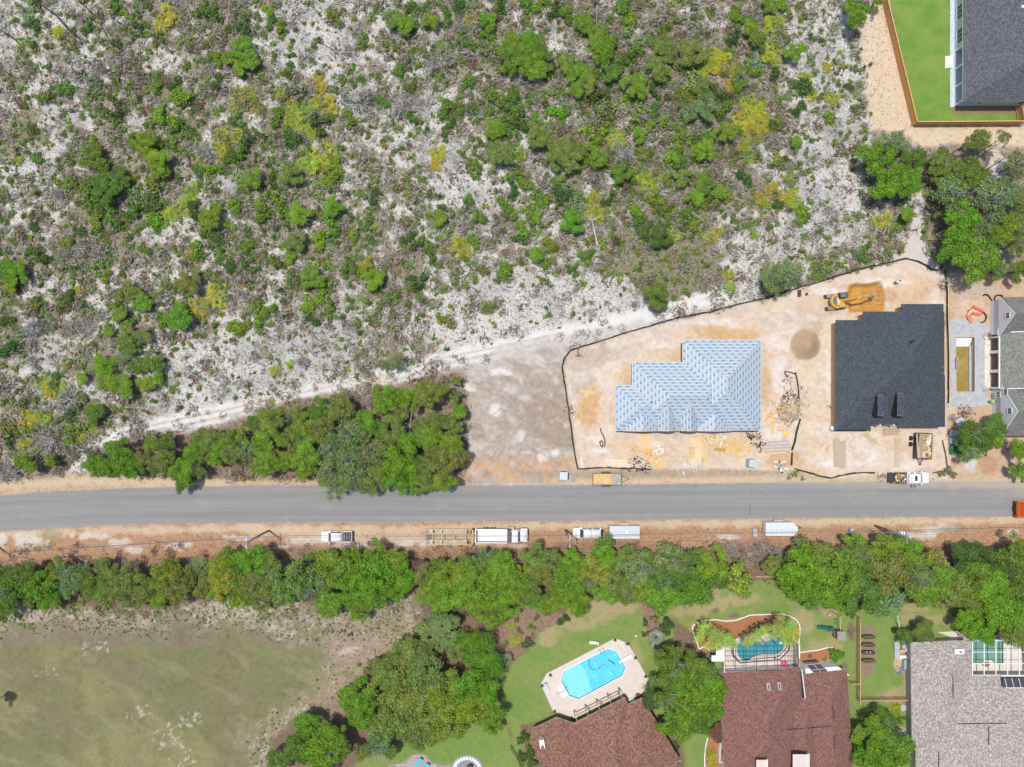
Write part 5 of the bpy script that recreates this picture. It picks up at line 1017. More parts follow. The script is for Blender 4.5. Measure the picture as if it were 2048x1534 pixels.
def boxw(px0, py0, px1, py1, z0, z1, h=None):
    h = z1 if h is None else h; a = W(px0, py0, h); b_ = W(px1, py1, h); mb = MB()
    mb.box(((a[0]+b_[0])/2, (a[1]+b_[1])/2, (z0+z1)/2), (abs(b_[0]-a[0]), abs(b_[1]-a[1]), z1-z0)); return mb
def window_on(root, x, y, z, w, hgt, ang, deep=.08, mul=2, fm=None, gl=None):
    """a window on a wall; ang = direction the wall faces"""
    dx, dy = math.cos(ang), math.sin(ang); f = MB()
    f.box((x+dx*deep*.4, y+dy*deep*.4, z), (deep, w, .09), ang); f.v = []; f.f = []; f.m = []; f.uv = []
    for s_ in (-1, 1):
        f.box((x-dy*s_*w/2+dx*deep/2, y+dx*s_*w/2+dy*deep/2, z), (deep, .09, hgt+.09), ang); f.box((x+dx*deep/2, y+dy*deep/2, z+s_*hgt/2), (deep, w-.09, .09), ang)
    for k in range(1, mul): u = (k/mul-.5)*w; f.box((x-dy*u+dx*deep/2, y+dx*u+dy*deep/2, z), (deep*.8, .06, hgt-.09), ang)
    fo = f.build('window', fm or M_white, root, world=True)
    g = MB().box((x+dx*.02, y+dy*.02, z), (.04, w-.1, hgt-.1), ang); go = g.build('pane', gl or M_glass, root, world=True); go.parent = fo
    return fo
def roofz(wings, x, y, off=0):
    best = 0
    for w in wings:
        poly, he_, pt, gb = w[:4]; z = 1e9; ok = True
        for i in range(len(poly)):
            a, b_ = poly[i], poly[(i+1) % len(poly)]; l = math.dist(a, b_); d = (-(b_[1]-a[1])*(x-a[0])+(b_[0]-a[0])*(y-a[1]))/l
            if d < 0: ok = False; break
            if i not in gb: z = min(z, he_+pt*d)
        if ok: best = max(best, z)
    return best+off
def on_roof(wings, px, py, off=0):
    h = 4.0
    for _ in range(6): x, y = W(px, py, h); h = roofz(wings, x, y) or h
    x, y = W(px, py, h); return (x, y, h+off)
def ridge(root, wings, x0, y0, x1, y1, n=6):
    pts_ = [on_roof(wings, x0+(x1-x0)*k/n, y0+(y1-y0)*k/n, .06) for k in range(n+1)]
    return part(MB().path(pts_, .09, 4), 'ridge_vent', M_dtrim, root)
# --- blue-wrapped house
he = 3.0
w_ = [(rectp(1365,680,1522,861,he), he, .5, ()), (rectp(1264,724,1470,861.3,he), he, .5, ()), (rectp(1230.5,770,1340,861.6,he), he, .5, ()),
      (ccw([W(1247,805,he),W(1321,805,he),W(1321,862,he),W(1247,862,he)]), he, .5, (0,) if False else ())]
def gable_wing(x0, x1, y0, y1, he_, pitch):       # ridge north-south, gable on the south end (photo bottom)
    p = [W(x0, y1, he_), W(x1, y1, he_), W(x1, y0, he_), W(x0, y0, he_)]; return (p, he_, pitch, (0, 2))
w_ = w_[:3]+[gable_wing(1246,1322,821,862,he,.5), gable_wing(1389,1463,818,862,he,.5), gable_wing(1316,1351,814,862,he+1.2,.9), gable_wing(1361,1395,812,862,he+1.3,.9)]
hb, rf, wo = house('house_under_construction', 'new house with roof wrapped in pale blue printed underlayment', w_, [M_wrap, M_lum, M_wrap], M_redw, W(1380, 770, 0), ov=.35)
for k, (x, y) in enumerate([(1303.5,803.5),(1332,750),(1470,720)]):
    x_, y_ = W(x, y, 5.2); mb = MB().tube((x_, y_, 4.6), (x_, y_, 5.6), .09, .09, 8); part(mb, 'vent_pipe', M_dtrim, hb) if k == 0 else None
for k in range(8):
    xx = 1250+k*36; a = W(xx, 864, 0); mb = MB().box((a[0], a[1]+.45, 1.4), (.9 if k % 2 else 1.6, .12, 1.5 if k % 3 else 2.4)); part(mb, 'window_opening', M_dark, hb)
for x in (1349, 1354): a = W(x, 858, .4); part(MB().box((a[0], a[1]-1.0, 1.3), (.14, 2.6, .05), 0, 0, 0, .9), 'board', M_lum, hb)
# --- black shingle house
he = 3.0
w_ = [(rectp(1672,640,1888,857,he), he, .42, ()), (rectp(1726,623,1888.5,800,he), he, .42, ()), (rectp(1803,608,1887,760,he), he, .42, ()), (rectp(1805,750,1890,854,he), he, .42, ()), (rectp(1671.5,760,1741,860,he), he, .42, ())]
w_[0] = (rectp(1672,640,1889,849,he), he, .42, ())
hk, rf, wo = house('black_roof_house', 'large new house with charcoal black shingle hip roof and tan side wall', w_, [M_blk, M_dtrim, M_tanw], M_tanw, W(1780, 740, 0), ov=.4)
for (x0, x1, y0) in [(1755, 1776, 790), (1794, 1816, 786)]:
    hz_ = 6.1; p = [W(x0, 832, hz_), W(x1, 832, hz_), W(x1, y0, hz_), W(x0, y0, hz_)]; mb = MB(); hip(mb, p, hz_, .35, (0, 2), th=.12)
    d_ = part(mb, 'dormer', [M_blk, M_dtrim, M_dtrim], hk); sub(MB().prism(inset(p, .12), 3.4, hz_-.13, 0, cap=False), 'dormer_wall', M_dtrim, d_, hk)
x_, y_ = W(1826, 682, 6.6); part(MB().box((x_, y_, 6.75), (.35, .35, .5)), 'vent_pipe', M_dtrim, hk)
for (x, y) in [(1884,734),(1883,746),(1767,792),(1713,775)]: x_, y_ = W(x, y, 3.5); part(MB().box((x_, y_, 3.55), (.18, .12, .4)), 'flashing', M_metal, hk)
a = W(1663, 752, 0); window_on(hk, a[0]-.02+.0, a[1], 1.7, 1.0, 1.3, math.pi, mul=1)
for (x0, x1) in ((1712, 1726), (1790, 1803)): a = W(x0, 640 if x0 < 1750 else 624, 2.6); part(MB().box((a[0]+.4, a[1]-.6, 1.3), (.9, .14, 2.4)), 'door', M_redw, hk)
part(boxw(1665, 855, 1742, 862, 0, .35, .35), 'foundation_wrap', simple('green_sheet', (.04, .11, .07), .7), hk)
part(boxw(1741, 843, 1806, 851, 0, .18, .18), 'porch_slab', M_conc, hk)
for x in (1745, 1772, 1800): a = W(x, 849, 0); part(MB().box((a[0], a[1], 1.4), (.3, .3, 2.8)), 'porch_post', M_white, hk)
# --- right house with gables (pool side)
he = 3.1
yg1, yg2 = (W(0, 594, he)[1], W(0, 671, he)[1]), (W(0, 771, he)[1], W(0, 872, he)[1])
xg = W(1999, 600, he)[0]; xg2 = W(2003, 800, he)[0]; xe = xg+34
def gw(y0, y1, x, pitch): return ([(x, y1), (xe, y1), (xe, y0), (x, y0)], he, pitch, (1, 3))
pk = (7.0-he)/((yg1[0]-yg1[1])/2); pk2 = (7.2-he)/((yg2[0]-yg2[1])/2)
w_ = [gw(*yg1, xg, pk)+(True, .35), gw(*yg2, xg2, pk2)+(True, .35), ([(xg+.2, yg2[0]-.5), (xe, yg2[0]-.5), (xe, yg1[1]+.5), (xg+.2, yg1[1]+.5)], he, .42, (0, 1, 2), False)]
w_[0] = ([(xg, yg1[1]), (xe, yg1[1]), (xe, yg1[0]), (xg, yg1[0])], he, pk, (1, 3), True, .35)
w_[1] = ([(xg2, yg2[1]), (xe, yg2[1]), (xe, yg2[0]), (xg2, yg2[0])], he, pk2, (1, 3), True, .35)
w_[2] = ([(xg+.15, yg2[0]-.6), (xe, yg2[0]-.6), (xe, yg1[1]+.6), (xg+.15, yg1[1]+.6)], he, .42, (0, 1, 2), False)
hr, rf, wo = house('pool_plot_house', 'house with grey-green shingle roof and two pale grey gables facing the muddy pool', w_, [M_grn, M_wht2, M_gryw], M_gryw, (xg+10, P(0, 730)[1]))
xw = xg-.05
for (y_, z_) in [((yg1[0]+yg1[1])/2-.1, 5.3), ((yg2[0]+yg2[1])/2, 5.3), (yg2[0]-1.6, 2.3), (yg2[0]-1.2, 4.2)]: window_on(hr, xg-.03 if y_ > yg2[0] else xg2-.03, y_, z_, 1.0, 1.1, math.pi, mul=2)
ys = [W(0, y, 0)[1] for y in (676, 705, 743, 776)]
back = MB().box((xg+3.0, (ys[0]+ys[-1])/2, 1.5), (.2, abs(ys[0]-ys[-1]), 3.0)); part(back, 'porch_back_wall', simple('porch_brown', (.13, .10, .085), .8), hr)
for y in ys: part(MB().box((xg+.25, y, 1.45), (.4, .55 if y in ys[1:3] else .3, 2.9)), 'porch_post', M_white, hr)
part(MB().box((xg+.25, (ys[0]+ys[-1])/2, 2.82), (.42, abs(ys[0]-ys[-1]), .3)), 'porch_beam', M_white, hr)
part(MB().tube((xg-.5, yg1[1]+1.2, 3.4), (xg-.5, yg1[1]+.0, 3.4), .22, .22, 10), 'flue_pipe', M_metal, hr)
# --- dark grey house, top right
he = 3.3; e = W(1926, 202, he); apx = W(2140, 86, 6.5)
poly = [(e[0], e[1]), (e[0]+24, e[1]), (e[0]+24, e[1]+30), (e[0], e[1]+30)]
ht = empty('dark_grey_house', (e[0]+6, e[1]+8, 0), 0, 'pale blue-grey house with dark grey hip roof inside the wooden yard fence', 'house')
mb = MB(); hip(mb, poly, he, .4, (), pitches=[.62, .36, .4, .36]); part(mb, 'roof', [M_gry, M_wht2, M_bluew], ht)
yp = W(0, 103, 0)[1]
mb = MB(); xw = e[0]+.45; y0w = e[1]+.45
mb.prism([(xw, yp), (xw+20, yp), (xw+20, y0w+28), (xw, y0w+28)], -.2, he-.2, cap=False); mb.prism([(xw+3.2, y0w), (xw+20, y0w), (xw+20, yp-.01), (xw+3.2, yp-.01)], -.2, he-.21, cap=False); part(mb, 'wall', M_bluew, ht)
mb = MB().box((xw+1.6, (yp+y0w)/2, .08), (3.2, yp-y0w, .25)); part(mb, 'porch_floor', M_bluew, ht)
for k in range(4): y = y0w+.12+(yp-y0w-.2)*k/3; part(MB().box((xw+.1, y, 1.6), (.24, .24, 3.0)), 'porch_post', M_white, ht)
part(MB().box((xw+.08, (yp+y0w)/2, 3.0), (.3, yp-y0w, .22)), 'porch_beam', M_white, ht)
for yy in (24, 72): window_on(ht, xw-.01, W(0, yy, 1.6)[1], 1.7, 2.6, 1.7, math.pi, mul=3)
for xx, w2 in ((1946, .5), (2030, 1.0)): window_on(ht, W(xx, 0, 0)[0], y0w-.01, 1.7, w2, 1.3, -math.pi/2, mul=1)
st = empty('porch_steps', (xw-1.1, W(0, 125, 0)[1], 0), 0, 'four white steps leading from the lawn up to the porch', 'steps')
for k in range(4): MB().box((-.45+k*.3, 0, .06+k*.05), (.29, 2.2, .12+k*.1)).build('step', M_white, st)
mb = MB(); sx0 = P(1900, 0)[0]; mb.prism([(sx0, y0w-.2), (sx0+.8, y0w-.2), (sx0+.8, 75), (sx0, 75)], 0, .07); tag(mb.build('foundation_strip', simple('pale_blue_concrete', (.50, .56, .60), .8)), kind='structure')
a = P(1905, 228); b_ = P(2062, 213); mb = MB(); mb.face([(a[0], a[1], .03), (b_[0]+2, a[1], .03), (b_[0]+2, b_[1], .03), (a[0], b_[1], .03)]); tag(mb.build('eave_shadow_strip', simple('eave_shadow_brown', (.24, .155, .11), .95, var=.3, scale=4)), kind='structure')  # eave shadow on the lawn, painted as a dark brown strip
x_, y_ = W(2043, 15, 6.3); part(MB().box((x_, y_, 6.5), (.3, .5, .35)), 'vent', M_white, ht)
LG = simple('bright_turf', (.15, .235, .05), .95, var=.25, scale=1.2, spec=.1)
def turf(poly, name, z=.02, mat=None):
    mb = MB(); mb.face([(*P(x, y), z) for x, y in poly]); return tag(mb.build(name, mat or LG), kind='structure')
m, t, b = new_mat('yard_turf'); b.inputs['Roughness'].default_value = .95; b.inputs['Specular IOR Level'].default_value = .1
tc = t.nodes.new('ShaderNodeTexCoord'); ob = tc.outputs['Object']; a1 = noise(t, .28, 4, .6, ob); a2 = noise(t, 1.2, 5, .65, ob); a3 = noise(t, 8, 3, .7, mapping(t, ob, (1, 2.5, 1), (0, 0, 1.2)))
c = mix_c(t, ramp(t, a1, .35, .65), (.13, .245, .045, 1), (.20, .28, .065, 1)); c = mix_c(t, math_n(t, 'MULTIPLY', ramp(t, a2, .55, .8), .5), c, (.25, .24, .10, 1)); c = mix_c(t, math_n(t, 'MULTIPLY', ramp(t, a3, .45, .75), .3), c, (.08, .16, .025, 1))
t.links.new(c, b.inputs['Base Color']); bump(t, b, a3, .4, .05)
turf([(1768,-60),(1829,246),(2042,246),(2300,246),(2300,-60)], 'lawn', .022, m)
M_terr = simple('terracotta_paint', (.42, .26, .17), .8)
# --- brown patio house, turned 27 degrees
he = 2.9; PX = [(1059,1482),(1065,1457.5),(1113,1434.5),(1148,1446.6),(1250,1395),(1262,1414),(1284,1396),(1362,1521.6)]
A = polyp([(1113,1434.5),(1148,1446.6),(1150,1600),(1110,1600),(1059,1482),(1065,1457.5)], he)
def rot_rect(cx, cy, pts): return pts
bw = [([W(1148,1446.6,he), W(1250,1395,he), W(1300,1494,he), W(1290,1600,he), W(1195,1600,he)], he, .42, ()),
      ([W(1065,1457.5,he), W(1113,1434.5,he), W(1148,1446.6,he), W(1215,1560,he), W(1130,1620,he), W(1059,1482,he)], he, .42, ()),
      ([W(1205,1434,he), W(1284,1396,he), W(1362,1521.6,he), W(1290,1565,he), W(1240,1600,he)], he, .42, ())]
bw = [(ccw(p), a_, b_, c_) for p, a_, b_, c_ in bw]
hp, rf, wo = house('patio_house', 'brown shingle house set at an angle behind the bright blue pool', bw, [M_brn, M_wht2, M_brn], simple('brown_wall', (.20, .13, .10), .8), W(1210, 1500, 0), ov=1.6)
mb = MB(); u = W(1150, 1432, 2.6); v_ = W(1240, 1386, 2.6); part(mb.tube((u[0], u[1], 2.6), (v_[0], v_[1], 2.6), .13, .13, 4), 'pergola_beam', M_terr, hp)
for k in range(5):
    s_ = k/4; x_ = u[0]+(v_[0]-u[0])*s_; y_ = u[1]+(v_[1]-u[1])*s_; part(MB().tube((x_, y_, 0), (x_, y_, 2.5), .11, .11, 6), 'porch_post', M_terr, hp)
    part(MB().tube((x_, y_, 2.62), (x_+.45, y_-.95, 2.8), .07, .07, 4), 'rafter', M_terr, hp)
x_, y_ = W(1084, 1485, 3.8); ch = part(MB().box((x_, y_, 3.7), (.9, 1.5, 1.6), .15), 'chimney', M_white, hp); sub(MB().box((x_+.05, y_-.45, 4.56), (.6, .5, .12), .15), 'chimney_cap', simple('brick_red', (.35, .10, .06), .8), ch, hp)
# --- maroon roof house
he = 3.0; ma = polyp([(1437,1346.5),(1600,1334.5),(1613,1545),(1450,1560)], he); mbp = polyp([(1607,1348.5),(1694,1339),(1712,1620),(1625,1630)], 3.3)
MW = [(ma, he, .42, ()), (mbp, 3.3, .42, ()), (polyp([(1560,1398),(1640,1396),(1650,1620),(1570,1620)], he), he, .42, ()), (polyp([(1455,1440),(1560,1432),(1570,1620),(1462,1620)], he), he, .40, ())]
hm, rf, wo = house('maroon_roof_house', 'house with big maroon shingle roof beside the kidney-shaped pool', MW, [M_mar, M_wht2, M_mar], M_white, W(1570, 1460, 0), ov=.5)
for (x, y) in [(1536.5,1373.5),(1558,1371.5)]:
    x_, y_, z_ = on_roof(MW, x, y); f = part(MB().box((x_, y_, z_+.1), (.55, 1.25, .3), .08, 0, 0, -.38), 'skylight', M_metal, hm); sub(MB().box((x_, y_, z_+.27), (.22, .9, .05), .08, 0, 0, -.38), 'pane', M_dglass, f, hm)
for (x0, y0, x1, y1) in [(1577,1459,1661,1452),(1665.5,1411,1667,1438),(1668,1470,1669,1497)]: ridge(hm, MW, x0, y0, x1, y1)
mb = MB(); a = W(1597,1325,0); b_ = W(1662,1321,0); c_ = W(1684,1338,0); d_ = W(1600,1345,0)
mb.prism(ccw([a, b_, c_, d_]), 0, 3.0); part(mb, 'north_bay', M_white, hm)
mb = MB(); f = [W(1606,1325.5,2.2), W(1636,1322.5,2.2), W(1655,1341,2.6), W(1624,1344,2.6)]; mb.prism(ccw(f), 3.02, 3.10); wi = part(mb, 'window', M_metal, hm)
def lerp(a, b_, s_): return (a[0]+(b_[0]-a[0])*s_, a[1]+(b_[1]-a[1])*s_)
f2 = [W(1606,1325.5,2.2), W(1636,1322.5,2.2), W(1655,1341,2.6), W(1624,1344,2.6)]
for u0, u1 in ((.06, .48), (.54, .96)):
    for v0, v1 in ((.08, .62), (.70, .95)):
        q_ = [lerp(lerp(f2[0], f2[1], u), lerp(f2[3], f2[2], u), v_) for u, v_ in ((u0, v0), (u1, v0), (u1, v1), (u0, v1))]; sub(MB().prism(ccw(q_), 3.10, 3.13), 'pane', simple('brown_glass', (.09, .06, .05), .15), wi, hm)
for (x0, y0, x1, y1) in [(1512,1519,1533,1560),(1585,1508,1616,1560)]:
    a = W(x0, y0, 6); b_ = W(x1, y1, 6); part(MB().box(((a[0]+b_[0])/2, (a[1]+b_[1])/2, 6.1), (abs(a[0]-b_[0]), abs(a[1]-b_[1]), .08)), 'entry_slab', M_deck, hm)
    part(MB().box((max(a[0], b_[0])+.05, (a[1]+b_[1])/2, 6.2), (.12, abs(a[1]-b_[1])+.4, .35)), 'parapet', M_white, hm)
a = W(1602,1337,3.2); b_ = W(1609.5,1396,5.2); part(MB().path([(a[0], a[1], 3.5), (b_[0], b_[1], 5.4)], .10, 4), 'wall_flashing', M_wht2, hm)
# --- weathered tan roof house, bottom right
he = 3.0
w_ = [(rectp(1822,1284,1944,1620,he), he, .42, (), False), (rectp(1831,1351,2200,1640,he), he, .40, (), False), (rectp(2003,1351,2300,1560,he), he, .4, (), False)]
pA = polyp([(1822,1284.5),(1943,1280),(1944,1500),(1824,1500)], he); pB = polyp([(1832,1380),(1944,1351),(2320,1350.9),(2320,1700),(1832,1700)], he); pC = polyp([(1906,1490),(2017,1500),(2017,1720),(1906,1720)], he+.6)
AW = [(pA, he, .30, ()), (pB, he, .17, ()), (pC, he+.5, .25, ())]
ha, rf, wo = house('tan_roof_house', 'largest house with weathered tan shingle roof at the bottom right corner', [(pA, he, .30, ()), (pB, he, .17, ()), (pC, he+.5, .25, ())], [M_tan, M_wht2, M_taupe], M_taupe, W(1930, 1430, 0), ov=.5)
x_, y_, z_ = on_roof(AW, 1917, 1302); c_ = part(MB().box((x_, y_, z_+.2), (1.7, .95, .25)), 'roof_hatch', M_wht2, ha); sub(MB().tube((x_+.15, y_, z_+.3), (x_+.15, y_, z_+.65), .22, .22, 10), 'flue_cap', M_metal, c_, ha)
for (x0, y0, x1, y1) in [(1905.5,1354,1905.5,1396),(1914,1447,2013,1446),(1977,1452,1977,1489),(1877,1503,1877,1560)]: ridge(ha, AW, x0, y0, x1, y1)
for k, (y, w2) in enumerate([(1324,1.6),(1364,2.0),(1391,1.6),(1412,1.0),(1449,1.8)]):
    x = 1822 if y < 1340 else 1832; a = W(x, y, he); window_on(ha, a[0]+.5-.01, a[1], 1.7, w2, 1.4, math.pi, mul=2)
# --- pools and decks
def water_mat(name, col, c2, caus=0.0, rough=.06):
    m, t, b = new_mat(name); b.inputs['Roughness'].default_value = rough
    tc = t.nodes.new('ShaderNodeTexCoord'); n = noise(t, .5, 4, .6, tc.outputs['Object'])
    c = mix_c(t, ramp(t, n, .3, .7), (*col, 1), (*c2, 1))
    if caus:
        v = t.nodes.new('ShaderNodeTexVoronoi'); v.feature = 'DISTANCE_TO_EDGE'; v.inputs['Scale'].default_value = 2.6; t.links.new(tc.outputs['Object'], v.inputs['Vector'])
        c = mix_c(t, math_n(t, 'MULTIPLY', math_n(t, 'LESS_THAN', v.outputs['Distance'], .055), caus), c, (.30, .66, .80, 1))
    t.links.new(c, b.inputs['Base Color']); bump(t, b, noise(t, 3, 3, .5, tc.outputs['Object']), .12, .05); return m
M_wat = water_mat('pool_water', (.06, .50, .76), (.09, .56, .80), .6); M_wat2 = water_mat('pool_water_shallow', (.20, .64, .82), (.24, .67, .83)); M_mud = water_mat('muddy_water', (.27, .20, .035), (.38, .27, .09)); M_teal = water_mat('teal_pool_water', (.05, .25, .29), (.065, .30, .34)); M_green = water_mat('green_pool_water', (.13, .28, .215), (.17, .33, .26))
M_liner = simple('pool_wall', (.04, .42, .62), .5, var=.05)
def basin(root, poly, depth, wz, lm_, wm, zt=.05, tilt=True):
    pw = ccw([P(x, y) for x, y in poly]); mb = MB(); n = len(pw)
    for i in range(n):
        a, b_ = pw[i], pw[(i+1) % n]; mb.face([(b_[0], b_[1], zt), (a[0], a[1], zt), (a[0], a[1], -depth), (b_[0], b_[1], -depth)], 0)
    part(mb, 'pool_wall', lm_, root); mb = MB(); mb.face([(x, y, wz) for x, y in pw]); part(mb, 'water', wm, root); return pw
def ring_deck(root, outer, inner, z, mat, name='deck', th=.25):
    bm = bmesh.new(); vs = []
    def loop(pts_): v = [bm.verts.new((x, y, z)) for x, y in pts_]; return [bm.edges.new((v[i], v[(i+1) % len(v)])) for i in range(len(v))]
    e = loop(outer)+loop(inner); bmesh.ops.triangle_fill(bm, edges=e, use_beauty=True)
    r = bmesh.ops.extrude_face_region(bm, geom=bm.faces[:]); bmesh.ops.translate(bm, verts=[v for v in r['geom'] if isinstance(v, bmesh.types.BMVert)], vec=(0, 0, -th))
    bmesh.ops.recalc_face_normals(bm, faces=bm.faces[:]); me = bpy.data.meshes.new(name); bmesh.ops.translate(bm, verts=bm.verts[:], vec=tuple(-c for c in root.location)) if root else None
    bm.to_mesh(me); bm.free(); me.materials.append(mat); return link_mesh(name, me, root)
c0 = P(1187, 1345)
pool = empty('swimming_pool', (*c0, 0), 0, 'bright blue elongated octagonal pool in a cream deck', 'pool')
DK = [(1230,1276),(1256,1286.5),(1297,1359),(1286,1384),(1262,1400),(1248,1386),(1148,1437),(1113,1426),(1107,1424),(1081.5,1368),(1093,1347)]
inn = ccw([P(x, y) for x, y in POOLS['centre']]); dk = ccw([P(x, y) for x, y in DK])
def shrinkp(poly, k): cx = sum(p[0] for p in poly)/len(poly); cy = sum(p[1] for p in poly)/len(poly); return [(cx+(p[0]-cx)*k, cy+(p[1]-cy)*k) for p in poly]
cop = inset(inn, -.09)
ring_deck(pool, dk, cop, .10, M_deck); ring_deck(pool, cop, inn, .13, M_white, 'coping')
basin(pool, POOLS['centre'], 1.6, -.35, M_liner, M_wat, .1)
mb = MB(); mb.face([(*P(x, y), -.34) for x, y in [(1127,1342.5),(1160,1326),(1172,1345),(1184,1384),(1157.5,1397),(1138,1390.5),(1122.5,1359)]]); part(mb, 'shallow_water', M_wat2, pool)
a = P(1238.5, 1322); b_ = P(1262, 1309); part(MB().box(((a[0]+b_[0])/2, (a[1]+b_[1])/2, .5), (2.6, .5, .08), math.atan2(b_[1]-a[1], b_[0]-a[0])), 'diving_board', M_white, pool)
q_ = P(1255, 1312)
for s_ in (-1, 1): part(MB().tube((q_[0]+s_*.1-.2, q_[1]+.3*s_, .1), (q_[0]+s_*.1-.2, q_[1]+.3*s_, .5), .04, .04, 6), 'board_stand', M_metal, pool)
for d_ in (-.28, .28):
    a = P(1201, 1301); part(MB().path([(a[0]+d_, a[1]+.5+d_*.5, .1), (a[0]+d_+.1, a[1]+.3+d_*.5, .8), (a[0]+d_+.35, a[1]-.4+d_*.5, .7), (a[0]+d_+.4, a[1]-.5+d_*.5, -.3)], .035, 6), 'ladder_rail', M_metal, pool)
a = P(1124, 1379); sl_ = part(MB().prism(ccw([P(1113,1371),(P(1124,1364)),P(1137,1387),P(1128,1392),P(1121,1390)]), .1, .45), 'entry_steps', M_white, pool); sub(MB().path([(a[0]-.9, a[1]-.6, .5), (a[0], a[1], 1.3), (a[0]+.9, a[1]+.6, .5)], .04, 6), 'handrail', M_metal, sl_, pool)
hose = empty('pool_cleaner_hose', (*P(1200, 1330), -.3), 0, 'thin curved cleaner hose floating in the bright blue pool', 'hose')
cv = [(1178,1318),(1178,1328),(1180,1335),(1185,1340),(1192,1341),(1198,1338),(1203,1332),(1208,1330),(1212,1333)]; MB().path([(*P(x, y), -.3) for x, y in cv], .06, 5).build('tube', simple('hose_blue', (.02, .20, .40), .4), hose, world=True); MB().path([(*P(x, y), -.3) for x, y in [(1217,1321),(1221,1323),(1226,1326),(1230,1330)]], .09, 5).build('cleaner_head', simple('hose_navy', (.01, .05, .12), .4), hose, world=True)
# muddy pool and its slab
ps = empty('unfinished_pool', (*P(1929, 730), 0), 0, 'long narrow unfinished pool half full of muddy olive water', 'pool')
sl2 = ccw([P(x, y) for x, y in [(1894,642),(1914,636),(1945,642),(1976,648),(1977,670),(1974,776),(1980,810),(1945,815),(1893,812),(1896,760),(1893,700)]]); inn = ccw([P(x, y) for x, y in POOLS['pit']])
ring_deck(ps, sl2, inset(inn, -.15), .09, M_conc, 'slab'); ring_deck(ps, inset(inn, -.15), inn, .12, simple('form_board', (.50, .36, .25), .8), 'form_board')
basin(ps, POOLS['pit'], 1.8, -1.0, M_conc, M_mud, .12)
for k in range(4): a = P(1914, 678+k*4); b_ = P(1945, 678+k*4); part(MB().box(((a[0]+b_[0])/2, a[1], -.25-.2*k), (abs(b_[0]-a[0]), .42, .15)), 'step', M_white, ps)
a = P(1945.5, 690); b_ = P(1945.5, 782); part(MB().box((a[0], (a[1]+b_[1])/2, -1.2), (.4, abs(a[1]-b_[1]), 1.0)), 'bench', M_conc, ps)
a = P(1916, 780); part(MB().prism(ccw([P(1913,783),P(1919,783),P(1913,777)]), -1.7, -1.2), 'corner_step', M_white, ps)
ld = empty('ladder', (*P(1919, 719), -.92), math.radians(75), 'small pale pink ladder floating in the muddy pool', 'ladder')
for s_ in (-.2, .2): MB().box((0, s_, 0), (1.1, .07, .07)).build('rail', simple('pink_wood', (.65, .42, .36), .7), ld)
for k in range(4): MB().box((-.4+k*.27, 0, .01), (.06, .4, .05)).build('rung', M_white, ld)
# kidney pool
kp = empty('kidney_pool', (*P(1520, 1300), 0), 0, 'teal kidney-shaped pool under a dark screen cage', 'pool')
inn = ccw([P(x, y) for x, y in KID]); out_ = ccw([P(x, y) for x, y in [(1446,1274),(1470,1278),(1490,1268),(1525,1268),(1552,1262),(1580,1270),(1597,1284),(1598,1338),(1446,1346)]])
ring_deck(kp, out_, inn, .10, M_deck); basin(kp, KID, 1.5, -.15, simple('teal_liner', (.05, .20, .24), .5), M_teal, .1)
part(MB().dome((*P(1549, 1315), .1), .18, .18, .3, 8, 3), 'skimmer_pot', simple('clay_dark', (.10, .04, .03), .7), kp)
# rocks along the waterfall
for k, (x, y, s_) in enumerate([(1520,1280,.6),(1526,1283,.5),(1532,1278,.6),(1515,1277,.5),(1537,1276,.5),(1503,1277,.4),(1545,1270,.5),(1510,1274,.45)]):
    mb = MB().dome((0, 0, 0), s_, s_*.8, .45, 9, 3, 0, .5); o = mb.build('rock', simple('sandstone', (.45, .38, .30), .9) if k == 0 else bpy.data.materials['sandstone']); o.location = (*P(x, y), .1); tag(o, where(x, y, 'sandy rock at the kidney pool rim'), 'rock', 'rocks at the kidney pool')
# green pool, bottom right
gp = empty('screened_pool', (*P(1970, 1310), 0), 0, 'green-tinted pool inside the white screen cage', 'pool')
inn = ccw([P(x, y) for x, y in GRN]); out_ = ccw([P(x, y) for x, y in [(1875,1264),(1912,1262),(1925,1262),(1930,1278),(2040,1276),(2046,1340),(2046,1356),(1943,1356),(1941,1290),(1930,1284)]])
ring_deck(gp, out_, inn, .10, simple('pale_deck', (.60, .56, .50), .8, var=.05)); basin(gp, GRN, 1.5, -.15, simple('green_liner', (.08, .24, .17), .5), M_green, .1)
part(MB().dome((*P(1971, 1328), .1), .75, .45, .2, 12, 3), 'planter', simple('planter_red', (.28, .10, .06), .8), gp)
# ---- screen cages
def cage(root_label, x0, y0, x1, y1, h, nx_, ny_, mat, name, w=.05, sk=0):
    a = W(x0, y0, h); b_ = W(x1, y1, h); t_ = empty('pool_cage', ((a[0]+b_[0])/2, (a[1]+b_[1])/2, 0), 0, root_label, 'pool cage')
    for i in range(nx_+1):
        x = a[0]+(b_[0]-a[0])*i/nx_; part(MB().tube((x, a[1], h), (x+sk, b_[1], h), w, w, 4), 'beam', mat, t_)
        for y in (a[1],): part(MB().tube((x, y, 0), (x, y, h), w, w, 4), 'post', mat, t_)
    for j in range(ny_+1):
        y = a[1]+(b_[1]-a[1])*j/ny_; part(MB().tube((a[0], y, h), (b_[0], y, h), w*.7, w*.7, 4), 'purlin', mat, t_)
    return t_
M_cage = simple('bronze_frame', (.035, .032, .03), .5)
cg = cage('dark framed screen cage over the kidney-shaped pool', 1450, 1291, 1597, 1341, 3.1, 7, 5, M_cage, 'c', .055)
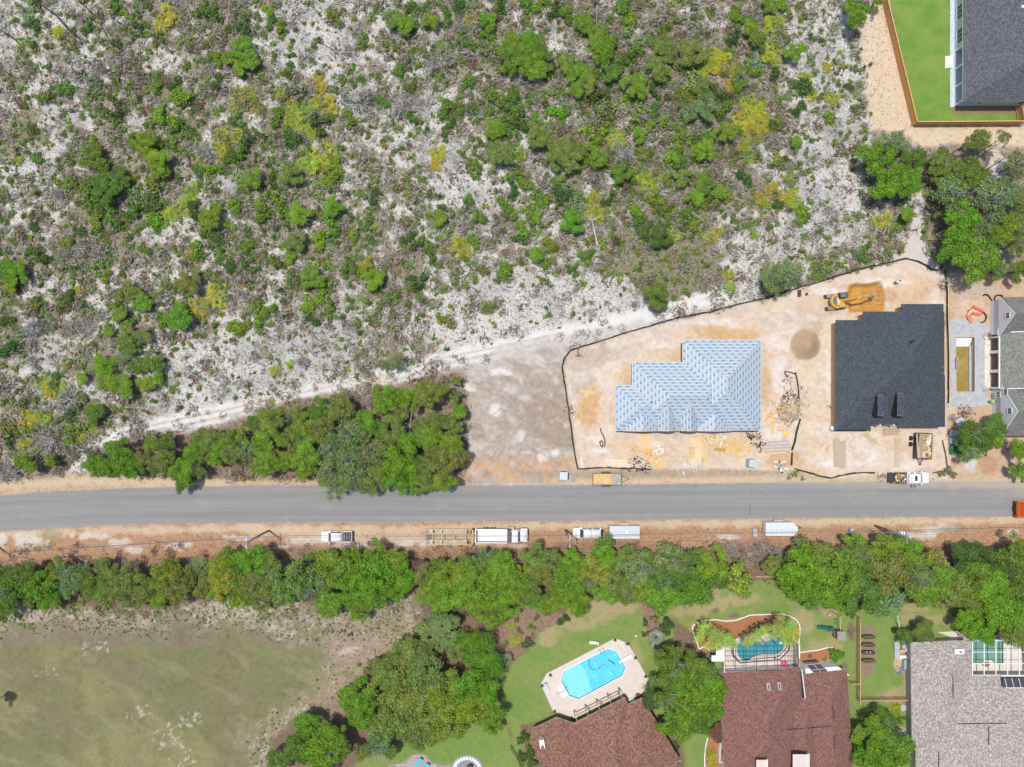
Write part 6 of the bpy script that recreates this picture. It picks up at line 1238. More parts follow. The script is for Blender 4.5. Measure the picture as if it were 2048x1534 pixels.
# lower bent rail seen through the roof
part(MB().path([W3(1466,1290,2.2), W3(1466,1312,2.2), W3(1480,1326,2.2), W3(1560,1319,2.2), W3(1578,1300,2.2), W3(1580,1284,2.2)], .10, 5), 'eave_rail', M_cage, cg)
for k in range(5): part(MB().tube(W3(1586+k*2.3,1283,3.0-.5*k), W3(1587+k*2.3,1336,3.0-.5*k), .06, .06, 4), 'side_rail', M_cage, cg)
cw = cage('white framed screen cage beside the weathered tan roof', 1944.5, 1281, 2062, 1350, 3.0, 5, 3, M_white, 'c', .10)
part(MB().path([W3(1912,1262,1.5), W3(1926,1271,2.5), W3(1932,1279,3.0)], .09, 4), 'corner_brace', M_white, cw); part(MB().tube(W3(1918,1262,.3), W3(1928,1279,3), .07, .07, 4), 'corner_brace', M_white, cw)
part(MB().tube(W3(2002,1351.5,3.2), W3(2060,1351.5,3.2), .14, .14, 4), 'gutter', M_white, cw)
# side courtyard cut into the tan roof
x0, y0 = W(2006, 1356, 4.0); x1, y1 = W(2062, 1375, 4.0); part(MB().box(((x0+x1)/2, (y0+y1)/2, 4.0), (abs(x1-x0), abs(y1-y0), .06)), 'screen_panel', simple('dark_screen', (.05, .052, .055), .6), cw)
for k in range(5): xx = 2009+k*14; part(MB().tube(W3(xx, 1356, 4.1), W3(xx+5, 1375, 4.1), .05, .05, 4), 'beam', M_white, cw)
part(MB().tube(W3(2010,1375.5,4.1), W3(2062,1375.5,4.1), .07, .07, 4), 'beam', M_white, cw)
# white shed roof at the left of the kidney pool, white wall strips
sw = empty('white_patio_roof', (*P(1438, 1305), 0), 0, 'small flat white patio roof left of the kidney-shaped pool', 'patio roof')
for (a_, b__) in (((1432,1292),(1447,1311)), ((1423,1311),(1447,1323))): part(boxw(*a_, *b__, 2.5, 2.62), 'roof_panel', M_white, sw)
part(MB().tube(W3(1447.5,1290,2.6), W3(1449,1345,2.9), .10, .10, 4), 'gutter', M_white, sw)
for (x, y) in ((1433,1293),(1424,1322)): a = W(x, y, 2.5); part(MB().tube((a[0], a[1], 0), (a[0], a[1], 2.5), .06, .06, 6), 'post', M_white, sw)
tag(boxw(1595,1290,1600,1317,0,.5).build('low_white_wall', M_white), 'low white wall at the right end of the screen cage', 'wall')
# mulch bed edging
def edging(pts_, label, z=.06, r=.11, mat=None, name='bed_edging'):
    P0 = [(*P(x, y), z) for x, y in pts_]; mb = MB(); mb.path(P0, r, 6); return tag(mb.build(name, mat or M_white), label, 'edging')
edging([(1420,1300),(1408,1293),(1398,1298),(1392,1280),(1386,1262),(1385,1252),(1394,1246),(1412,1241),(1430,1239),(1450,1242),(1470,1241),(1485,1236),(1500,1230),(1530,1229),(1548,1228),(1565,1228),(1580,1232),(1592,1239),(1599,1250),(1600,1262),(1598,1280),(1597,1290)], 'curved white kerb round the palm bed of the kidney pool')
edging([(1600,1305),(1618,1302),(1636,1300),(1650,1296),(1665,1294)], 'short white kerb beside the round green shrub'); edging([(1415,1475),(1411,1495),(1409,1515),(1410,1545)], 'thin white kerb left of the maroon roof house')
# ================================================================ VEHICLES (local x = forward)
M_tail = simple('red_lamp', (.5, .02, .015), .3); M_head = simple('lamp_lens', (.75, .76, .74), .15); M_vglass = simple('vehicle_glass', (.05, .075, .075), .06, spec=.9, var=.2)
M_yel = simple('machine_yellow', (.58, .31, .035), .45, var=.12); M_yel2 = simple('trailer_yellow', (.52, .35, .14), .6, var=.15); M_org = simple('truck_orange', (.72, .15, .02), .35, var=.08); M_bedm = simple('bed_liner', (.03, .033, .045), .6)
M_alu = simple('aluminium', (.56, .58, .60), .35, .35, .05); M_steel = simple('worn_steel', (.40, .38, .36), .55, .3, .2)
def rsec(x, hw, z0, z1, r=.12, n=3):       # rounded rectangle cross-section in the y-z plane
    pts_ = []
    for cy, cz, a0 in ((hw-r, z1-r, 0), (-hw+r, z1-r, 90), (-hw+r, z0+r, 180), (hw-r, z0+r, 270)):
        for k in range(n+1): a = math.radians(a0+90*k/n); pts_.append((x, cy+r*math.cos(a), cz+r*math.sin(a)))
    return pts_
def wheels(root, xs_, hw, r=.38, w=.25):
    for x in xs_:
        for s_ in (-1, 1):
            wq = MB().tube((x, s_*(hw-w), r), (x, s_*hw, r), r, r, 16).build('wheel', M_rub, root)
            MB().tube((x, s_*(hw-.02), r), (x, s_*(hw+.015), r), r*.55, r*.5, 12).build('rim', M_metal, wq)
def mirrors(root, x, hw, z, mat):
    for s_ in (-1, 1): MB().box((x, s_*(hw+.16), z), (.14, .26, .2)).build('mirror', mat, root)
def pickup(px, py, L, W_, ang, label, bed='cover', name='pickup_truck', rack=False, cab=2.6):
    x, y = P(px, py); t_ = empty(name, (x, y, .02), ang, label, 'pickup truck', None)
    f = L/2; hw = W_/2
    cx1 = f-1.45; cx0 = cx1-cab           # cab front and rear at belt line
    b = MB(); b.loft([rsec(f, hw*.80, .45, .95, .14), rsec(f-.18, hw*.94, .38, 1.08, .16), rsec(f-.9, hw, .35, 1.14, .16), rsec(cx1+.1, hw, .33, 1.20, .14), rsec(cx1-.2, hw, .33, 1.18, .1), rsec(cx0, hw, .33, 1.18, .1)])
    b.build('body', M_wp, t_, smooth=True)
    c = MB(); c.loft([rsec(cx1+.05, hw*.90, 1.14, 1.22, .03), rsec(cx1-.55, hw*.80, 1.14, 1.80, .10), rsec(cx1-1.0, hw*.80, 1.14, 1.86, .12), rsec(cx0+.3, hw*.79, 1.14, 1.84, .12), rsec(cx0+.02, hw*.82, 1.14, 1.45, .08)]); cb = c.build('cab', M_wp, t_, smooth=True)
    g = MB(); g.face([(cx1+.02, -hw*.82, 1.26), (cx1+.02, hw*.82, 1.26), (cx1-.55, hw*.72, 1.83), (cx1-.55, -hw*.72, 1.83)]); g.build('windscreen', M_vglass, cb)
    g = MB(); g.face([(cx0+.0, hw*.74, 1.30), (cx0+.0, -hw*.74, 1.30), (cx0+.26, -hw*.70, 1.80), (cx0+.26, hw*.70, 1.80)]); g.build('rear_window', M_vglass, cb)
    for s_ in (-1, 1):
        for u0, u1 in ((cx1-.25, cx1-1.25), (cx1-1.32, cx0+.3)):
            q_ = [(u0, s_*hw*.93, 1.22), (u1, s_*hw*.93, 1.22), (u1+.05, s_*hw*.825, 1.74), (u0-.3, s_*hw*.825, 1.74)]; MB().face(q_).build('side_window', M_vglass, cb)
    # bed
    if bed != 'suv':
        bx0, bx1 = -f+.08, cx0-.06; w = MB()
        for s_ in (-1, 1): w.box(((bx0+bx1)/2, s_*(hw-.07), .85), (bx1-bx0, .14, .62))
        w.box((bx1-.03, 0, .85), (.06, 2*hw-.3, .62)); w.build('bed_side', M_wp, t_, bevel=.03)
        MB().box(((bx0+bx1)/2, 0, .60), (bx1-bx0, 2*hw-.3, .08)).build('bed_floor', M_bedm, t_)
        if bed == 'open':
            MB().box((-f-.22, 0, .62), (.6, 2*hw-.25, .06)).build('tailgate', M_bedm, t_)
            for s_ in (-1, 1): MB().box(((bx0+bx1)/2, s_*(hw-.07), 1.19), (bx1-bx0-.2, .12, .05)).build('bed_rail', M_bedm, t_)
        else:
            MB().box((-f+.05, 0, .85), (.08, 2*hw-.28, .6)).build('tailgate', M_wp, t_)
            cv_ = MB().box(((bx0+bx1)/2, 0, 1.19), (bx1-bx0-.1, 2*hw-.2, .05)).build('bed_cover', M_bedm, t_)
            for k in range(3): MB().box((bx0+.35+k*.45, 0, 1.225), (.03, 2*hw-.24, .02)).build('seam', M_steel, cv_)
    for s_ in (-1, 1):
        MB().box((f-.1, s_*hw*.72, .82), (.16, .3, .2)).build('headlight', M_head, t_); MB().box((-f+.05, s_*(hw-.08), .9), (.08, .12, .34)).build('tail_light', M_tail, t_)
    MB().box((f+.02, 0, .5), (.14, 2*hw*.85, .22)).build('front_bumper', M_metal, t_); MB().box((-f-.02, 0, .5), (.16, 2*hw*.9, .2)).build('rear_bumper', M_metal if bed != 'cover' else M_black, t_)
    mirrors(t_, cx1-.1, hw, 1.25, M_wp); wheels(t_, (f-.95, -f+1.15), hw-.02); return t_
pickup(676, 1071, 5.7, 1.95, math.pi, 'white pickup with black bed cover parked alone left of the equipment trailer', 'cover')
pk_ = pickup(1815, 954.5, 6.9, 2.1, 0.0, 'white pickup with open tailgate and its bed full of colourful tools', 'open', cab=2.55)
sr = MB().box((.55, 0, 1.895), (.42, .95, .02)).build('sunroof', M_dglass, pk_)
q = random.Random(4); cols_ = [simple('tool_yellow', (.7, .5, .03)), simple('tool_red', (.6, .04, .03)), simple('tool_green', (.25, .5, .05)), M_white, simple('tool_orange', (.7, .22, .04)), M_black, M_lum, simple('tool_blue', (.08, .15, .4)), simple('tool_pink', (.6, .15, .2))]
for k in range(60):
    o = MB().box((0, 0, 0), (q.uniform(.1, .45), q.uniform(.05, .2), q.uniform(.05, .2)), q.uniform(0, 3)).build('tool', cols_[k % 9], pk_); o.location = (q.uniform(-3.0, -1.0), q.uniform(-.8, .8), q.uniform(.8, 1.25))
for k in range(9):
    o = MB().tube((0, 0, 0), (q.uniform(.6, 1.1), q.uniform(-.3, .3), .1), .03, .03, 5).build('tool', cols_[(k*2) % 9], pk_); o.location = (q.uniform(-2.9, -2), q.uniform(-.7, .7), 1.2)
for dx in (.45, 1.1): MB().box((dx, -1.55, .55), (.10, .5, .08), .35).build('door_edge', M_black, pk_)
# passenger van / suv
def suv(px, py, L, W_, ang, label):
    x, y = P(px, py); t_ = empty('white_van', (x, y, .02), ang, label, 'van'); f = L/2; hw = W_/2; cx1 = f-1.35
    MB().loft([rsec(f, hw*.84, .45, .98, .14), rsec(f-.15, hw*.96, .4, 1.12, .16), rsec(cx1, hw, .36, 1.22, .14), rsec(-f+.1, hw, .36, 1.22, .12), rsec(-f, hw*.95, .45, 1.1, .12)]).build('body', M_wp, t_, smooth=True)
    cb = MB().loft([rsec(cx1+.1, hw*.9, 1.14, 1.24, .03), rsec(cx1-.5, hw*.83, 1.14, 1.85, .1), rsec(cx1-.9, hw*.83, 1.14, 1.92, .12), rsec(-f+.35, hw*.83, 1.14, 1.90, .12), rsec(-f+.02, hw*.88, 1.14, 1.3, .06)]).build('cabin', M_wp, t_, smooth=True)
    MB().face([(cx1+.07, -hw*.82, 1.28), (cx1+.07, hw*.82, 1.28), (cx1-.50, hw*.74, 1.88), (cx1-.50, -hw*.74, 1.88)]).build('windscreen', M_vglass, cb)
    MB().face([(-f-.0, hw*.8, 1.32), (-f-.0, -hw*.8, 1.32), (-f+.34, -hw*.74, 1.93), (-f+.34, hw*.74, 1.93)]).build('rear_window', M_dglass, cb)
    for s_ in (-1, 1):
        for u0, u1 in ((cx1-.3, cx1-1.2), (cx1-1.3, cx1-2.1), (cx1-2.2, -f+.5)): MB().face([(u0, s_*hw*.96, 1.24), (u1, s_*hw*.96, 1.24), (u1, s_*hw*.85, 1.80), (u0-.15, s_*hw*.85, 1.80)]).build('side_window', M_vglass, cb)
        MB().box((-.6, s_*hw*.68, 1.99), (2.6, .05, .05)).build('roof_bar', M_black, t_)
        MB().box((f-.08, s_*hw*.75, .85), (.14, .28, .2)).build('headlight', M_head, t_); MB().box((-f+.02, s_*(hw-.1), 1.0), (.08, .14, .4)).build('tail_light', M_tail, t_)
    MB().box((-.55, 0, 1.99), (.05, hw*1.36, .04)).build('cross_bar', M_black, t_); MB().box((-f-.05, 0, .5), (.16, 2*hw*.9, .2)).build('rear_bumper', M_black, t_)
    mirrors(t_, cx1-.15, hw, 1.3, M_wp); wheels(t_, (f-.9, -f+1.0), hw-.02)
suv(1174, 1064, 5.35, 1.95, math.pi, 'white van with black roof bars hitched to the silver box trailer')
def jack_tongue(root, x0, x1, w, mat, z=.5):
    for s_ in (-1, 1): MB().tube((x0, s_*w, z), (x1, 0, z), .06, .06, 4).build('drawbar', mat, root)
    MB().box((x1+.05*(1 if x1 > x0 else -1), 0, z), (.25, .14, .12)).build('coupler', mat, root); MB().tube((x1, 0, .1), (x1, 0, .9), .05, .05, 6).build('jack', mat, root)
# silver box trailer
def box_trailer(px, py, L, W_, ang, h, label, vnose=False, mat=None, vent=None, group=None):
    x, y = P(px, py); x, y = W(px, py, h*.9); t_ = empty('box_trailer', (x, y, .02), ang, label, 'trailer'); f = L/2; hw = W_/2; mt = mat
    pl = [(-f, -hw), (f, -hw), (f, hw), (-f, hw)] if not vnose else [(-f, -hw), (f-.85, -hw), (f, -.38), (f, .38), (f-.85, hw), (-f, hw)]
    MB().prism(pl, .45, h).build('body', mt, t_, bevel=.06)
    ins = [(p[0]*.985, p[1]*.97) for p in pl]; rf_ = MB().prism(ins, h, h+.05).build('roof', mt, t_)
    for k in range(1, 6):
        xx = -f+L*k/6
        if vnose and xx > f-.85: continue
        MB().box((xx, 0, h+.057), (.03, W_*.95, .012)).build('roof_seam', M_steel, rf_)
    if vent: MB().box((vent[0], vent[1], h+.12), (.36, .36, .16)).build('roof_vent', M_white, t_)
    for s_ in (-1, 1):
        for xx in (-.45, .35): MB().tube((xx, s_*(hw-.05), .34), (xx, s_*(hw+.2), .34), .33, .33, 14).build('wheel', M_rub, t_)
        MB().box((-.05, s_*(hw+.13), .74), (1.7, .28, .06)).build('fender', M_steel, t_)
    MB().box((-f-.02, 0, h*.5+.3), (.04, W_*.9, h-.8)).build('rear_door', mt, t_)
    jack_tongue(t_, f-.2, f+1.2, hw*.6, M_black); return t_
box_trailer(1249, 1064.5, 5.5, 2.35, math.pi, 2.2, 'silver box trailer with a small white roof vent behind the white van', False, M_alu, (-.3, -.05))
box_trailer(1563, 1058, 5.8, 2.45, 0.0, 2.4, 'white V-nosed box trailer standing alone on the verge', True, simple('trailer_white', (.60, .62, .64), .4, var=.03))
# plywood trailer
x, y = P(1213, 957.5); t_ = empty('utility_trailer', (x, y, 0), 0, 'open flat trailer carrying plywood sheets at the north road edge', 'trailer')
MB().box((0, 0, .58), (5.2, 2.1, .08)).build('deck', simple('trailer_deck', (.36, .33, .30), .8, var=.3), t_)
for s_ in (-1, 1):
    MB().tube((-2.65, s_*1.08, .95), (2.65, s_*1.08, .95), .05, .05, 4).build('side_rail', M_dtrim, t_)
    for xx in (-2.6, -.9, .9, 2.6): MB().tube((xx, s_*1.08, .55), (xx, s_*1.08, .95), .04, .04, 4).build('rail_post', M_dtrim, t_)
    for xx in (-.6, .2): MB().tube((xx, s_*1.1, .34), (xx, s_*1.34, .34), .33, .33, 14).build('wheel', M_rub, t_)
    MB().box((-.2, s_*1.25, .74), (1.8, .26, .06)).build('fender', M_dtrim, t_)
for s_ in (-1, 1): MB().tube((s_*2.65, -1.08, .95), (s_*2.65, 1.08, .95), .05, .05, 4).build('end_rail', M_dtrim, t_)
jack_tongue(t_, 2.65, 4.05, .7, M_dtrim)
sh_ = empty('plywood_stack', (x-.75, y+.02, .63), 0, 'tan plywood sheets lying on the flat trailer', 'plywood')
for k in range(6): MB().box((.02*k-.05, .015*k, .02+k*.03), (3.3, 1.75, .025), .012*k-.03).build('sheet', M_osb, sh_)
# dump truck (faces right)
x, y = W(1001, 1070.5, 1.5); t_ = empty('dump_truck', (x, y, 0), -.01, 'white dump truck with empty pale steel bed on the south verge', 'truck')
MB().box((-.3, 0, .85), (8.4, .9, .25)).build('chassis', M_dtrim, t_)
b = MB(); b.box((-1.6, 0, 1.32), (5.6, 2.3, .08)); b.build('bed_floor', simple('bed_steel', (.62, .62, .64), .4, .2, .12), t_)
for s_ in (-1, 1):
    MB().box((-1.6, s_*1.18, 1.9), (5.7, .1, 1.15), 0, 0, 0, s_*-.05).build('bed_side', M_steel, t_); MB().box((-1.6, s_*1.2, 2.5), (5.8, .16, .1)).build('bed_rail', M_wp, t_)
MB().box((1.25, 0, 2.0), (.1, 2.4, 1.4)).build('bed_front', M_steel, t_); MB().box((-4.45, 0, 1.9), (.1, 2.4, 1.15)).build('tailgate', M_steel, t_); MB().box((-4.5, 0, 2.5), (.16, 2.5, .12)).build('tailgate_rail', M_wp, t_)
MB().box((1.6, 0, 2.75), (.7, 2.3, .08)).build('cab_guard', simple('dark_primer', (.08, .07, .075), .6), t_)
cb = MB().loft([rsec(2.05, 1.1, .9, 2.6, .12), rsec(2.2, 1.12, .8, 2.75, .15), rsec(3.15, 1.1, .8, 2.7, .18), rsec(3.6, 1.08, .8, 2.0, .12)]).build('cab', M_wp, t_, smooth=True)
MB().face([(3.58, -.95, 2.06), (3.58, .95, 2.06), (3.2, .9, 2.66), (3.2, -.9, 2.66)]).build('windscreen', M_vglass, cb)
MB().loft([rsec(3.5, 1.02, .75, 1.95, .15), rsec(4.3, .98, .7, 1.80, .2), rsec(4.85, .85, .65, 1.55, .25), rsec(5.0, .6, .7, 1.3, .2)]).build('hood', M_wp, t_, smooth=True)
for s_ in (-1, 1):
    MB().box((4.3, s_*1.05, 1.1), (1.2, .3, .2)).build('mudguard', M_wp, t_); MB().box((4.8, s_*.8, 1.05), (.2, .3, .22)).build('headlight', M_head, t_)
    MB().tube((1.95, s_*1.0, 1.2), (1.95, s_*1.0, 3.0), .08, .08, 8).build('exhaust_stack', M_metal, t_); MB().tube((2.5, s_*1.25, .75), (1.3, s_*1.25, .75), .28, .28, 10).build('fuel_tank', M_metal, t_)
MB().box((5.0, 0, .6), (.2, 2.1, .3)).build('front_bumper', M_black, t_)
mirrors(t_, 3.4, 1.15, 2.1, M_black); wheels(t_, (4.25, -1.4, -2.75), 1.22, .52, .35)
# yellow equipment trailer
x, y = P(899, 1072); t_ = empty('equipment_trailer', (x, y, 0), -.005, 'yellow open-deck equipment trailer hitched behind the white dump truck', 'trailer')
for yy in (-1.42, -.52, .52, 1.42): MB().box((-.1, yy, .82), (9.0 if abs(yy) > 1 else 9.2, .13, .2)).build('beam', M_yel2, t_)
for s_ in (-1, 1):
    MB().box((-.3, s_*.97, .78), (7.2, .76, .06)).build('deck', simple('weathered_planks', (.44, .36, .27), .9, var=.25) if s_ < 0 else bpy.data.materials['weathered_planks'], t_)
    for k in range(7): MB().box((-4.4+k*.2, s_*.97, .86), (.06, .8, .08)).build('ramp_bar', M_steel, t_)
    for xx in (-2.9, -1.3): MB().tube((xx, s_*.75, .45), (xx, s_*1.25, .45), .42, .42, 14).build('wheel', M_rub, t_)
    for xx in (-3.2, -1.5): MB().box((xx, s_*.97, .90), (.45, .6, .04)).build('wheel_cover', M_steel, t_)
for k in range(6): MB().box((-4.3+k*.18, 0, .80), (.05, .95, .08)).build('tail_slat', M_dtrim, t_)
for xx in (-3.0, -1.0, 1.0, 3.0): MB().box((xx, 0, .70), (.12, 2.8, .12)).build('cross_member', M_yel2, t_)
MB().box((4.35, 0, .9), (.28, 3.2, .3)).build('front_bolster', M_yel2, t_); MB().box((3.8, .95, .95), (.35, .5, .15)).build('green_box', simple('box_green', (.12, .35, .06), .6), t_)
for s_ in (-1, 1):
    MB().tube((4.4, s_*.9, .8), (5.8, s_*.1, .8), .12, .10, 4).build('drawbar', M_yel2, t_); MB().box((4.35, s_*1.5, .9), (.3, .3, .5)).build('bolster_end', M_black, t_)
for k in range(3): MB().tube((4.6+k*.35, -.6+k*.2, .85), (4.6+k*.35, .6-k*.2, .85), .07, .07, 4).build('cross_member', M_yel2, t_)
MB().box((5.2, 0, .95), (.5, .35, .3)).build('tool_box', M_dtrim, t_)
# orange truck at the right edge
x, y = P(2038, 1016); t_ = empty('orange_truck', (x, y, 0), 0, 'orange truck rear end cut off by the right edge on the road', 'truck')
MB().box((1.3, 0, .9), (5.6, 1.0, .25)).build('chassis', M_dtrim, t_)
MB().box((.1, 0, 1.35), (3.0, 2.9, .1)).build('bed_floor', M_org, t_)
for s_ in (-1, 1): MB().box((.1, s_*1.45, 1.65), (3.0, .12, .7)).build('bed_side', M_org, t_)
MB().box((-1.4, 0, 1.65), (.12, 2.8, .7)).build('tailgate', M_org, t_)
for k in range(5): MB().box((-1.15+k*.28, 0, 1.55), (.08, 2.6, .12)).build('bed_rib', simple('dark_orange', (.40, .07, .012), .5) if k == 0 else bpy.data.materials['dark_orange'], t_)
MB().box((1.1, .1, 1.75), (1.7, 1.7, .5)).build('equipment_box', M_org, t_); MB().box((1.2, .95, 1.95), (1.7, .3, .25)).build('white_tube', M_white, t_); MB().box((1.2, -1.2, 1.9), (1.7, .4, .25)).build('white_tube', M_white, t_)
MB().loft([rsec(2.0, 1.1, .8, 2.4, .15), rsec(3.2, 1.1, .8, 2.4, .2), rsec(3.8, 1.0, .8, 1.6, .2)]).build('cab', M_org, t_, smooth=True)
wheels(t_, (3.2, -.5), 1.2, .45, .3)
for s_ in (-1, 1): MB().box((-1.5, s_*1.2, 1.1), (.08, .3, .2)).build('tail_light', M_tail, t_)
# dump trailer full of debris
x, y = P(1839, 891); t_ = empty('dump_trailer', (x, y, 0), math.radians(-92.5), 'high-sided dump trailer full of cardboard and rubbish beside the black roof', 'trailer')
L_, hw = 4.7, 1.62
MB().box((0, 0, .7), (L_, 2*hw-.5, .12)).build('bed_floor', M_dtrim, t_)
for s_ in (-1, 1):
    sdw = MB().box((0, s_*(hw-.25 if s_ > 0 else hw-.45), 1.15 if s_ > 0 else 1.3), (L_, .12, 1.0)).build('side_wall', simple('brown_panel', (.23, .16, .10), .8, var=.25) if s_ < 0 else bpy.data.materials['brown_panel'], t_)
MB().box((0, -hw+.82, 1.82), (L_-.1, .95, .07), 0, 0, .15).build('folded_side_board', simple('board_brown', (.34, .25, .155), .8, var=.25, scale=3), t_); MB().box((0, -hw+.33, 1.78), (L_-.2, .45, .06), 0, 0, -.2).build('folded_side_board', M_lum2, t_)
for s_ in (-1, 1): MB().box((s_*L_/2, .1, 1.1), (.1, 2*hw-.5, .9)).build('end_wall', M_dtrim, t_)
for k in range(7): MB().box((L_/2+.12, -1.3+k*.4, .95), (.06, .4, .2)).build('reflector_strip', M_tail if k % 2 else M_white, t_)
for xx in (-1.3, -.2): MB().tube((xx, -hw-.1, .42), (xx, -hw-.42, .42), .42, .42, 14).build('wheel', M_rub, t_); MB().tube((xx, hw-.1, .42), (xx, hw+.1, .42), .42, .42, 14).build('wheel', M_rub, t_)
jack_tongue(t_, L_/2, L_/2+1.1, .5, M_dtrim)
MB().box((0, .15, 1.05), (4.4, 2.3, .6)).build('load_base', simple('load_mix', (.50, .38, .25), .9, var=.5, scale=2), t_)
db = empty('rubbish_load', (x+.35, y, 1.0), math.radians(-92.5), 'cardboard boxes and plastic scraps filling the dump trailer', 'rubbish'); q = random.Random(8)
M_card = simple('cardboard', (.55, .36, .18), .85, var=.2); M_plas = simple('plastic_film', (.70, .72, .76), .35, var=.1)
for k in range(80):
    s_ = q.uniform(.18, .6); w = q.random(); m_ = M_card if w < .62 else M_plas if w < .8 else M_lum if w < .92 else M_redw
    MB().box((0, 0, 0), (s_, s_*q.uniform(.3, 1), q.uniform(.04, .25)), q.uniform(0, 3), q.randint(0, 0), q.uniform(-.5, .5), q.uniform(-.5, .5)).build('box_scrap', m_, db).location = (q.uniform(-2.1, 2.1), q.uniform(-.75, 1.1), q.uniform(.25, .6))
# excavator
x, y = P(1668, 604); x0_, y0_ = x, y; z0 = .0; t_ = empty('excavator', (x, y, z0), math.radians(6), 'yellow tracked excavator reaching into the freshly dug orange strip', 'excavator')
for s_ in (-1, 1):
    tr_ = MB().prism([(-2.0, .0), (-1.75, -.0), (1.75, 0), (2.0, .0)], 0, .1); tr_ = MB()
    pr = [(-1.5, 0), (1.5, 0), (1.9, .25), (1.9, .6), (1.55, .85), (-1.55, .85), (-1.9, .6), (-1.9, .25)]
    a_ = [(p[0], s_*1.12-.3, p[1]) for p in pr]; b_ = [(p[0], s_*1.12+.3, p[1]) for p in pr]; tr_.loft([a_, b_]); to = tr_.build('track', M_dtrim, t_)
    for k in range(15): MB().box((-1.5+k*.215, s_*1.12, .875), (.12, .64, .05)).build('track_shoe', M_steel, to)
sw_ = MB(); ring = [(-1.35*math.cos(a) if math.cos(a) > 0 else -1.35*math.cos(a)*.55, 1.38*math.sin(a)) for a in [math.radians(d) for d in range(-90, 91, 15)]]+[(1.0, 1.3), (1.0, -1.3)]
hs = ccw(ring); ho = sw_.prism(hs, 1.0, 1.75).build('house', M_yel, t_, bevel=.06)
en = ccw([(-.95*math.cos(math.radians(d)), 1.0*math.sin(math.radians(d))) for d in range(-80, 81, 16)]+[(-.30, .9), (-.30, -.9)]); MB().prism(en, 1.75, 1.9).build('engine_cover', M_bedm if False else simple('slate_cover', (.10, .13, .17), .5, var=.3), ho)
MB().box((-.05, -.1, 1.82), (.5, 1.5, .18)).build('walkway', simple('tan_plate', (.6, .45, .25), .6), ho); MB().box((.55, -.95, 1.9), (1.1, .6, .3)).build('tool_box', M_yel, ho)
cb = MB().loft([rsec(.0, .5, 1.2, 2.75, .12), rsec(1.2, .5, 1.2, 2.75, .12), rsec(1.65, .48, 1.2, 1.9, .1)]); cb.v = [(a, b+.85, c) for a, b, c in cb.v]; cbo = cb.build('cab', M_dtrim, t_)
MB().box((.55, .85, 2.77), (.95, .8, .03)).build('roof_hatch', simple('slate_glass', (.13, .18, .22), .2), cbo); MB().box((1.45, .85, 2.4), (.55, .8, .05), 0, 0, .9).build('windscreen', M_vglass, cbo)
a_ = [(.55, -.1, 1.5), (2.4, -.05, 3.9), (4.4, .05, 4.1)]
for p, q_, w1, w2 in ((a_[0], a_[1], .22, .26), (a_[1], a_[2], .26, .17)):
    d_ = Vector(q_)-Vector(p); bm_ = MB().tube(p, q_, w1, w2, 4).build('boom', M_yel, t_)
MB().tube(a_[2], (7.0, .25, 1.4), .18, .11, 4).build('stick', M_yel, t_)
for s_ in (-.22, .22): MB().tube((1.1, s_-.1, 1.6), (2.5, s_-.05, 3.3), .09, .07, 8).build('boom_cylinder', M_yel2, t_)
MB().tube((3.0, 0, 4.35), (4.7, .1, 4.1), .09, .07, 8).build('stick_cylinder', M_metal, t_)
bk = MB(); bk.loft([[(6.75, -.2, 1.0), (7.2, -.2, .9), (7.25, -.2, .2), (6.7, -.2, .0)], [(6.75, .7, 1.0), (7.2, .7, .9), (7.25, .7, .2), (6.7, .7, .0)]]); bko = bk.build('bucket', M_steel, t_)
for k in range(5): MB().box((6.6, -.4+k*.3, .28), (.25, .08, .06)).build('tooth', M_steel, bko)
# green skip under the dusty oak
x, y = P(1914, 899); t_ = empty('green_skip', (x, y, 0), 0, 'green rubbish skip half hidden by the dusty oak', 'skip'); M_skip = simple('skip_green', (.07, .33, .13), .6, var=.2)
MB().box((0, 0, .35), (3.2, 1.4, .08)).build('floor', M_skip, t_)
for s_ in (-1, 1): MB().box((0, s_*.68, .85), (3.2, .07, 1.0)).build('side_wall', M_skip, t_); MB().box((s_*1.6, 0, .85), (.07, 1.3, 1.0)).build('end_wall', M_skip, t_); MB().box((0, s_*.72, 1.37), (3.3, .12, .08)).build('rim', M_skip, t_)
rl = empty('green_netting', (x+.1, y, .6), 0, 'crumpled green netting inside the skip', 'netting'); q = random.Random(2)
mb = MB()
for k in range(70): mb.box((q.uniform(-1.2, 1.4), q.uniform(-.55, .55), q.uniform(.1, .6)), (q.uniform(.1, .3), q.uniform(.05, .2), .05), q.uniform(0, 3))
o = mb.build('netting_scraps', simple('netting_green', (.03, .25, .17), .7, var=.5), rl); o['kind'] = 'stuff'
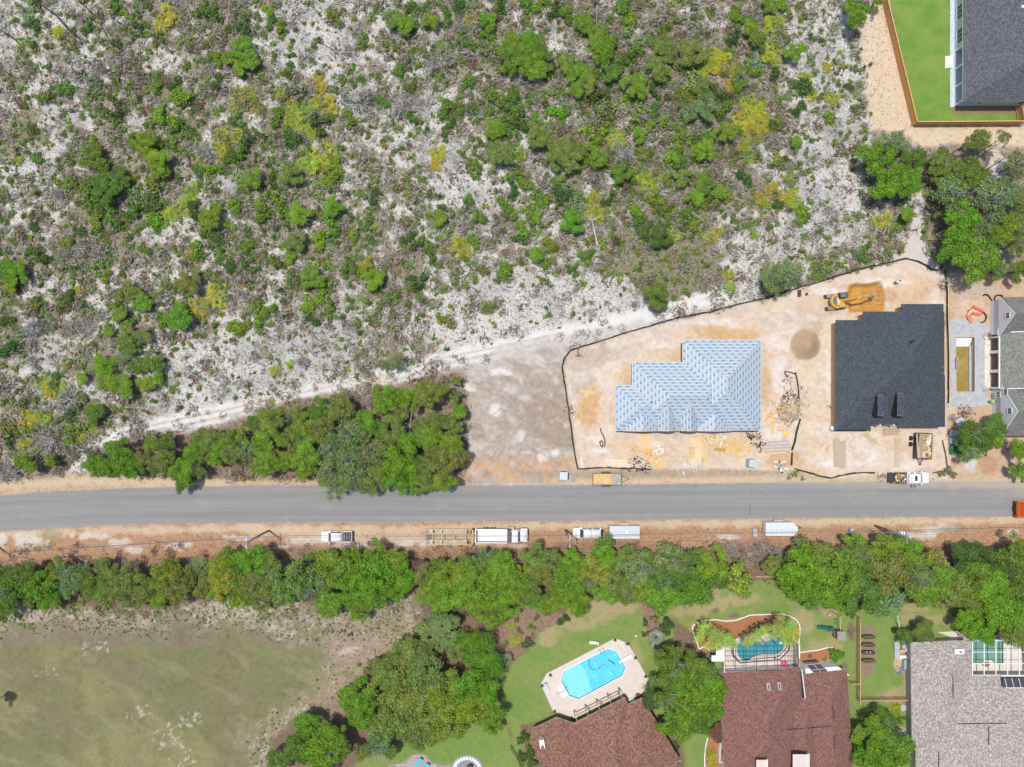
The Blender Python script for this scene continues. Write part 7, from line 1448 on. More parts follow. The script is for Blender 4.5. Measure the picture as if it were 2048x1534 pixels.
# ================================================================ FENCES, POLES, SITE CLUTTER
def board_fence(pts_, label, h, mat, railm, name='wooden_fence', bw=.14, panel=2.4, gap=.0, boards=True, post=True, rails=2, bt=.02, pickets=False, lean=0):
    pw = [P(x, y) for x, y in pts_]; t_ = empty(name, (*pw[0], 0), 0, label, 'fence')
    for a, b_ in zip(pw, pw[1:]):
        L = math.dist(a, b_); n = max(1, round(L/panel)); ang = math.atan2(b_[1]-a[1], b_[0]-a[0]); ux, uy = (b_[0]-a[0])/L, (b_[1]-a[1])/L
        for k in range(n):
            s0 = L*k/n; s1 = L*(k+1)/n; mb = MB(); s_ = s0+bw/2+.05; j = 0
            while s_ < s1-bw/2:
                mb.box((a[0]+ux*s_+uy*.03*(j % 2)*0, a[1]+uy*s_, h/2+R.uniform(-.01, .01)), (bw-.012, bt, h-.1), ang+R.uniform(-.04, .04)*(not pickets)); s_ += bw+gap; j += 1
            pn = mb.build('panel', mat, t_, world=True); pn['kind'] = 'stuff'
            m_ = ((s0+s1)/2)
            for zz in ([h-.25, .35] if rails == 2 else [h-.2, h/2, .3]): MB().box((a[0]+ux*m_-uy*.05, a[1]+uy*m_+ux*.05, zz), (s1-s0-.02, .05, .09), ang).build('rail', railm, t_, world=True)
            MB().box((a[0]+ux*m_, a[1]+uy*m_, h-.02), (s1-s0-.02, .15, .04), ang).build('cap_rail', railm, t_, world=True)
            MB().box((a[0]+ux*s0-uy*.1, a[1]+uy*s0+ux*.1, h/2), (.11, .11, h+.02), ang).build('post', railm if not pickets else mat, t_, world=True)
    return t_
board_fence([(1757.5,-20),(1823,250)], 'tall cedar fence along the left side of the green yard', 1.95, M_wood, M_wood2)
board_fence([(1824,251.5),(2037,250)], 'tall cedar fence along the bottom of the green yard', 1.95, M_wood, M_wood2); board_fence([(2036,249),(2029,213)], 'short cedar fence return joining the dark grey house', 1.95, M_wood, M_wood2)
M_pk = simple('picket_wood', (.40, .26, .15), .85, var=.2)
board_fence([(1711.5,1231),(1711.5,1399)], 'long wooden picket fence beside the raised garden beds', 1.8, M_pk, simple('picket_rail', (.46, .31, .17), .8), 'picket_fence', .09, 2.45, .09, pickets=True)
M_pr = bpy.data.materials['picket_rail']
board_fence([(1712,1394),(1814,1393)], 'wooden picket fence running from the garden beds to the tan roof house', 1.7, M_pk, M_pr, 'picket_fence', .09, 2.6, .09, pickets=True); board_fence([(1695,1361),(1711,1361)], 'short picket fence between the maroon roof and the garden fence', 1.7, M_pk, M_pr, 'picket_fence', .09, 1.4, .09, pickets=True)
board_fence([(1508,1151),(1572,1151.5)], 'low lattice fence under the hedge above the kidney pool yard', 1.0, simple('pale_picket', (.52, .42, .34), .8), M_pr, 'lattice_fence', .09, 2.0, .09, pickets=True)
# chain link style dark fence by the patio lawn
def wire_fence(pts_, label, h=1.5):
    pw = [P(x, y) for x, y in pts_]; t_ = empty('wire_fence', (*pw[0], 0), 0, label, 'fence')
    for a, b_ in zip(pw, pw[1:]):
        L = math.dist(a, b_); n = max(1, round(L/2.4))
        for k in range(n+1): x = a[0]+(b_[0]-a[0])*k/n; y = a[1]+(b_[1]-a[1])*k/n; MB().tube((x, y, 0), (x, y, h), .04, .04, 6).build('post', M_black, t_, world=True)
        MB().tube((*a, h), (*b_, h), .03, .03, 5).build('top_rail', M_black, t_, world=True); MB().tube((*a, .1), (*b_, .1), .03, .03, 5).build('bottom_rail', M_black, t_, world=True)
        mb = MB(); m = int(L/.14)
        for k in range(m): x = a[0]+(b_[0]-a[0])*k/m; y = a[1]+(b_[1]-a[1])*k/m; mb.tube((x, y, .1), (x, y, h), .012, .012, 3, caps=False)
        o = mb.build('mesh_wires', M_black, t_, world=True); o['kind'] = 'stuff'
wire_fence([(1022,1490),(1035,1512),(1048,1545)], 'thin black metal fence right of the bright lower lawn'); wire_fence([(990,1252),(1022,1232),(1038,1220)], 'grey wire fence behind the pinkish planting bed', 1.2)
# silt fences
M_silt = simple('silt_fabric', (.035, .034, .037), .7, var=.4)
def silt(pts_, label, h=.55, w=.16, name='silt_fence', mat=None, seg=7):
    q_ = random.Random(int(pts_[0][0])); L = [P(x, y) for x, y in pts_]; fine = []
    for a, b_ in zip(L, L[1:]):
        n = max(1, int(math.dist(a, b_)/.8))
        for k in range(n): fine.append((a[0]+(b_[0]-a[0])*k/n+q_.uniform(-.06, .06), a[1]+(b_[1]-a[1])*k/n+q_.uniform(-.06, .06)))
    fine.append(L[-1]); t_ = empty(name, (*fine[0], 0), 0, label, 'silt fence'); mb = MB()
    for a, b_ in zip(fine, fine[1:]):
        l = math.dist(a, b_) or 1; nx, ny = -(b_[1]-a[1])/l, (b_[0]-a[0])/l; z = gz(*a); k1 = q_.uniform(.5, 1.4)
        prof = lambda p, k: [(p[0]-nx*.03, p[1]-ny*.03, z-.05), (p[0]+nx*.05, p[1]+ny*.05, z+h), (p[0]+nx*(.05+w*k), p[1]+ny*(.05+w*k), z+h*.75), (p[0]+nx*(.1+w*k), p[1]+ny*(.1+w*k), z+h*.1)]
        A_, B_ = prof(a, k1), prof(b_, k1)
        for i in range(3): mb.face([A_[i], B_[i], B_[i+1], A_[i+1]])
    mb.build('fabric', mat or M_silt, t_, world=True)
    st_ = fine[::3] if mat is None else fine[::4]
    for p in st_: MB().box((p[0]-.03, p[1], gz(*p)+h*.55), (.05, .05, h*1.2)).build('stake', M_lum2, t_, world=True)
    return t_
silt([(1157,938),(1153,922),(1150,905),(1147,880),(1145,862),(1142,845),(1138,820),(1135,795),(1131,770),(1127,748),(1126,732),(1131,714),(1141,702),(1160,695),(1180,690),(1225,675),(1260,664),(1293,655),(1330,644),(1370,634),(1410,627),(1440,619),(1490,607),(1540,596),(1570,586),(1602,575),(1650,561),(1714,541),(1760,530),(1813,518.5)], 'long black silt fence wrapping the left and top of the building plots')
silt([(1813,518.5),(1832,523),(1850,532),(1862,540),(1873,543),(1880,539),(1886,532)], 'sagging black silt fence at the foot of the sandy path'); silt([(1889,541),(1890,560),(1891,580)], 'short black silt fence above the timber rail fence')
silt([(1157,938.5),(1180,938),(1205,936.5),(1240,938),(1275,937.5),(1298,940)], 'black silt fence above the plywood trailer'); silt([(1599,838),(1594,852),(1589,872),(1587,885),(1582,900)], 'black silt fence between the two new houses, upper piece'); silt([(1583,905),(1582,915),(1581,930)], 'black silt fence between the two new houses, lower piece')
silt([(1589,939),(1610,945),(1635,952),(1660,957),(1680,952),(1722,945.5),(1748,947)], 'black silt fence sagging along the verge below the black roof house'); silt([(1590,745),(1594,770),(1597,800)], 'thin black silt strip above the scrap lumber heap', w=.05)
silt([(1883,880),(1888,905),(1892,925),(1896,948)], 'dark brown fallen fence beside the green skip', h=.4, w=.1, mat=M_bark if 'M_bark' in globals() else bark)
silt([(1865,946),(1880,944),(1900,943),(1911,947),(1912,950)], 'grey curled strip of fabric by the weeds', h=.3, w=.08)
# timber rail fence
pts_ = [(1890.5,578),(1892,640),(1893.5,700),(1894,760),(1893,806)]; pw = [P(x, y) for x, y in pts_]; t_ = empty('timber_rail_fence', (*pw[0], 0), 0, 'long low timber rail fence between the black roof and the muddy pool', 'fence')
k = 0
for a, b_ in zip(pw, pw[1:]):
    n = 2
    for j in range(n):
        p = (a[0]+(b_[0]-a[0])*j/n, a[1]+(b_[1]-a[1])*j/n); e_ = (a[0]+(b_[0]-a[0])*(j+1)/n, a[1]+(b_[1]-a[1])*(j+1)/n)
        MB().tube((p[0]+R.uniform(-.08, .08), p[1], .9), (e_[0]+R.uniform(-.08, .08), e_[1], .9), .1, .09, 5).build('rail', M_lum, t_, world=True); MB().box((p[0]+.12, p[1], .45), (.1, .1, .95)).build('post', M_lum2, t_, world=True)
        mb = MB().box(((p[0]+e_[0])/2+.14, (p[1]+e_[1])/2, .4), (.04, math.dist(p, e_)-.02, .8), math.atan2(e_[1]-p[1], e_[0]-p[0])-math.pi/2); mb.build('fabric', M_silt, t_, world=True)
# ---- utility poles and wires
M_pole = simple('weathered_pole', (.23, .22, .21), .9, var=.2, scale=5)
POLES = [(-1, 1095), (538, 1061), (1131, 1059.5), (1749, 1050.5), (2372, 1038)]; lab = ['utility pole just outside the left edge of the verge', 'utility pole with braced crossarm left of the black-covered pickup', 'utility pole standing at the nose of the white van', 'utility pole with a white transformer above the hedge at right', 'utility pole beyond the right edge of the photo']
TOPS = []
for k, (px, py) in enumerate(POLES):
    x, y = P(px, py); h = 11.4; t_ = empty('utility_pole', (x, y, 0), 0, lab[k], 'utility pole', 'utility poles along the south verge')
    MB().path([(0, 0, -.2), (0, 0, h)], .19, 9, 0, .13).build('pole', M_pole, t_, smooth=True)
    MB().box((0, 0, h-.6), (.12, 2.2, .12)).build('crossarm', M_metal, t_)
    for yy in (-1.0, -.35, 1.0): MB().tube((0, yy, h-.54), (0, yy, h-.25), .07, .05, 8).build('insulator', M_white, t_)
    for s_ in (-1, 1): MB().tube((0, s_*.75, h-.6), (0, 0, h-1.3), .03, .03, 4).build('brace', M_metal, t_)
    if k == 3: MB().tube((.3, .25, 8.2), (.3, .25, 9.2), .33, .33, 14).build('transformer', M_white, t_); MB().box((.5, -.3, 7.0), (.2, .3, .8)).build('switch_box', M_dtrim, t_)
    TOPS.append((x, y))
def wire(a, b_, za, sag, r, off, label, mat):
    t_ = []; n = 24
    for i in range(n+1):
        s_ = i/n; t_.append((a[0]+(b_[0]-a[0])*s_, a[1]+(b_[1]-a[1])*s_+off, za-4*sag*s_*(1-s_)))
    o = MB().path(t_, r, 4).build('power_line', mat); return tag(o, label, 'wire', 'wires strung between the utility poles')
M_wire = simple('wire_grey', (.16, .16, .17), .6)
seg = ['left end of the road', 'black-covered pickup and dump truck', 'silver and V-nosed trailers', 'eastern road end']
for k in range(4):
    for (za, off, r, nm, sg) in ((11.2, -1.0, .018, 'lower', 1.4), (11.2, -.35, .018, 'middle', 1.5), (11.2, 1.0, .018, 'upper', 1.4), (7.2, .0, .05, 'thick low', 1.0)):
        wire(TOPS[k], TOPS[k+1], za, sg, r, off, f'{nm} wire over the {seg[k]}', M_wire)
# ---- site boxes (portable toilets / transformers)
def cabinet(px, py, w, label, h, col, name='utility_box'):
    x, y = W(px, py, h); t_ = empty(name, (x, y, 0), -.06, label, 'cabinet'); m_ = simple(name+'_paint', col, .6, var=.08)
    MB().box((0, 0, h/2), (w, w, h)).build('body', m_, t_, bevel=.03); rf_ = MB().box((0, 0, h+.04), (w*1.04, w*1.04, .08)).build('roof', m_, t_, bevel=.02)
    MB().box((-.02, w/2+.01, h*.5), (w*.7, .03, h*.8)).build('door', M_dtrim, t_); MB().tube((w*.3, w*.28, h+.06), (w*.3, w*.28, h+.3), .06, .06, 6).build('vent', M_black, rf_)
    for k in range(3): MB().box((0, -.3+k*.25, h+.09), (w*.8, .03, .02)).build('rib', M_steel, rf_)
cabinet(1127.5, 952, 1.35, 'pale grey portable toilet at the road edge of the cleared lot', 2.1, (.50, .57, .58), 'portable_toilet'); cabinet(1506, 927, 1.35, 'grey-blue portable toilet in front of the wrapped house', 2.2, (.42, .52, .54), 'portable_toilet')
# small pad transformers
for (px, py, lb) in ((1508, 1064, 'low grey ground cabinet between silver and V-nosed trailers'), (1700, 1060, 'grey pad transformer left of the eastern utility pole')):
    x, y = P(px, py); t_ = empty('ground_cabinet', (x, y, 0), .1, lb, 'cabinet'); m_ = simple('cabinet_grey', (.36, .37, .375), .6); MB().box((0, 0, .3 if px < 1600 else .45), (.7, 1.5 if px < 1600 else 1.0, .6 if px < 1600 else .9)).build('body', m_, t_, bevel=.03); MB().box((0, 0, .63 if px < 1600 else .93), (.75, 1.55 if px < 1600 else 1.05, .05)).build('lid', m_, t_)
# ---- lumber and scrap
def lumber(px, py, ang, L, n, label, mat=None, w=.14, rows=3, th=.04, spread=1.0, jx=.15, ja=.03, name='lumber_stack', z=0, cat='lumber'):
    x, y = P(px, py); t_ = empty(name, (x, y, gz(x, y)+z), math.radians(ang), label, cat); q_ = random.Random(int(px+py*3)); base = {}
    mt = mat if isinstance(mat, list) else [mat or M_lum]
    for k in range(n):
        r_ = k % rows; c_ = k//rows; m_ = mt[k % len(mt)]
        if m_.name not in base: base[m_.name] = MB().box((0, 0, 0), (L, w, th)).mesh('board', [m_])
        o = link_mesh('board', base[m_.name], t_); o.location = (q_.uniform(-jx, jx)*L, (c_-(n/rows-1)/2)*w*1.12*spread+q_.uniform(-.02, .02), th/2+r_*(th+.005)+.02)
        o.rotation_euler = (0, 0, q_.uniform(-ja, ja)); o.scale = (q_.uniform(.8, 1.0), 1, 1)
    return t_
lumber(1291, 883, 97, 2.8, 33, 'pale boards stacked upright to the house left of white bags', [M_lum], w=.16, spread=1)
lumber(1393, 901, 93, 5.3, 30, 'long fresh boards in front of the wrapped house', [M_lum, simple('pale_pine', (.74, .60, .38), .8)], w=.17, jx=.05)
lumber(1405, 900, 104, 5.4, 18, 'fanned long boards just right of the long fresh boards', [M_lum], w=.15, ja=.10, jx=.06, spread=1.5); lumber(1385, 905, 90, 2.4, 10, 'short boards left of the long fresh boards', [M_osb], w=.2, jx=.1)
lumber(1552, 893, 4, 5.2, 21, 'weathered grey boards laid flat right of the black scraps', [M_lum2, simple('silver_board', (.50, .47, .43), .8)], w=.26, jx=.03); lumber(1548, 905, 9, 5.6, 8, 'fresh thin boards just below the weathered grey boards', [M_lum], w=.14, ja=.03, jx=.06, spread=1.8)
lumber(1236, 925, -5, 5.0, 18, 'whitish boards behind the plywood trailer', [simple('whitish_board', (.66, .62, .55), .8), M_lum], w=.2, jx=.04); lumber(1243, 932, -6, 5.6, 6, 'thin fresh boards lying below the whitish boards', [M_lum], w=.12, ja=.03, spread=1.6)
lumber(1673, 905, 92, 5.4, 24, 'left stack of long tan trim boards', [simple('tan_trim', (.46, .37, .26), .7, var=.1)], w=.13, jx=.01, ja=.004); lumber(1684.5, 909, 91, 5.2, 24, 'right stack of long tan trim boards beside a dark gap', [bpy.data.materials['tan_trim']], w=.13, jx=.01, ja=.004)
lumber(1795, 906, 88, 5.4, 24, 'single stack of tan trim boards left of the dump trailer', [simple('tan_trim_pale', (.52, .42, .31), .7, var=.1)], w=.12, jx=.01, ja=.004)
lumber(1738, 876, -42, 2.8, 9, 'crossed greenish boards on the pale dirt below the black roof', [simple('green_tint_board', (.48, .42, .22), .8)], w=.13, ja=.28, spread=2.2, jx=.2); lumber(1782, 862, 4, 3.2, 20, 'brown framed crate of boards beside the black house porch', [simple('crate_brown', (.40, .28, .18), .8), M_lum2], w=.2, ja=.04, jx=.05); lumber(1737, 859, -60, 1.2, 4, 'small brown boards under the black roof edge', [M_lum2], w=.2, jx=.2)
lumber(1175, 785, 35, 1.8, 16, 'pile of fresh short boards on the tan patch', [M_lum], w=.12, ja=.9, jx=.25, spread=1.8); lumber(1193, 780, 55, 2.6, 6, 'long pale sticks beside the short board pile', [M_lum], w=.08, ja=.3, spread=2); lumber(1232, 752, 50, 1.5, 12, 'small fresh offcuts left of the wrapped roof corner', [M_lum], w=.09, ja=1.1, jx=.3, spread=2.5); lumber(1131, 848, -40, 1.0, 8, 'few fresh offcuts beside the silt fence bulge', [M_lum], w=.09, ja=1.2, jx=.5, spread=3)
lumber(1268, 900, 10, 1.6, 30, 'loose offcuts heap left of the white bags', [M_lum, M_osb], w=.09, ja=1.3, jx=.35, spread=1.4); lumber(1310, 918, 35, 1.8, 16, 'offcuts and small plywood under the white bags', [M_lum, M_osb], w=.2, ja=.9, jx=.4, spread=1.2); lumber(1318, 930, 45, 1.5, 2, 'two plywood squares near the road behind the trailer', [M_osb], w=.9, ja=.2, rows=2)
lumber(1297, 905, 15, 1.4, 14, 'plywood scraps around the white bags', [M_osb], w=.3, ja=1.2, jx=.5, spread=1.1)
lumber(1449, 892, 90, 2.6, 18, 'upright offcuts pile right of the rubbish patch', [M_osb, M_lum], w=.14, ja=.3, jx=.2, spread=1.4); lumber(1430, 880, 45, 1.4, 28, 'scattered yellow offcuts beside the fanned boards', [M_lum, M_osb], w=.12, ja=1.3, jx=.5, spread=1.6); lumber(1473, 890, 75, 2.6, 14, 'tall plywood strips left of the grey portable toilet', [M_osb], w=.35, ja=.2, jx=.2); lumber(1488, 895, 30, 1.5, 20, 'loose plywood pieces above the grey portable toilet', [M_lum, M_osb], w=.2, ja=1.3, jx=.6, spread=1.5); lumber(1440, 899, -5, 2.0, 3, 'dark plywood panel in the middle of the offcuts', [simple('dark_ply', (.42, .24, .08), .8)], w=.5, rows=3, ja=.05)
lumber(1411, 882, 100, 2.0, 8, 'plywood leaning pile beside the long fresh boards', [M_osb], w=.25, ja=.2, jx=.2)
lumber(1568, 862, -58, 2.6, 3, 'two bright plywood sheets at the foot of the scrap heap', [simple('bright_ply', (.70, .45, .15), .8)], w=.9, rows=3, ja=.04, jx=.03); lumber(1546, 856, 80, 1.6, 4, 'narrow plywood strip left of the bright sheets', [bpy.data.materials['bright_ply']], w=.4, rows=4, ja=.06); lumber(1536, 838, 60, 2.0, 14, 'yellow offcuts strewn left of the scrap heap', [M_osb, M_lum], w=.16, ja=1.0, jx=.5, spread=2); lumber(1532, 792, -25, 1.5, 5, 'few boards beside the right roof edge of the wrapped house', [M_osb, M_lum], w=.12, ja=.3, spread=2.5); lumber(1535, 743, 20, 1.8, 3, 'two thin boards right of the wrapped roof', [M_osb], w=.12, ja=.3, spread=3); lumber(1480, 915, 10, 1.6, 3, 'small flat plywood near the grey portable toilet', [M_osb], w=.5, ja=.2, rows=3)
lumber(1595, 915, 88, 1.2, 3, 'narrow board by the silt fence gap', [M_lum2], w=.1); lumber(1163, 922, 90, 1.2, 3, 'short white board inside the lower left silt corner', [simple('white_board', (.72, .70, .68), .7)], w=.18, rows=3, ja=.02); lumber(1655, 897, 60, 1.5, 6, 'little yellow sticks left of the tan trim stack', [M_osb], w=.07, ja=.7, spread=3)
# scrap heap
x, y = P(1578, 818); t_ = empty('scrap_heap', (x, y, 0), 0, 'big round heap of scrap lumber and plastic between the new houses', 'scrap heap'); q = random.Random(9)
M_sc = [M_lum2, M_lum, M_osb, simple('old_wood', (.33, .24, .16), .85, var=.3), simple('grey_scrap', (.42, .39, .37), .8)]
MB().dome((.1, 0, 0), 2.0, 2.5, .6, 18, 5, 0, .5).build('core', M_sc[3], t_, smooth=True)
bs = [MB().box((0, 0, 0), (1.3, .09, .04)).mesh('stick', [m_]) for m_ in M_sc]
for k in range(290):
    a = q.uniform(0, 6.28); r_ = min(4.4, abs(q.gauss(0, 2.1))); zz = max(0, .65*(1-(r_/2.8)**2))
    o = link_mesh('stick', bs[k % 5], t_); o.location = (r_*math.cos(a)*.8+.12*r_*math.sin(a), r_*math.sin(a)*.95, zz+q.uniform(.05, .25)); o.rotation_euler = (q.uniform(-.2, .2), q.uniform(-.25, .25), q.uniform(0, 3.14)); o.scale = (q.uniform(.3, 1.2), q.uniform(.7, 1.6), 1)
def crumple(px, py, r, n, mat, label, name, cat, zz=.25, asp=1, part_='fold', rz=0):
    x, y = P(px, py); t_ = empty(name, (x, y, gz(x, y)), rz, label, cat); q_ = random.Random(int(px)); mb = MB()
    for k in range(n):
        a = q_.uniform(0, 6.28); d = r*math.sqrt(q_.random()); c = (d*math.cos(a)*asp, d*math.sin(a), q_.uniform(.03, zz)); e = [(c[0]+q_.uniform(-.28, .28)*r, c[1]+q_.uniform(-.28, .28)*r, max(.02, c[2]+q_.uniform(-.12, .12))) for _ in range(3)]
        mb.face([c]+e[:2]); mb.face([c]+e[1:])
    o = mb.build(part_, mat, t_); o['kind'] = 'stuff'; return t_
crumple(1576, 800, 1.1, 40, M_plas, 'pale plastic film on top of the scrap heap', 'plastic_sheet', 'plastic sheet', .9); crumple(1590, 826, .8, 26, M_plas, 'pale plastic film low on the right of the scrap heap', 'plastic_sheet', 'plastic sheet', .6)
crumple(1556, 857, .9, 30, M_plas, 'white plastic bags left of the bright plywood sheets', 'plastic_bags', 'bags', .4); crumple(1573, 856, .7, 22, M_plas, 'white plastic bags above the bright plywood sheets', 'plastic_bags', 'bags', .4)
crumple(1583, 797, 1.2, 60, M_silt, 'black tarp scraps on the upper edge of the scrap heap', 'black_tarp', 'tarp', .6, 1.4, rz=-.6); crumple(1606, 780, .9, 40, M_plas, 'white sheet edged with black film right of the scrap heap', 'plastic_sheet', 'plastic sheet', .35); crumple(1603, 774, .6, 24, M_silt, 'black film around the small white sheet', 'black_film', 'film', .4, .5); crumple(1612, 783, .5, 20, M_silt, 'black film right of the small white sheet', 'black_film', 'film', .4, .4)
crumple(1512, 878, 1.3, 80, M_silt, 'black plastic scraps heap above the weathered boards', 'black_scraps', 'scraps', .5, 1.6, rz=-.7); crumple(1272, 928, 1.4, 70, M_silt, 'crumpled black fabric beside the whitish boards', 'black_fabric', 'fabric', .35, 1.7); crumple(1293, 938, .8, 36, M_silt, 'black fabric bundle at the end of the lower silt fence', 'black_fabric', 'fabric', .35, 1.4); crumple(1574, 759, .9, 40, simple('slate_film', (.09, .11, .14), .4), 'slate grey film heap in the open dirt right of the wrapped roof', 'grey_film', 'film', .3, 1.2)
crumple(1315, 896, 1.2, 60, M_plas, 'white cement bags and film in the yard of the wrapped house', 'plastic_bags', 'bags', .4); crumple(1428, 878, 1.3, 40, M_plas, 'pale rubbish patch between the offcut piles', 'rubbish_patch', 'rubbish', .3, 1.6); crumple(1396, 926, .9, 50, simple('printed_film', (.55, .50, .62), .5, var=.4, scale=8), 'printed wrapping film at the foot of the long fresh boards', 'wrapping_film', 'film', .3); crumple(1433, 905, .35, 12, M_plas, 'small white scrap under the dark plywood panel', 'plastic_scrap', 'scrap', .2); crumple(1512, 912, .7, 14, M_plas, 'narrow white and blue scrap above the grey toilet', 'plastic_scrap', 'scrap', .2, .5, rz=-.7)
crumple(1376, 934, 1.6, 26, simple('blue_film', (.55, .63, .72), .4), 'thin blueish film on the dirt near the road', 'blue_film', 'film', .12, 1.8)
for (a_, l_) in (([(1574,754),(1570,748),(1568,744),(1572,743),(1582,745),(1592,749)], 'bent black pipe above the slate film'), ([(1580,765),(1583,780)], 'thin cord below the slate film')): o = MB().path([(*P(x, y), .12) for x, y in a_], .10 if 'pipe' in l_ else .03, 6).build('pipe', M_silt); tag(o, l_, 'pipe')
def hose_loop(pts_, r, mat, label, name='hose', z=.12): o = MB().path([(*P(x, y), z+.1*math.sin(k)) for k, (x, y) in enumerate(pts_)], r, 6).build(name, mat); return tag(o, label, 'hose')
hose_loop([(1201,856),(1202,864),(1206,870),(1209,878),(1210,888),(1206,897),(1202,892),(1199,884),(1203,881),(1206,886),(1204,894)], .10, M_silt, 'curled black drain hose left of the wrapped house')
hose_loop([(1965,592),(1968,589),(1974,590),(1979,596),(1984,602),(1990,603),(1988,597),(1990,592),(1997,590),(2004,592),(2000,599),(1994,602)], .13, M_black, 'coiled black pipe at the top corner of the pool plot house')
hose_loop([(1960,622),(1966,625),(1971,632),(1971,639),(1966,645),(1960,645)], .13, M_black, 'black curved pipe right of the orange mesh'); hose_loop([(1655,811),(1659,812),(1661,817),(1664,815)], .05, M_silt, 'thin dark hose end beside the black house wall'); hose_loop([(1515,888),(1519,893),(1522,899),(1521,904),(1517,904)], .09, M_silt, 'short black cable below the black scraps')
M_or = simple('orange_mesh', (.75, .16, .10), .6, var=.2)
t_ = empty('orange_safety_net', (*P(1946, 630), 0), 0, 'orange safety netting ring on the bare dirt beside the pool slab', 'safety net'); lp = [(1931,632),(1934,624),(1940,620),(1944,615),(1950,619),(1957,621),(1964,626),(1960,631),(1950,631),(1943,628),(1938,634),(1936,641),(1940,648),(1937,644),(1931,634)]
pp = [P(x, y) for x, y in lp]; mb = MB()
for k in range(len(pp)-1):
    for z1 in (0, .3): a, b_ = pp[k], pp[k+1]; mb.face([(a[0], a[1], .05+z1), (b_[0], b_[1], .05+z1), (b_[0]+.15, b_[1]+.4, .2+z1), (a[0]+.15, a[1]+.4, .2+z1)])
mb.build('netting', M_or, t_, world=True)
# pallets of pale blocks and scrap next to the green skip
for k, (x_, y_, a) in enumerate([(1915,843,.6),(1905,866,.0),(1904,881,.0),(1924,859,.2)]):
    x, y = P(x_, y_); t_ = empty('block_pallet', (x, y, 0), a, ['tilted pallet of pale wrapped blocks near the purple bag', 'upper pallet of pale blocks left of the dusty oak', 'lower pallet of pale blocks just above the green skip', 'pallet of pale blocks under the dusty oak edge'][k], 'pallet', 'pallets of pale blocks'); bm_ = MB().box((0, 0, 0), (.42, .38, .22)).mesh('block', [simple('pale_block', (.52, .55, .62), .5, var=.2)] if k == 0 else [bpy.data.materials['pale_block']])
    MB().box((0, 0, .06), (1.5, 1.2, .12)).build('pallet_base', M_redw, t_)
    for i in range(3):
        for j in range(3):
            for l in range(3): o = link_mesh('block', bm_, t_); o.location = (-.47+i*.47, -.4+j*.4, .25+l*.24); o.rotation_euler = (0, 0, R.uniform(-.12, .12))
crumple(1931, 822, 1.3, 60, simple('rebar_brown', (.16, .12, .10), .8), 'brown branches and metal scrap pile at the pool slab corner', 'scrap_pile', 'scrap', .6, 1.4); crumple(1938, 819, .4, 18, simple('purple_bag', (.12, .08, .45), .4), 'purple plastic bag on the scrap at the slab corner', 'plastic_bag', 'bag', .7); crumple(1970, 675, .7, 30, simple('dirty_cloth', (.30, .24, .24), .8), 'dirty rags at the top of the white footing strip', 'rags', 'rags', .4); crumple(1971, 779, .7, 30, simple('dirty_cloth2', (.34, .26, .22), .8), 'dirty rags and boards at the bottom of the white footing strip', 'rags', 'rags', .4)
o = MB().box((*P(1973.5, 725), .1), (1.0, 9.6, .12)).build('footing_strip', simple('white_footing', (.66, .60, .52), .9, var=.2)); tag(o, kind='structure')
o = MB().box((*P(1910.5, 726), .3), (.25, 2.2, .25)).build('form_plank', simple('slate_plank', (.22, .25, .30), .6)); tag(o, 'dark plank on the left rim of the muddy pool', 'plank')
o = MB().tube((*P(1661, 856), 0), (*P(1661, 856), 1.1), .48, .48, 18).dome((*P(1661, 856), 1.1), .48, .48, .3, 18, 4).build('water_tank', simple('tank_white', (.68, .70, .74), .4), smooth=False); tag(o, 'small round white tank at the lower left corner of the black roof', 'tank')
for (x_, y_, s_, l_) in [(1597.5,587,(.5,1.4,1.0),'black barrel lying beside the silt fence near the excavator'), (1612,588.5,(.6,.5,.4),'small dark tool bucket between barrel and excavator')]:
    mb = MB(); x, y = P(x_, y_)
    if s_[1] > 1: mb.tube((x, y-.6, .3), (x, y+.6, .3), .3, .3, 12)
    else: mb.tube((x, y, 0), (x, y, .4), .2, .26, 12)
    tag(mb.build('barrel' if s_[1] > 1 else 'bucket', M_dtrim), l_, 'barrel' if s_[1] > 1 else 'bucket')
o = MB().tube((*P(1705,633), .9), (*P(1714,632), 1.1), .04, .04, 5).build('marking_stick', simple('pink_tape', (.7, .12, .3))); tag(o, 'stick with pink tape above the black roof house', 'stick')
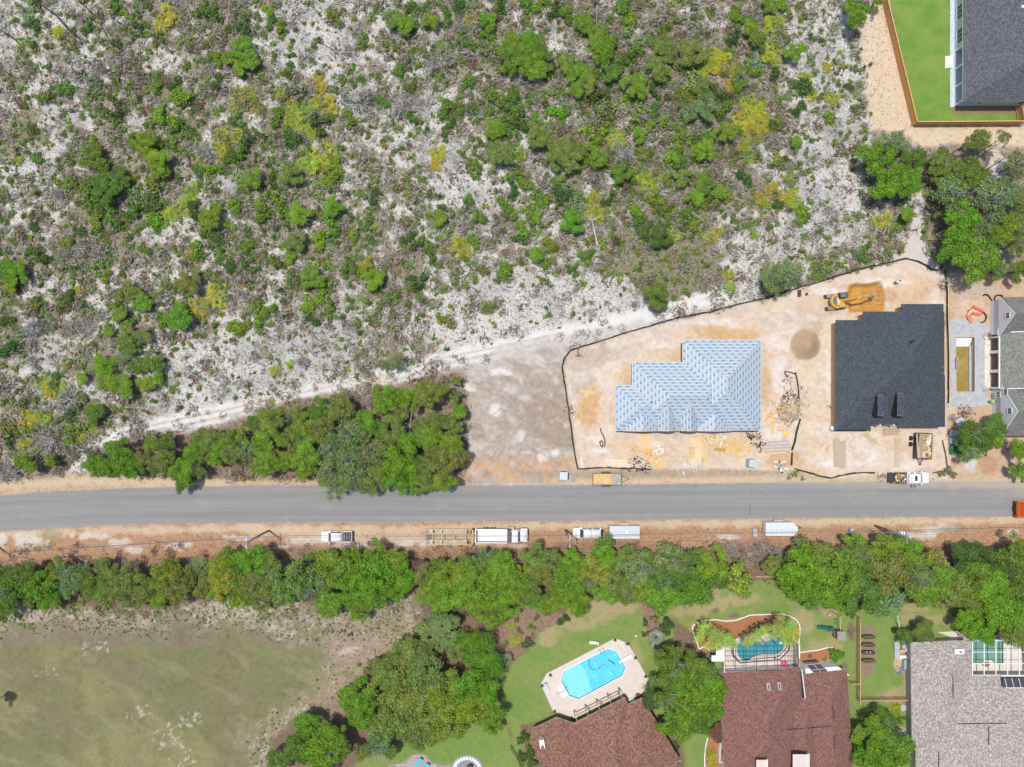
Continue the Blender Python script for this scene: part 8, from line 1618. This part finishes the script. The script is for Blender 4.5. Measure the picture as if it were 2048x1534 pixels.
# ---- gardens
for k, (cy, tx) in enumerate([(1272, 'top raised garden bed with dense green plants'), (1288, 'second raised garden bed with bushy green plants'), (1303.5, 'third raised garden bed, almost bare soil'), (1319.5, 'lowest raised garden bed with patchy greens')]):
    x, y = P(1735, cy); t_ = empty('raised_bed', (x, y, 0), 0, tx, 'garden bed', 'four raised garden beds')
    ov_ = [(1.2*math.copysign(min(1, abs(math.cos(a))**.5), math.cos(a)), .36*math.copysign(min(1, abs(math.sin(a))**.7), math.sin(a))) for a in [6.283*i/20 for i in range(20)]]
    n = len(ov_); mb = MB()
    for i in range(n):
        a, b_ = ov_[i], ov_[(i+1) % n]; mb.face([(a[0], a[1], 0), (b_[0], b_[1], 0), (b_[0], b_[1], .5), (a[0], a[1], .5)]); mb.face([(a[0], a[1], .5), (b_[0], b_[1], .5), (b_[0]*.92, b_[1]*.8, .5), (a[0]*.92, a[1]*.8, .5)]); mb.face([(a[0]*.92, a[1]*.8, .5), (b_[0]*.92, b_[1]*.8, .5), (b_[0]*.92, b_[1]*.8, .38), (a[0]*.92, a[1]*.8, .38)])
    mb.build('wall', simple('bed_black', (.03, .032, .035), .6) if k == 0 else bpy.data.materials['bed_black'], t_)
    MB().prism([(p[0]*.91, p[1]*.79) for p in ov_], .3, .40).build('soil', simple('potting_soil', (.09, .055, .035), .95) if k == 0 else bpy.data.materials['potting_soil'], t_)
    if k != 2:
        for i in range(7):
            o = link_mesh('plant', SH['g'][i % 6], t_); s_ = R.uniform(.18, .27); o.scale = (s_, s_*.85, s_*.7); o.location = (-.95+i*.32, R.uniform(-.06, .06), .38); o.color = (.16, .36, .04, 1)
    else:
        for xx in (-.35, .3): MB().box((xx, 0, .5), (.05, .5, .05)).build('tie_bar', M_white, t_)
# play set
x, y = P(1670, 1263); t_ = empty('play_set', (x, y, 0), 0, 'wooden play set with green tube slide and grey roofed platform', 'play set')
for k in range(6): MB().box((.02, .72-k*.28, 2.55 if k % 2 else 2.57), (1.5, .27, .05)).build('roof_board', simple('taupe_board', (.30, .26, .25), .8) if k == 0 else bpy.data.materials['taupe_board'], t_)
for sx_ in (-.65, .65):
    for sy_ in (-.65, .65): MB().box((sx_, sy_, 1.25), (.1, .1, 2.5)).build('post', M_redw, t_)
MB().box((0, 0, 1.2), (1.4, 1.4, .06)).build('platform', M_redw, t_)
sl_ = MB().path([(-3.4, .95, .35), (-2.6, .95, .5), (-1.6, .9, 1.1), (-.8, .85, 1.5)], .36, 12).build('slide', simple('slide_green', (.0, .13, .12), .25, var=.05, coat=.5), t_, smooth=True)
for k in range(5): MB().box((-1.9+k*.28, .35, .15+k*.24), (.06, .5, .08)).build('ladder_rung', M_pr, t_)
for yy in (.12, .6): MB().tube((-1.9, yy, 0), (-.65, yy, 1.3), .05, .05, 4).build('ladder_rail', M_redw, t_)
MB().tube((0, .9, 2.2), (.1, 3.5, 2.2), .06, .06, 5).build('swing_beam', simple('beam_pale', (.55, .45, .35), .8), t_)
for s_ in (-1, 1): MB().tube((.1, 3.5, 2.2), (s_*1.1, 3.9, 0), .06, .06, 5).build('swing_leg', M_redw, t_)
for yy in (1.7, 2.3): MB().box((-.55+.55, yy, .5), (.5, .2, .04)).build('swing_seat', simple('seat_green', (.03, .2, .08), .5) if yy < 2 else bpy.data.materials['seat_green'], t_); [MB().tube((s_*.2, yy, .5), (s_*.2, yy, 2.2), .015, .015, 3).build('chain', M_metal, t_) for s_ in (-1, 1)]
bl = MB(); bl.dome((0, 0, .2), .32, .32, .32, 14, 6); bl.v += [(a, b, .4-c) for a, b, c in []]; o = bl.build('pink_ball', simple('ball_pink', (.75, .32, .34), .5), smooth=True); o.location = (*P(1658.5, 1229), 0); tag(o, 'pink ball under the swing of the play set', 'ball')
o = MB().path([(1.4, -.2, .1), (2.4, .4, .9), (2.9, -.6, .1)], .05, 4).build('climbing_frame', M_redw); o.location = (x, y, 0); tag(o, 'thin brown A-frame right of the play set', 'frame')
# loungers, pots, pool furniture
def lounger(px, py, rz, mat, label, L=1.9, w=.65, frame=None, back=.6):
    x, y = P(px, py); t_ = empty('sun_lounger', (x, y, .1), rz, label, 'sun lounger'); MB().box((-.3, 0, .32), (L*.66, w, .06)).build('seat', mat, t_); MB().box((L*.33, 0, .32+.22), (L*.36, w, .06), 0, 0, -back).build('backrest', mat, t_)
    for sx_ in (-.8, .4):
        for sy_ in (-1, 1): MB().tube((sx_, sy_*w*.45, -.05), (sx_, sy_*w*.45, .3), .03, .03, 5).build('leg', frame or M_metal, t_)
    for k in range(5): MB().box((-.75+k*.25, 0, .36), (.04, w*.9, .02)).build('slat', frame or M_white, t_)
lounger(1092.5, 1373, math.radians(110), simple('pale_mesh', (.62, .68, .68), .6), 'white lounger at the left end of the cream deck', frame=M_dtrim); lounger(1188, 1284, math.radians(-4), simple('lime_mesh', (.55, .66, .40), .6), 'pale green lounger on the grass above the bright pool', w=.6, L=1.8)
M_tq = simple('turquoise_cushion', (.10, .52, .64), .6, var=.06); lounger(838, 1521, math.radians(52), M_tq, 'upper turquoise lounger on the paver patio', frame=M_black, w=.75); lounger(851, 1531, math.radians(45), M_tq, 'lower turquoise lounger on the paver patio', frame=M_black, w=.75)
def pot(px, py, r, label, plant=True, mat=None):
    x, y = P(px, py); t_ = empty('plant_pot', (x, y, .1), 0, label, 'pot'); mb = MB(); mb.tube((0, 0, 0), (0, 0, .4), r*.7, r, 12).build('pot', mat or simple('dark_pot', (.10, .055, .045), .7) if 'dark_pot' not in bpy.data.materials else (mat or bpy.data.materials['dark_pot']), t_)
    if plant: o = link_mesh('plant', SH['p'][0], t_); o.scale = (r*1.1, r*1.1, r); o.location = (0, 0, .35); o.color = (.10, .075, .05, 1)
for (x, y, l) in [(1229.5,1278.5,'dark plant pot at the top corner of the cream deck'),(1255,1286,'reddish pot at the upper right of the cream deck'),(1270,1314,'dark pot right of the diving board'),(1290.5,1351,'dark pot at the far right corner of the cream deck'),(1100.5,1348.5,'dark pot at the upper left of the cream deck'),(1084,1369.5,'dark pot beside the white lounger'),(1109,1421,'dark pot at the lower left corner of the deck'),(1177,1416,'left dark pot along the patio house beam'),(1202,1403,'middle dark pot along the patio house beam'),(1237,1385,'right dark pot along the patio house beam'),(1143,1434,'dark shrub pot in the notch of the brown roof')]: pot(x, y, .25, l)
pot(1275, 1389, .45, 'biggest round dark pot beside the patio house', False)
o = MB().box((*P(1262.5, 1398), .35), (1.0, .7, .5), .47).build('storage_box', M_white); tag(o, 'white deck box beside the biggest pot', 'box'); o = MB().tube((*P(1251.5, 1288), .1), (*P(1251.5, 1288), .5), .22, .22, 10).build('blue_bucket', simple('bucket_blue', (.15, .40, .65), .5)); tag(o, 'blue bucket beside the reddish pot', 'bucket')
x, y = P(912.5, 1467); t_ = empty('garden_chair', (x, y, 0), .2, 'turquoise garden chair at the shady edge of the lower lawn', 'chair'); MB().box((0, 0, .4), (.7, .7, .06)).build('seat', simple('chair_teal', (.04, .50, .44), .5), t_); MB().box((0, .36, .75), (.7, .06, .7), 0, 0, 0, -.3).build('backrest', bpy.data.materials['chair_teal'], t_); [MB().tube((a, b_, 0), (a, b_, .4), .03, .03, 5).build('leg', bpy.data.materials['chair_teal'], t_) for a in (-.3, .3) for b_ in (-.3, .3)]
# paver patio and fire pit
M_pav = simple('patio_paver', (.38, .33, .29), .85, var=.15, scale=2)
turf([(768,1545),(778,1530),(800,1527),(812,1520),(822,1511),(835,1506),(848,1508),(856,1514),(864,1525),(872,1528),(888,1530),(900,1529),(915,1545)], 'patio', .03, simple('patio_joint', (.28, .25, .22), .9))
poly_p = [(768,1545),(778,1530),(800,1527),(812,1520),(822,1511),(835,1506),(848,1508),(856,1514),(864,1525),(872,1528),(888,1530),(900,1529),(915,1545)]
def inside(px, py, poly):
    c = False
    for i in range(len(poly)):
        a, b_ = poly[i], poly[i-1]
        if (a[1] > py) != (b_[1] > py) and px < (b_[0]-a[0])*(py-a[1])/(b_[1]-a[1])+a[0]: c = not c
    return c
po = bpy.data.objects['patio']; bmesh_p = MB().box((0, 0, 0), (.78, .5, .05)).mesh('paver', [M_pav]); yy = 1506
while yy < 1545:
    xx = 766+((yy//6) % 2)*4
    while xx < 915:
        if inside(xx, yy, poly_p) and inside(xx+4, yy+2, poly_p) and inside(xx-4, yy-2, poly_p): o = link_mesh('paver', bmesh_p, po); o.location = (*P(xx, yy), .045+R.uniform(0, .006)); o.rotation_euler = (0, 0, R.uniform(-.03, .03))
        xx += 9
    yy += 6
cxp, cyp = 934, 1543; mb = MB(); ringp = [P(cxp+34*math.cos(a), cyp+34*math.sin(a)) for a in [6.283*i/40 for i in range(40)]]; mb.prism(ccw(ringp), 0, .05); fp = mb.build('gravel_circle', simple('grey_gravel', (.24, .245, .255), .95, var=.35, scale=9)); tag(fp, kind='structure')
tm_ = MB().box((0, 0, 0), (.62, .38, .06)).mesh('white_tile', [M_white])
for k in range(15): a = math.radians(180+k*12+6); o = link_mesh('white_tile', tm_, fp); o.location = (*P(cxp+27*math.cos(a), cyp+27*math.sin(a)), .08); o.rotation_euler = (0, 0, -a)
mb = MB().dome((*P(940, 1533), .05), .7, .6, .5, 10, 3, 0, .5); tag(mb.build('fire_pit', M_dtrim), 'dark fire pit cut by the bottom edge inside the white tile circle', 'fire pit')
# things beside the tan roof house
def blk(px, py, z, d, mat, name, label, cat=None, rz=0): o = MB().box((0, 0, 0), d).build(name, mat); o.location = (*P(px, py), z); o.rotation_euler = (0, 0, rz); return tag(o, label, cat or name.split('_')[-1])
blk(1807.5, 1326, .4, (.8, 1.8, .8), simple('cabinet_slate', (.30, .33, .37), .5), 'garden_cabinet', 'grey cabinet beside the tan roof house wall'); blk(1797.5, 1317, .2, (.8, .35, .35), simple('toy_yellow', (.75, .52, .05)), 'yellow_toy', 'yellow toy on the sandy strip beside the tan roof house', 'toy')
blk(1803, 1311.5, .35, (1.2, .55, .6), M_white, 'appliance_pair', 'white appliance above the grey cabinet', 'appliance'); blk(1802, 1300, .3, (1.0, .5, .5), simple('flower_orange', (.62, .36, .22)), 'planter_box', 'peach planter above the white appliance', 'planter'); blk(1810, 1297, .5, (.6, .6, .7), M_white, 'white_crate', 'small white crate under the garden tree', 'crate', .4); blk(1806, 1291, .3, (.9, .6, .5), M_alu, 'silver_bin', 'silvery bin under the garden tree by the house corner', 'bin', .2)
crumple(1797, 1339, .8, 40, simple('tarp_blue', (.03, .08, .42), .5), 'dark blue tarp on the sandy strip', 'blue_tarp', 'tarp', .4, 1.1); crumple(1805, 1333, .6, 26, simple('tarp_grey', (.35, .40, .50), .5), 'grey-blue tarp under the grey cabinet', 'grey_tarp', 'tarp', .4, .8); crumple(1805, 1470, .8, 34, simple('tarp_cyan', (.04, .38, .68), .5), 'bright blue tarp beside the tan roof house wall', 'bright_tarp', 'tarp', .5); crumple(1802, 1461, .8, 30, M_plas, 'white bags above the bright blue tarp', 'white_bags', 'bags', .4); crumple(1808, 1478, .8, 30, M_plas, 'white bags below the bright blue tarp', 'white_bags', 'bags', .4)
o = MB().tube((*P(1804.5, 1414.5), .05), (*P(1804.5, 1414.5), .3), .55, .62, 20).build('round_basin', simple('basin_grey', (.40, .43, .45), .4)); tag(o, 'round grey basin beside the yellow-flowered garden shrub', 'basin')
blk(1791.5, 1299, .25, (.9, 3.2, .5), simple('bench_grey', (.40, .40, .42), .7), 'long_planter', 'long grey planter below the garden tree', 'planter')
crumple(1778, 1441, 1.0, 40, simple('net_dark', (.05, .06, .12), .6), 'dark blue netting beside the garden oak', 'dark_netting', 'netting', .4, 1.3)
o = MB().path([(*P(1780, 1224), 2.6), (*P(1789, 1243), 1.6), (*P(1797, 1260), .5)], .08, 6).build('white_pole', M_white); tag(o, 'slanting white pole standing in the lawn above the garden tree', 'pole')
# ac units left of the maroon roof
x, y = P(1448, 1502); t_ = empty('air_conditioner', (x, y, 0), .05, 'white framed air conditioner unit at the left wall of the maroon house', 'air conditioner'); MB().box((0, 0, .45), (.95, .95, .9)).build('body', simple('ac_grey', (.42, .43, .43), .5), t_, bevel=.03); fo = MB().tube((0, 0, .9), (0, 0, .93), .36, .36, 16).build('fan_grille', M_dtrim, t_); [MB().box((0, 0, .945), (.66, .05, .015), k*1.05).build('fan_blade', M_metal, fo) for k in range(3)]
o = MB(); [o.box((*P(a, b_), .5), d) for a, b_, d in ((1437, 1505, (.12, 2.9, 1.0)), (1448, 1519, (2.4, .12, 1.0)))]; tag(o.build('white_screen_wall', M_white), 'white L-shaped screen wall around the air conditioner', 'wall'); blk(1445, 1487, .6, (1.5, 1.2, .12), simple('stone_pad', (.42, .38, .30), .8), 'stone_pad', 'stone slab above the air conditioner', 'slab', .3); blk(1450, 1484, .8, (.3, 1.1, 1.6), M_white, 'meter_box', 'white meter box on the left wall of the maroon house', 'meter box')
o = MB().dome((*P(1620, 1312), 0), .38, .38, .45, 12, 4).build('round_planter', simple('planter_dark', (.14, .12, .10), .8)); tag(o, 'dark round planter in the short mulch bed', 'planter')
lg = MB(); lg.box((0, 0, .35), (1.0, .6, .5)); o = lg.build('pink_float', simple('float_pink', (.8, .08, .28), .5)); o.location = (*P(1566, 1323), .1); tag(o, 'hot pink pool float on the deck under the cage', 'float')
blk(1560, 1284, .25, (.5, .4, .35), M_white, 'pool_float_white', 'white pool toy at the right end of the kidney pool', 'toy')
# small debris near fence corner: white boards top right
lumber(1988, 303, 5, 2.0, 6, 'pale grey boards on the bare sand below the cedar fence', [simple('ash_board', (.50, .48, .47), .8)], w=.14, jx=.1)
# ---- people
def person(px, py, rz, bend, arms, shirt, trousers, skin, hair, label, hat=None, scale=1.0, legs=.16):
    x, y = P(px, py); t_ = empty('person', (x, y, gz(x, y)+.0), rz, label, 'person')
    hipz = .93; bx = math.sin(bend); bz = math.cos(bend); sh_ = (bx*.5, 0, hipz+bz*.5); hd = (bx*.72, 0, hipz+bz*.72)
    V = [(0, 0, hipz), (bx*.25, 0, hipz+bz*.25), sh_, (bx*.58, 0, hipz+bz*.58), hd, (bx*.82, 0, hipz+bz*.84)]; E = [(0, 1), (1, 2), (2, 3), (3, 4), (4, 5)]; RAD = [.15, .13, .14, .055, .095, .07]
    mats = []
    for s_ in (-1, 1):
        b0 = len(V); el = arms[0 if s_ < 0 else 1]
        V += [(sh_[0], s_*.19, sh_[2]-.02), (sh_[0]+el[0]*.5, s_*(.19+el[1]*.5), sh_[2]+el[2]*.5), (sh_[0]+el[0], s_*(.19+el[1]), sh_[2]+el[2]), (sh_[0]+el[0]*1.15, s_*(.19+el[1]*1.12), sh_[2]+el[2]*1.12)]; E += [(2, b0), (b0, b0+1), (b0+1, b0+2), (b0+2, b0+3)]; RAD += [.08, .055, .042, .05]
        b1 = len(V); V += [(0, s_*.1, hipz-.08), (.05+legs*s_*.6, s_*.13, .5), (legs*s_, s_*.14, .08), (legs*s_+.16, s_*.15, .04)]; E += [(0, b1), (b1, b1+1), (b1+1, b1+2), (b1+2, b1+3)]; RAD += [.11, .085, .055, .05]
    me = bpy.data.meshes.new('body'); me.from_pydata(V, E, []); o = link_mesh('body', me, t_); md = o.modifiers.new('skin', 'SKIN'); md.use_smooth_shade = True
    for i, r_ in enumerate(RAD): me.skin_vertices[0].data[i].radius = (r_, r_)
    me.skin_vertices[0].data[0].use_root = True; o.modifiers.new('sub', 'SUBSURF').levels = 1; o.modifiers['sub'].render_levels = 2
    m, t, b = new_mat('person_clothes_'+label[:12].replace(' ', '_')); tc = t.nodes.new('ShaderNodeTexCoord'); sp = t.nodes.new('ShaderNodeSeparateXYZ'); t.links.new(tc.outputs['Object'], sp.inputs[0])
    c1 = mix_c(t, math_n(t, 'GREATER_THAN', sp.outputs[2], hipz+.02), (*trousers, 1), (*shirt, 1)); ab = math_n(t, 'ABSOLUTE', sp.outputs[1]); c2 = mix_c(t, math_n(t, 'GREATER_THAN', ab, .19+.72*max(.1, arms[0][1])), c1, (*skin, 1)); c3 = mix_c(t, math_n(t, 'LESS_THAN', sp.outputs[2], .11), c2, (.05, .04, .035, 1))
    n_ = math_n(t, 'ADD', math_n(t, 'MULTIPLY', sp.outputs[0], bx), math_n(t, 'MULTIPLY', math_n(t, 'SUBTRACT', sp.outputs[2], hipz), bz)); c4 = mix_c(t, math_n(t, 'MULTIPLY', math_n(t, 'GREATER_THAN', n_, .60), math_n(t, 'LESS_THAN', ab, .14)), c3, (*skin, 1)); t.links.new(c4, b.inputs['Base Color']); b.inputs['Roughness'].default_value = .8; me.materials.append(m)
    hc = (bx*.80+.0, 0, hipz+bz*.80); mh = simple('hair_'+label[:6].replace(' ', '_'), hat or hair, .7)
    hb_ = MB().dome((hc[0]-.01, 0, hc[2]-.0), .115, .10, .11, 12, 5)
    if hat: hb_.tube((hc[0]+.02, 0, hc[2]-.01), (hc[0]+.02, 0, hc[2]+.01), .17, .17, 14)
    hb_.build('hat' if hat else 'hair', mh, t_, smooth=True)
    for s_ in (-1, 1): MB().dome((hd[0]+.085, s_*.035, hd[2]+.03), .014, .012, .014, 6, 3).build('eye', M_dtrim, t_)
    MB().box((hd[0]+.105, 0, hd[2]), (.03, .025, .04)).build('nose', simple('skin_tone', skin, .6) if 'skin_tone' not in bpy.data.materials else bpy.data.materials['skin_tone'], t_)
    for k in (0, 1):
        s_ = -1 if k == 0 else 1; el = arms[k]; hx, hy, hz_ = sh_[0]+el[0]*1.15, s_*(.19+el[1]*1.12), sh_[2]+el[2]*1.12; d_ = Vector((el[0], s_*el[1], el[2])).normalized()
        for f_ in range(4): off = Vector((.0, .0, .0))+Vector((-d_.y, d_.x, 0))*(f_-1.5)*.02; p0 = Vector((hx, hy, hz_))+off; p1 = p0+d_*.05; p2 = p1+(d_+Vector((0, 0, -.8))).normalized()*(.032 if f_ in (0, 3) else .04); MB().path([tuple(p0), tuple(p1), tuple(p2)], .010, 5, 0, .008).build('finger', bpy.data.materials['skin_tone'], t_)
        p0 = Vector((hx, hy, hz_)); MB().path([tuple(p0), tuple(p0+Vector((d_.y*s_, -d_.x*s_, 0))*.04+d_*.02), tuple(p0+Vector((d_.y*s_, -d_.x*s_, 0))*.05+d_*.05)], .012, 5, 0, .009).build('thumb', bpy.data.materials['skin_tone'], t_)
    t_.scale = (scale,)*3; return t_
person(1558, 922.5, math.radians(-90), 1.0, ((.15, .55, -.35), (.15, .55, -.35)), (.36, .60, .78), (.10, .11, .14), (.30, .17, .11), (.02, .015, .01), 'worker in a light blue shirt bending with both arms spread')
person(1557, 936, math.radians(-70), 1.1, ((.2, .5, -.35), (.2, .5, -.3)), (.74, .76, .78), (.05, .06, .08), (.28, .16, .10), (.02, .015, .01), 'worker in a white shirt stooping beside the weeds', hat=(.07, .10, .12))
person(1787, 566, math.radians(30), .5, ((.3, .15, -.45), (.3, .15, -.45)), (.70, .72, .74), (.09, .08, .11), (.30, .17, .11), (.02, .015, .01), 'worker in white top and dark trousers above the orange clay patch', hat=(.1, .1, .11))
person(1975, 803, math.radians(0), .5, ((.35, .15, -.4), (.35, .15, -.4)), (.52, .80, .02), (.06, .055, .07), (.28, .16, .10), (.02, .015, .01), 'worker in a neon yellow vest at the edge of the pool slab')
for (x_, y_, a, l_) in ((1566.5, 923, .0, 'white board held right of the light blue worker'), (1549.5, 923, .1, 'white board left of the light blue worker'), (1549, 933, -.5, 'white board slanting left of the stooping worker'), (1570, 937, .02, 'white board right of the stooping worker')): blk(x_, y_, .5, (.75, .2, .05), M_white, 'white_board', l_, 'board', a)
o = MB().tube((*P(1953, 1288+0), .0), (*P(1953, 1288), .0), .1, .1); 
blk(1816, 1268, .0, (.01, .01, .01), M_white, 'x', 'x') if False else None
# small white rock and litter marks
for (x_, y_, l_) in ((727, 1265, 'pale pink triangular stone on the rough field edge'), (746, 1253, 'orange stone on the rough field edge'), (1582, 1196, 'small white object on the back lawn'), (1272, 1272, 'little white sprinkler above the deck')): o = MB().dome((*P(x_, y_), 0), .22, .18, .15, 7, 3, 0, .4).build('stone', M_white if 'white' in l_ else simple('stone_'+l_[:4], (.6, .3, .2) if 'orange' in l_ else (.65, .5, .45), .8)); tag(o, l_, 'stone')
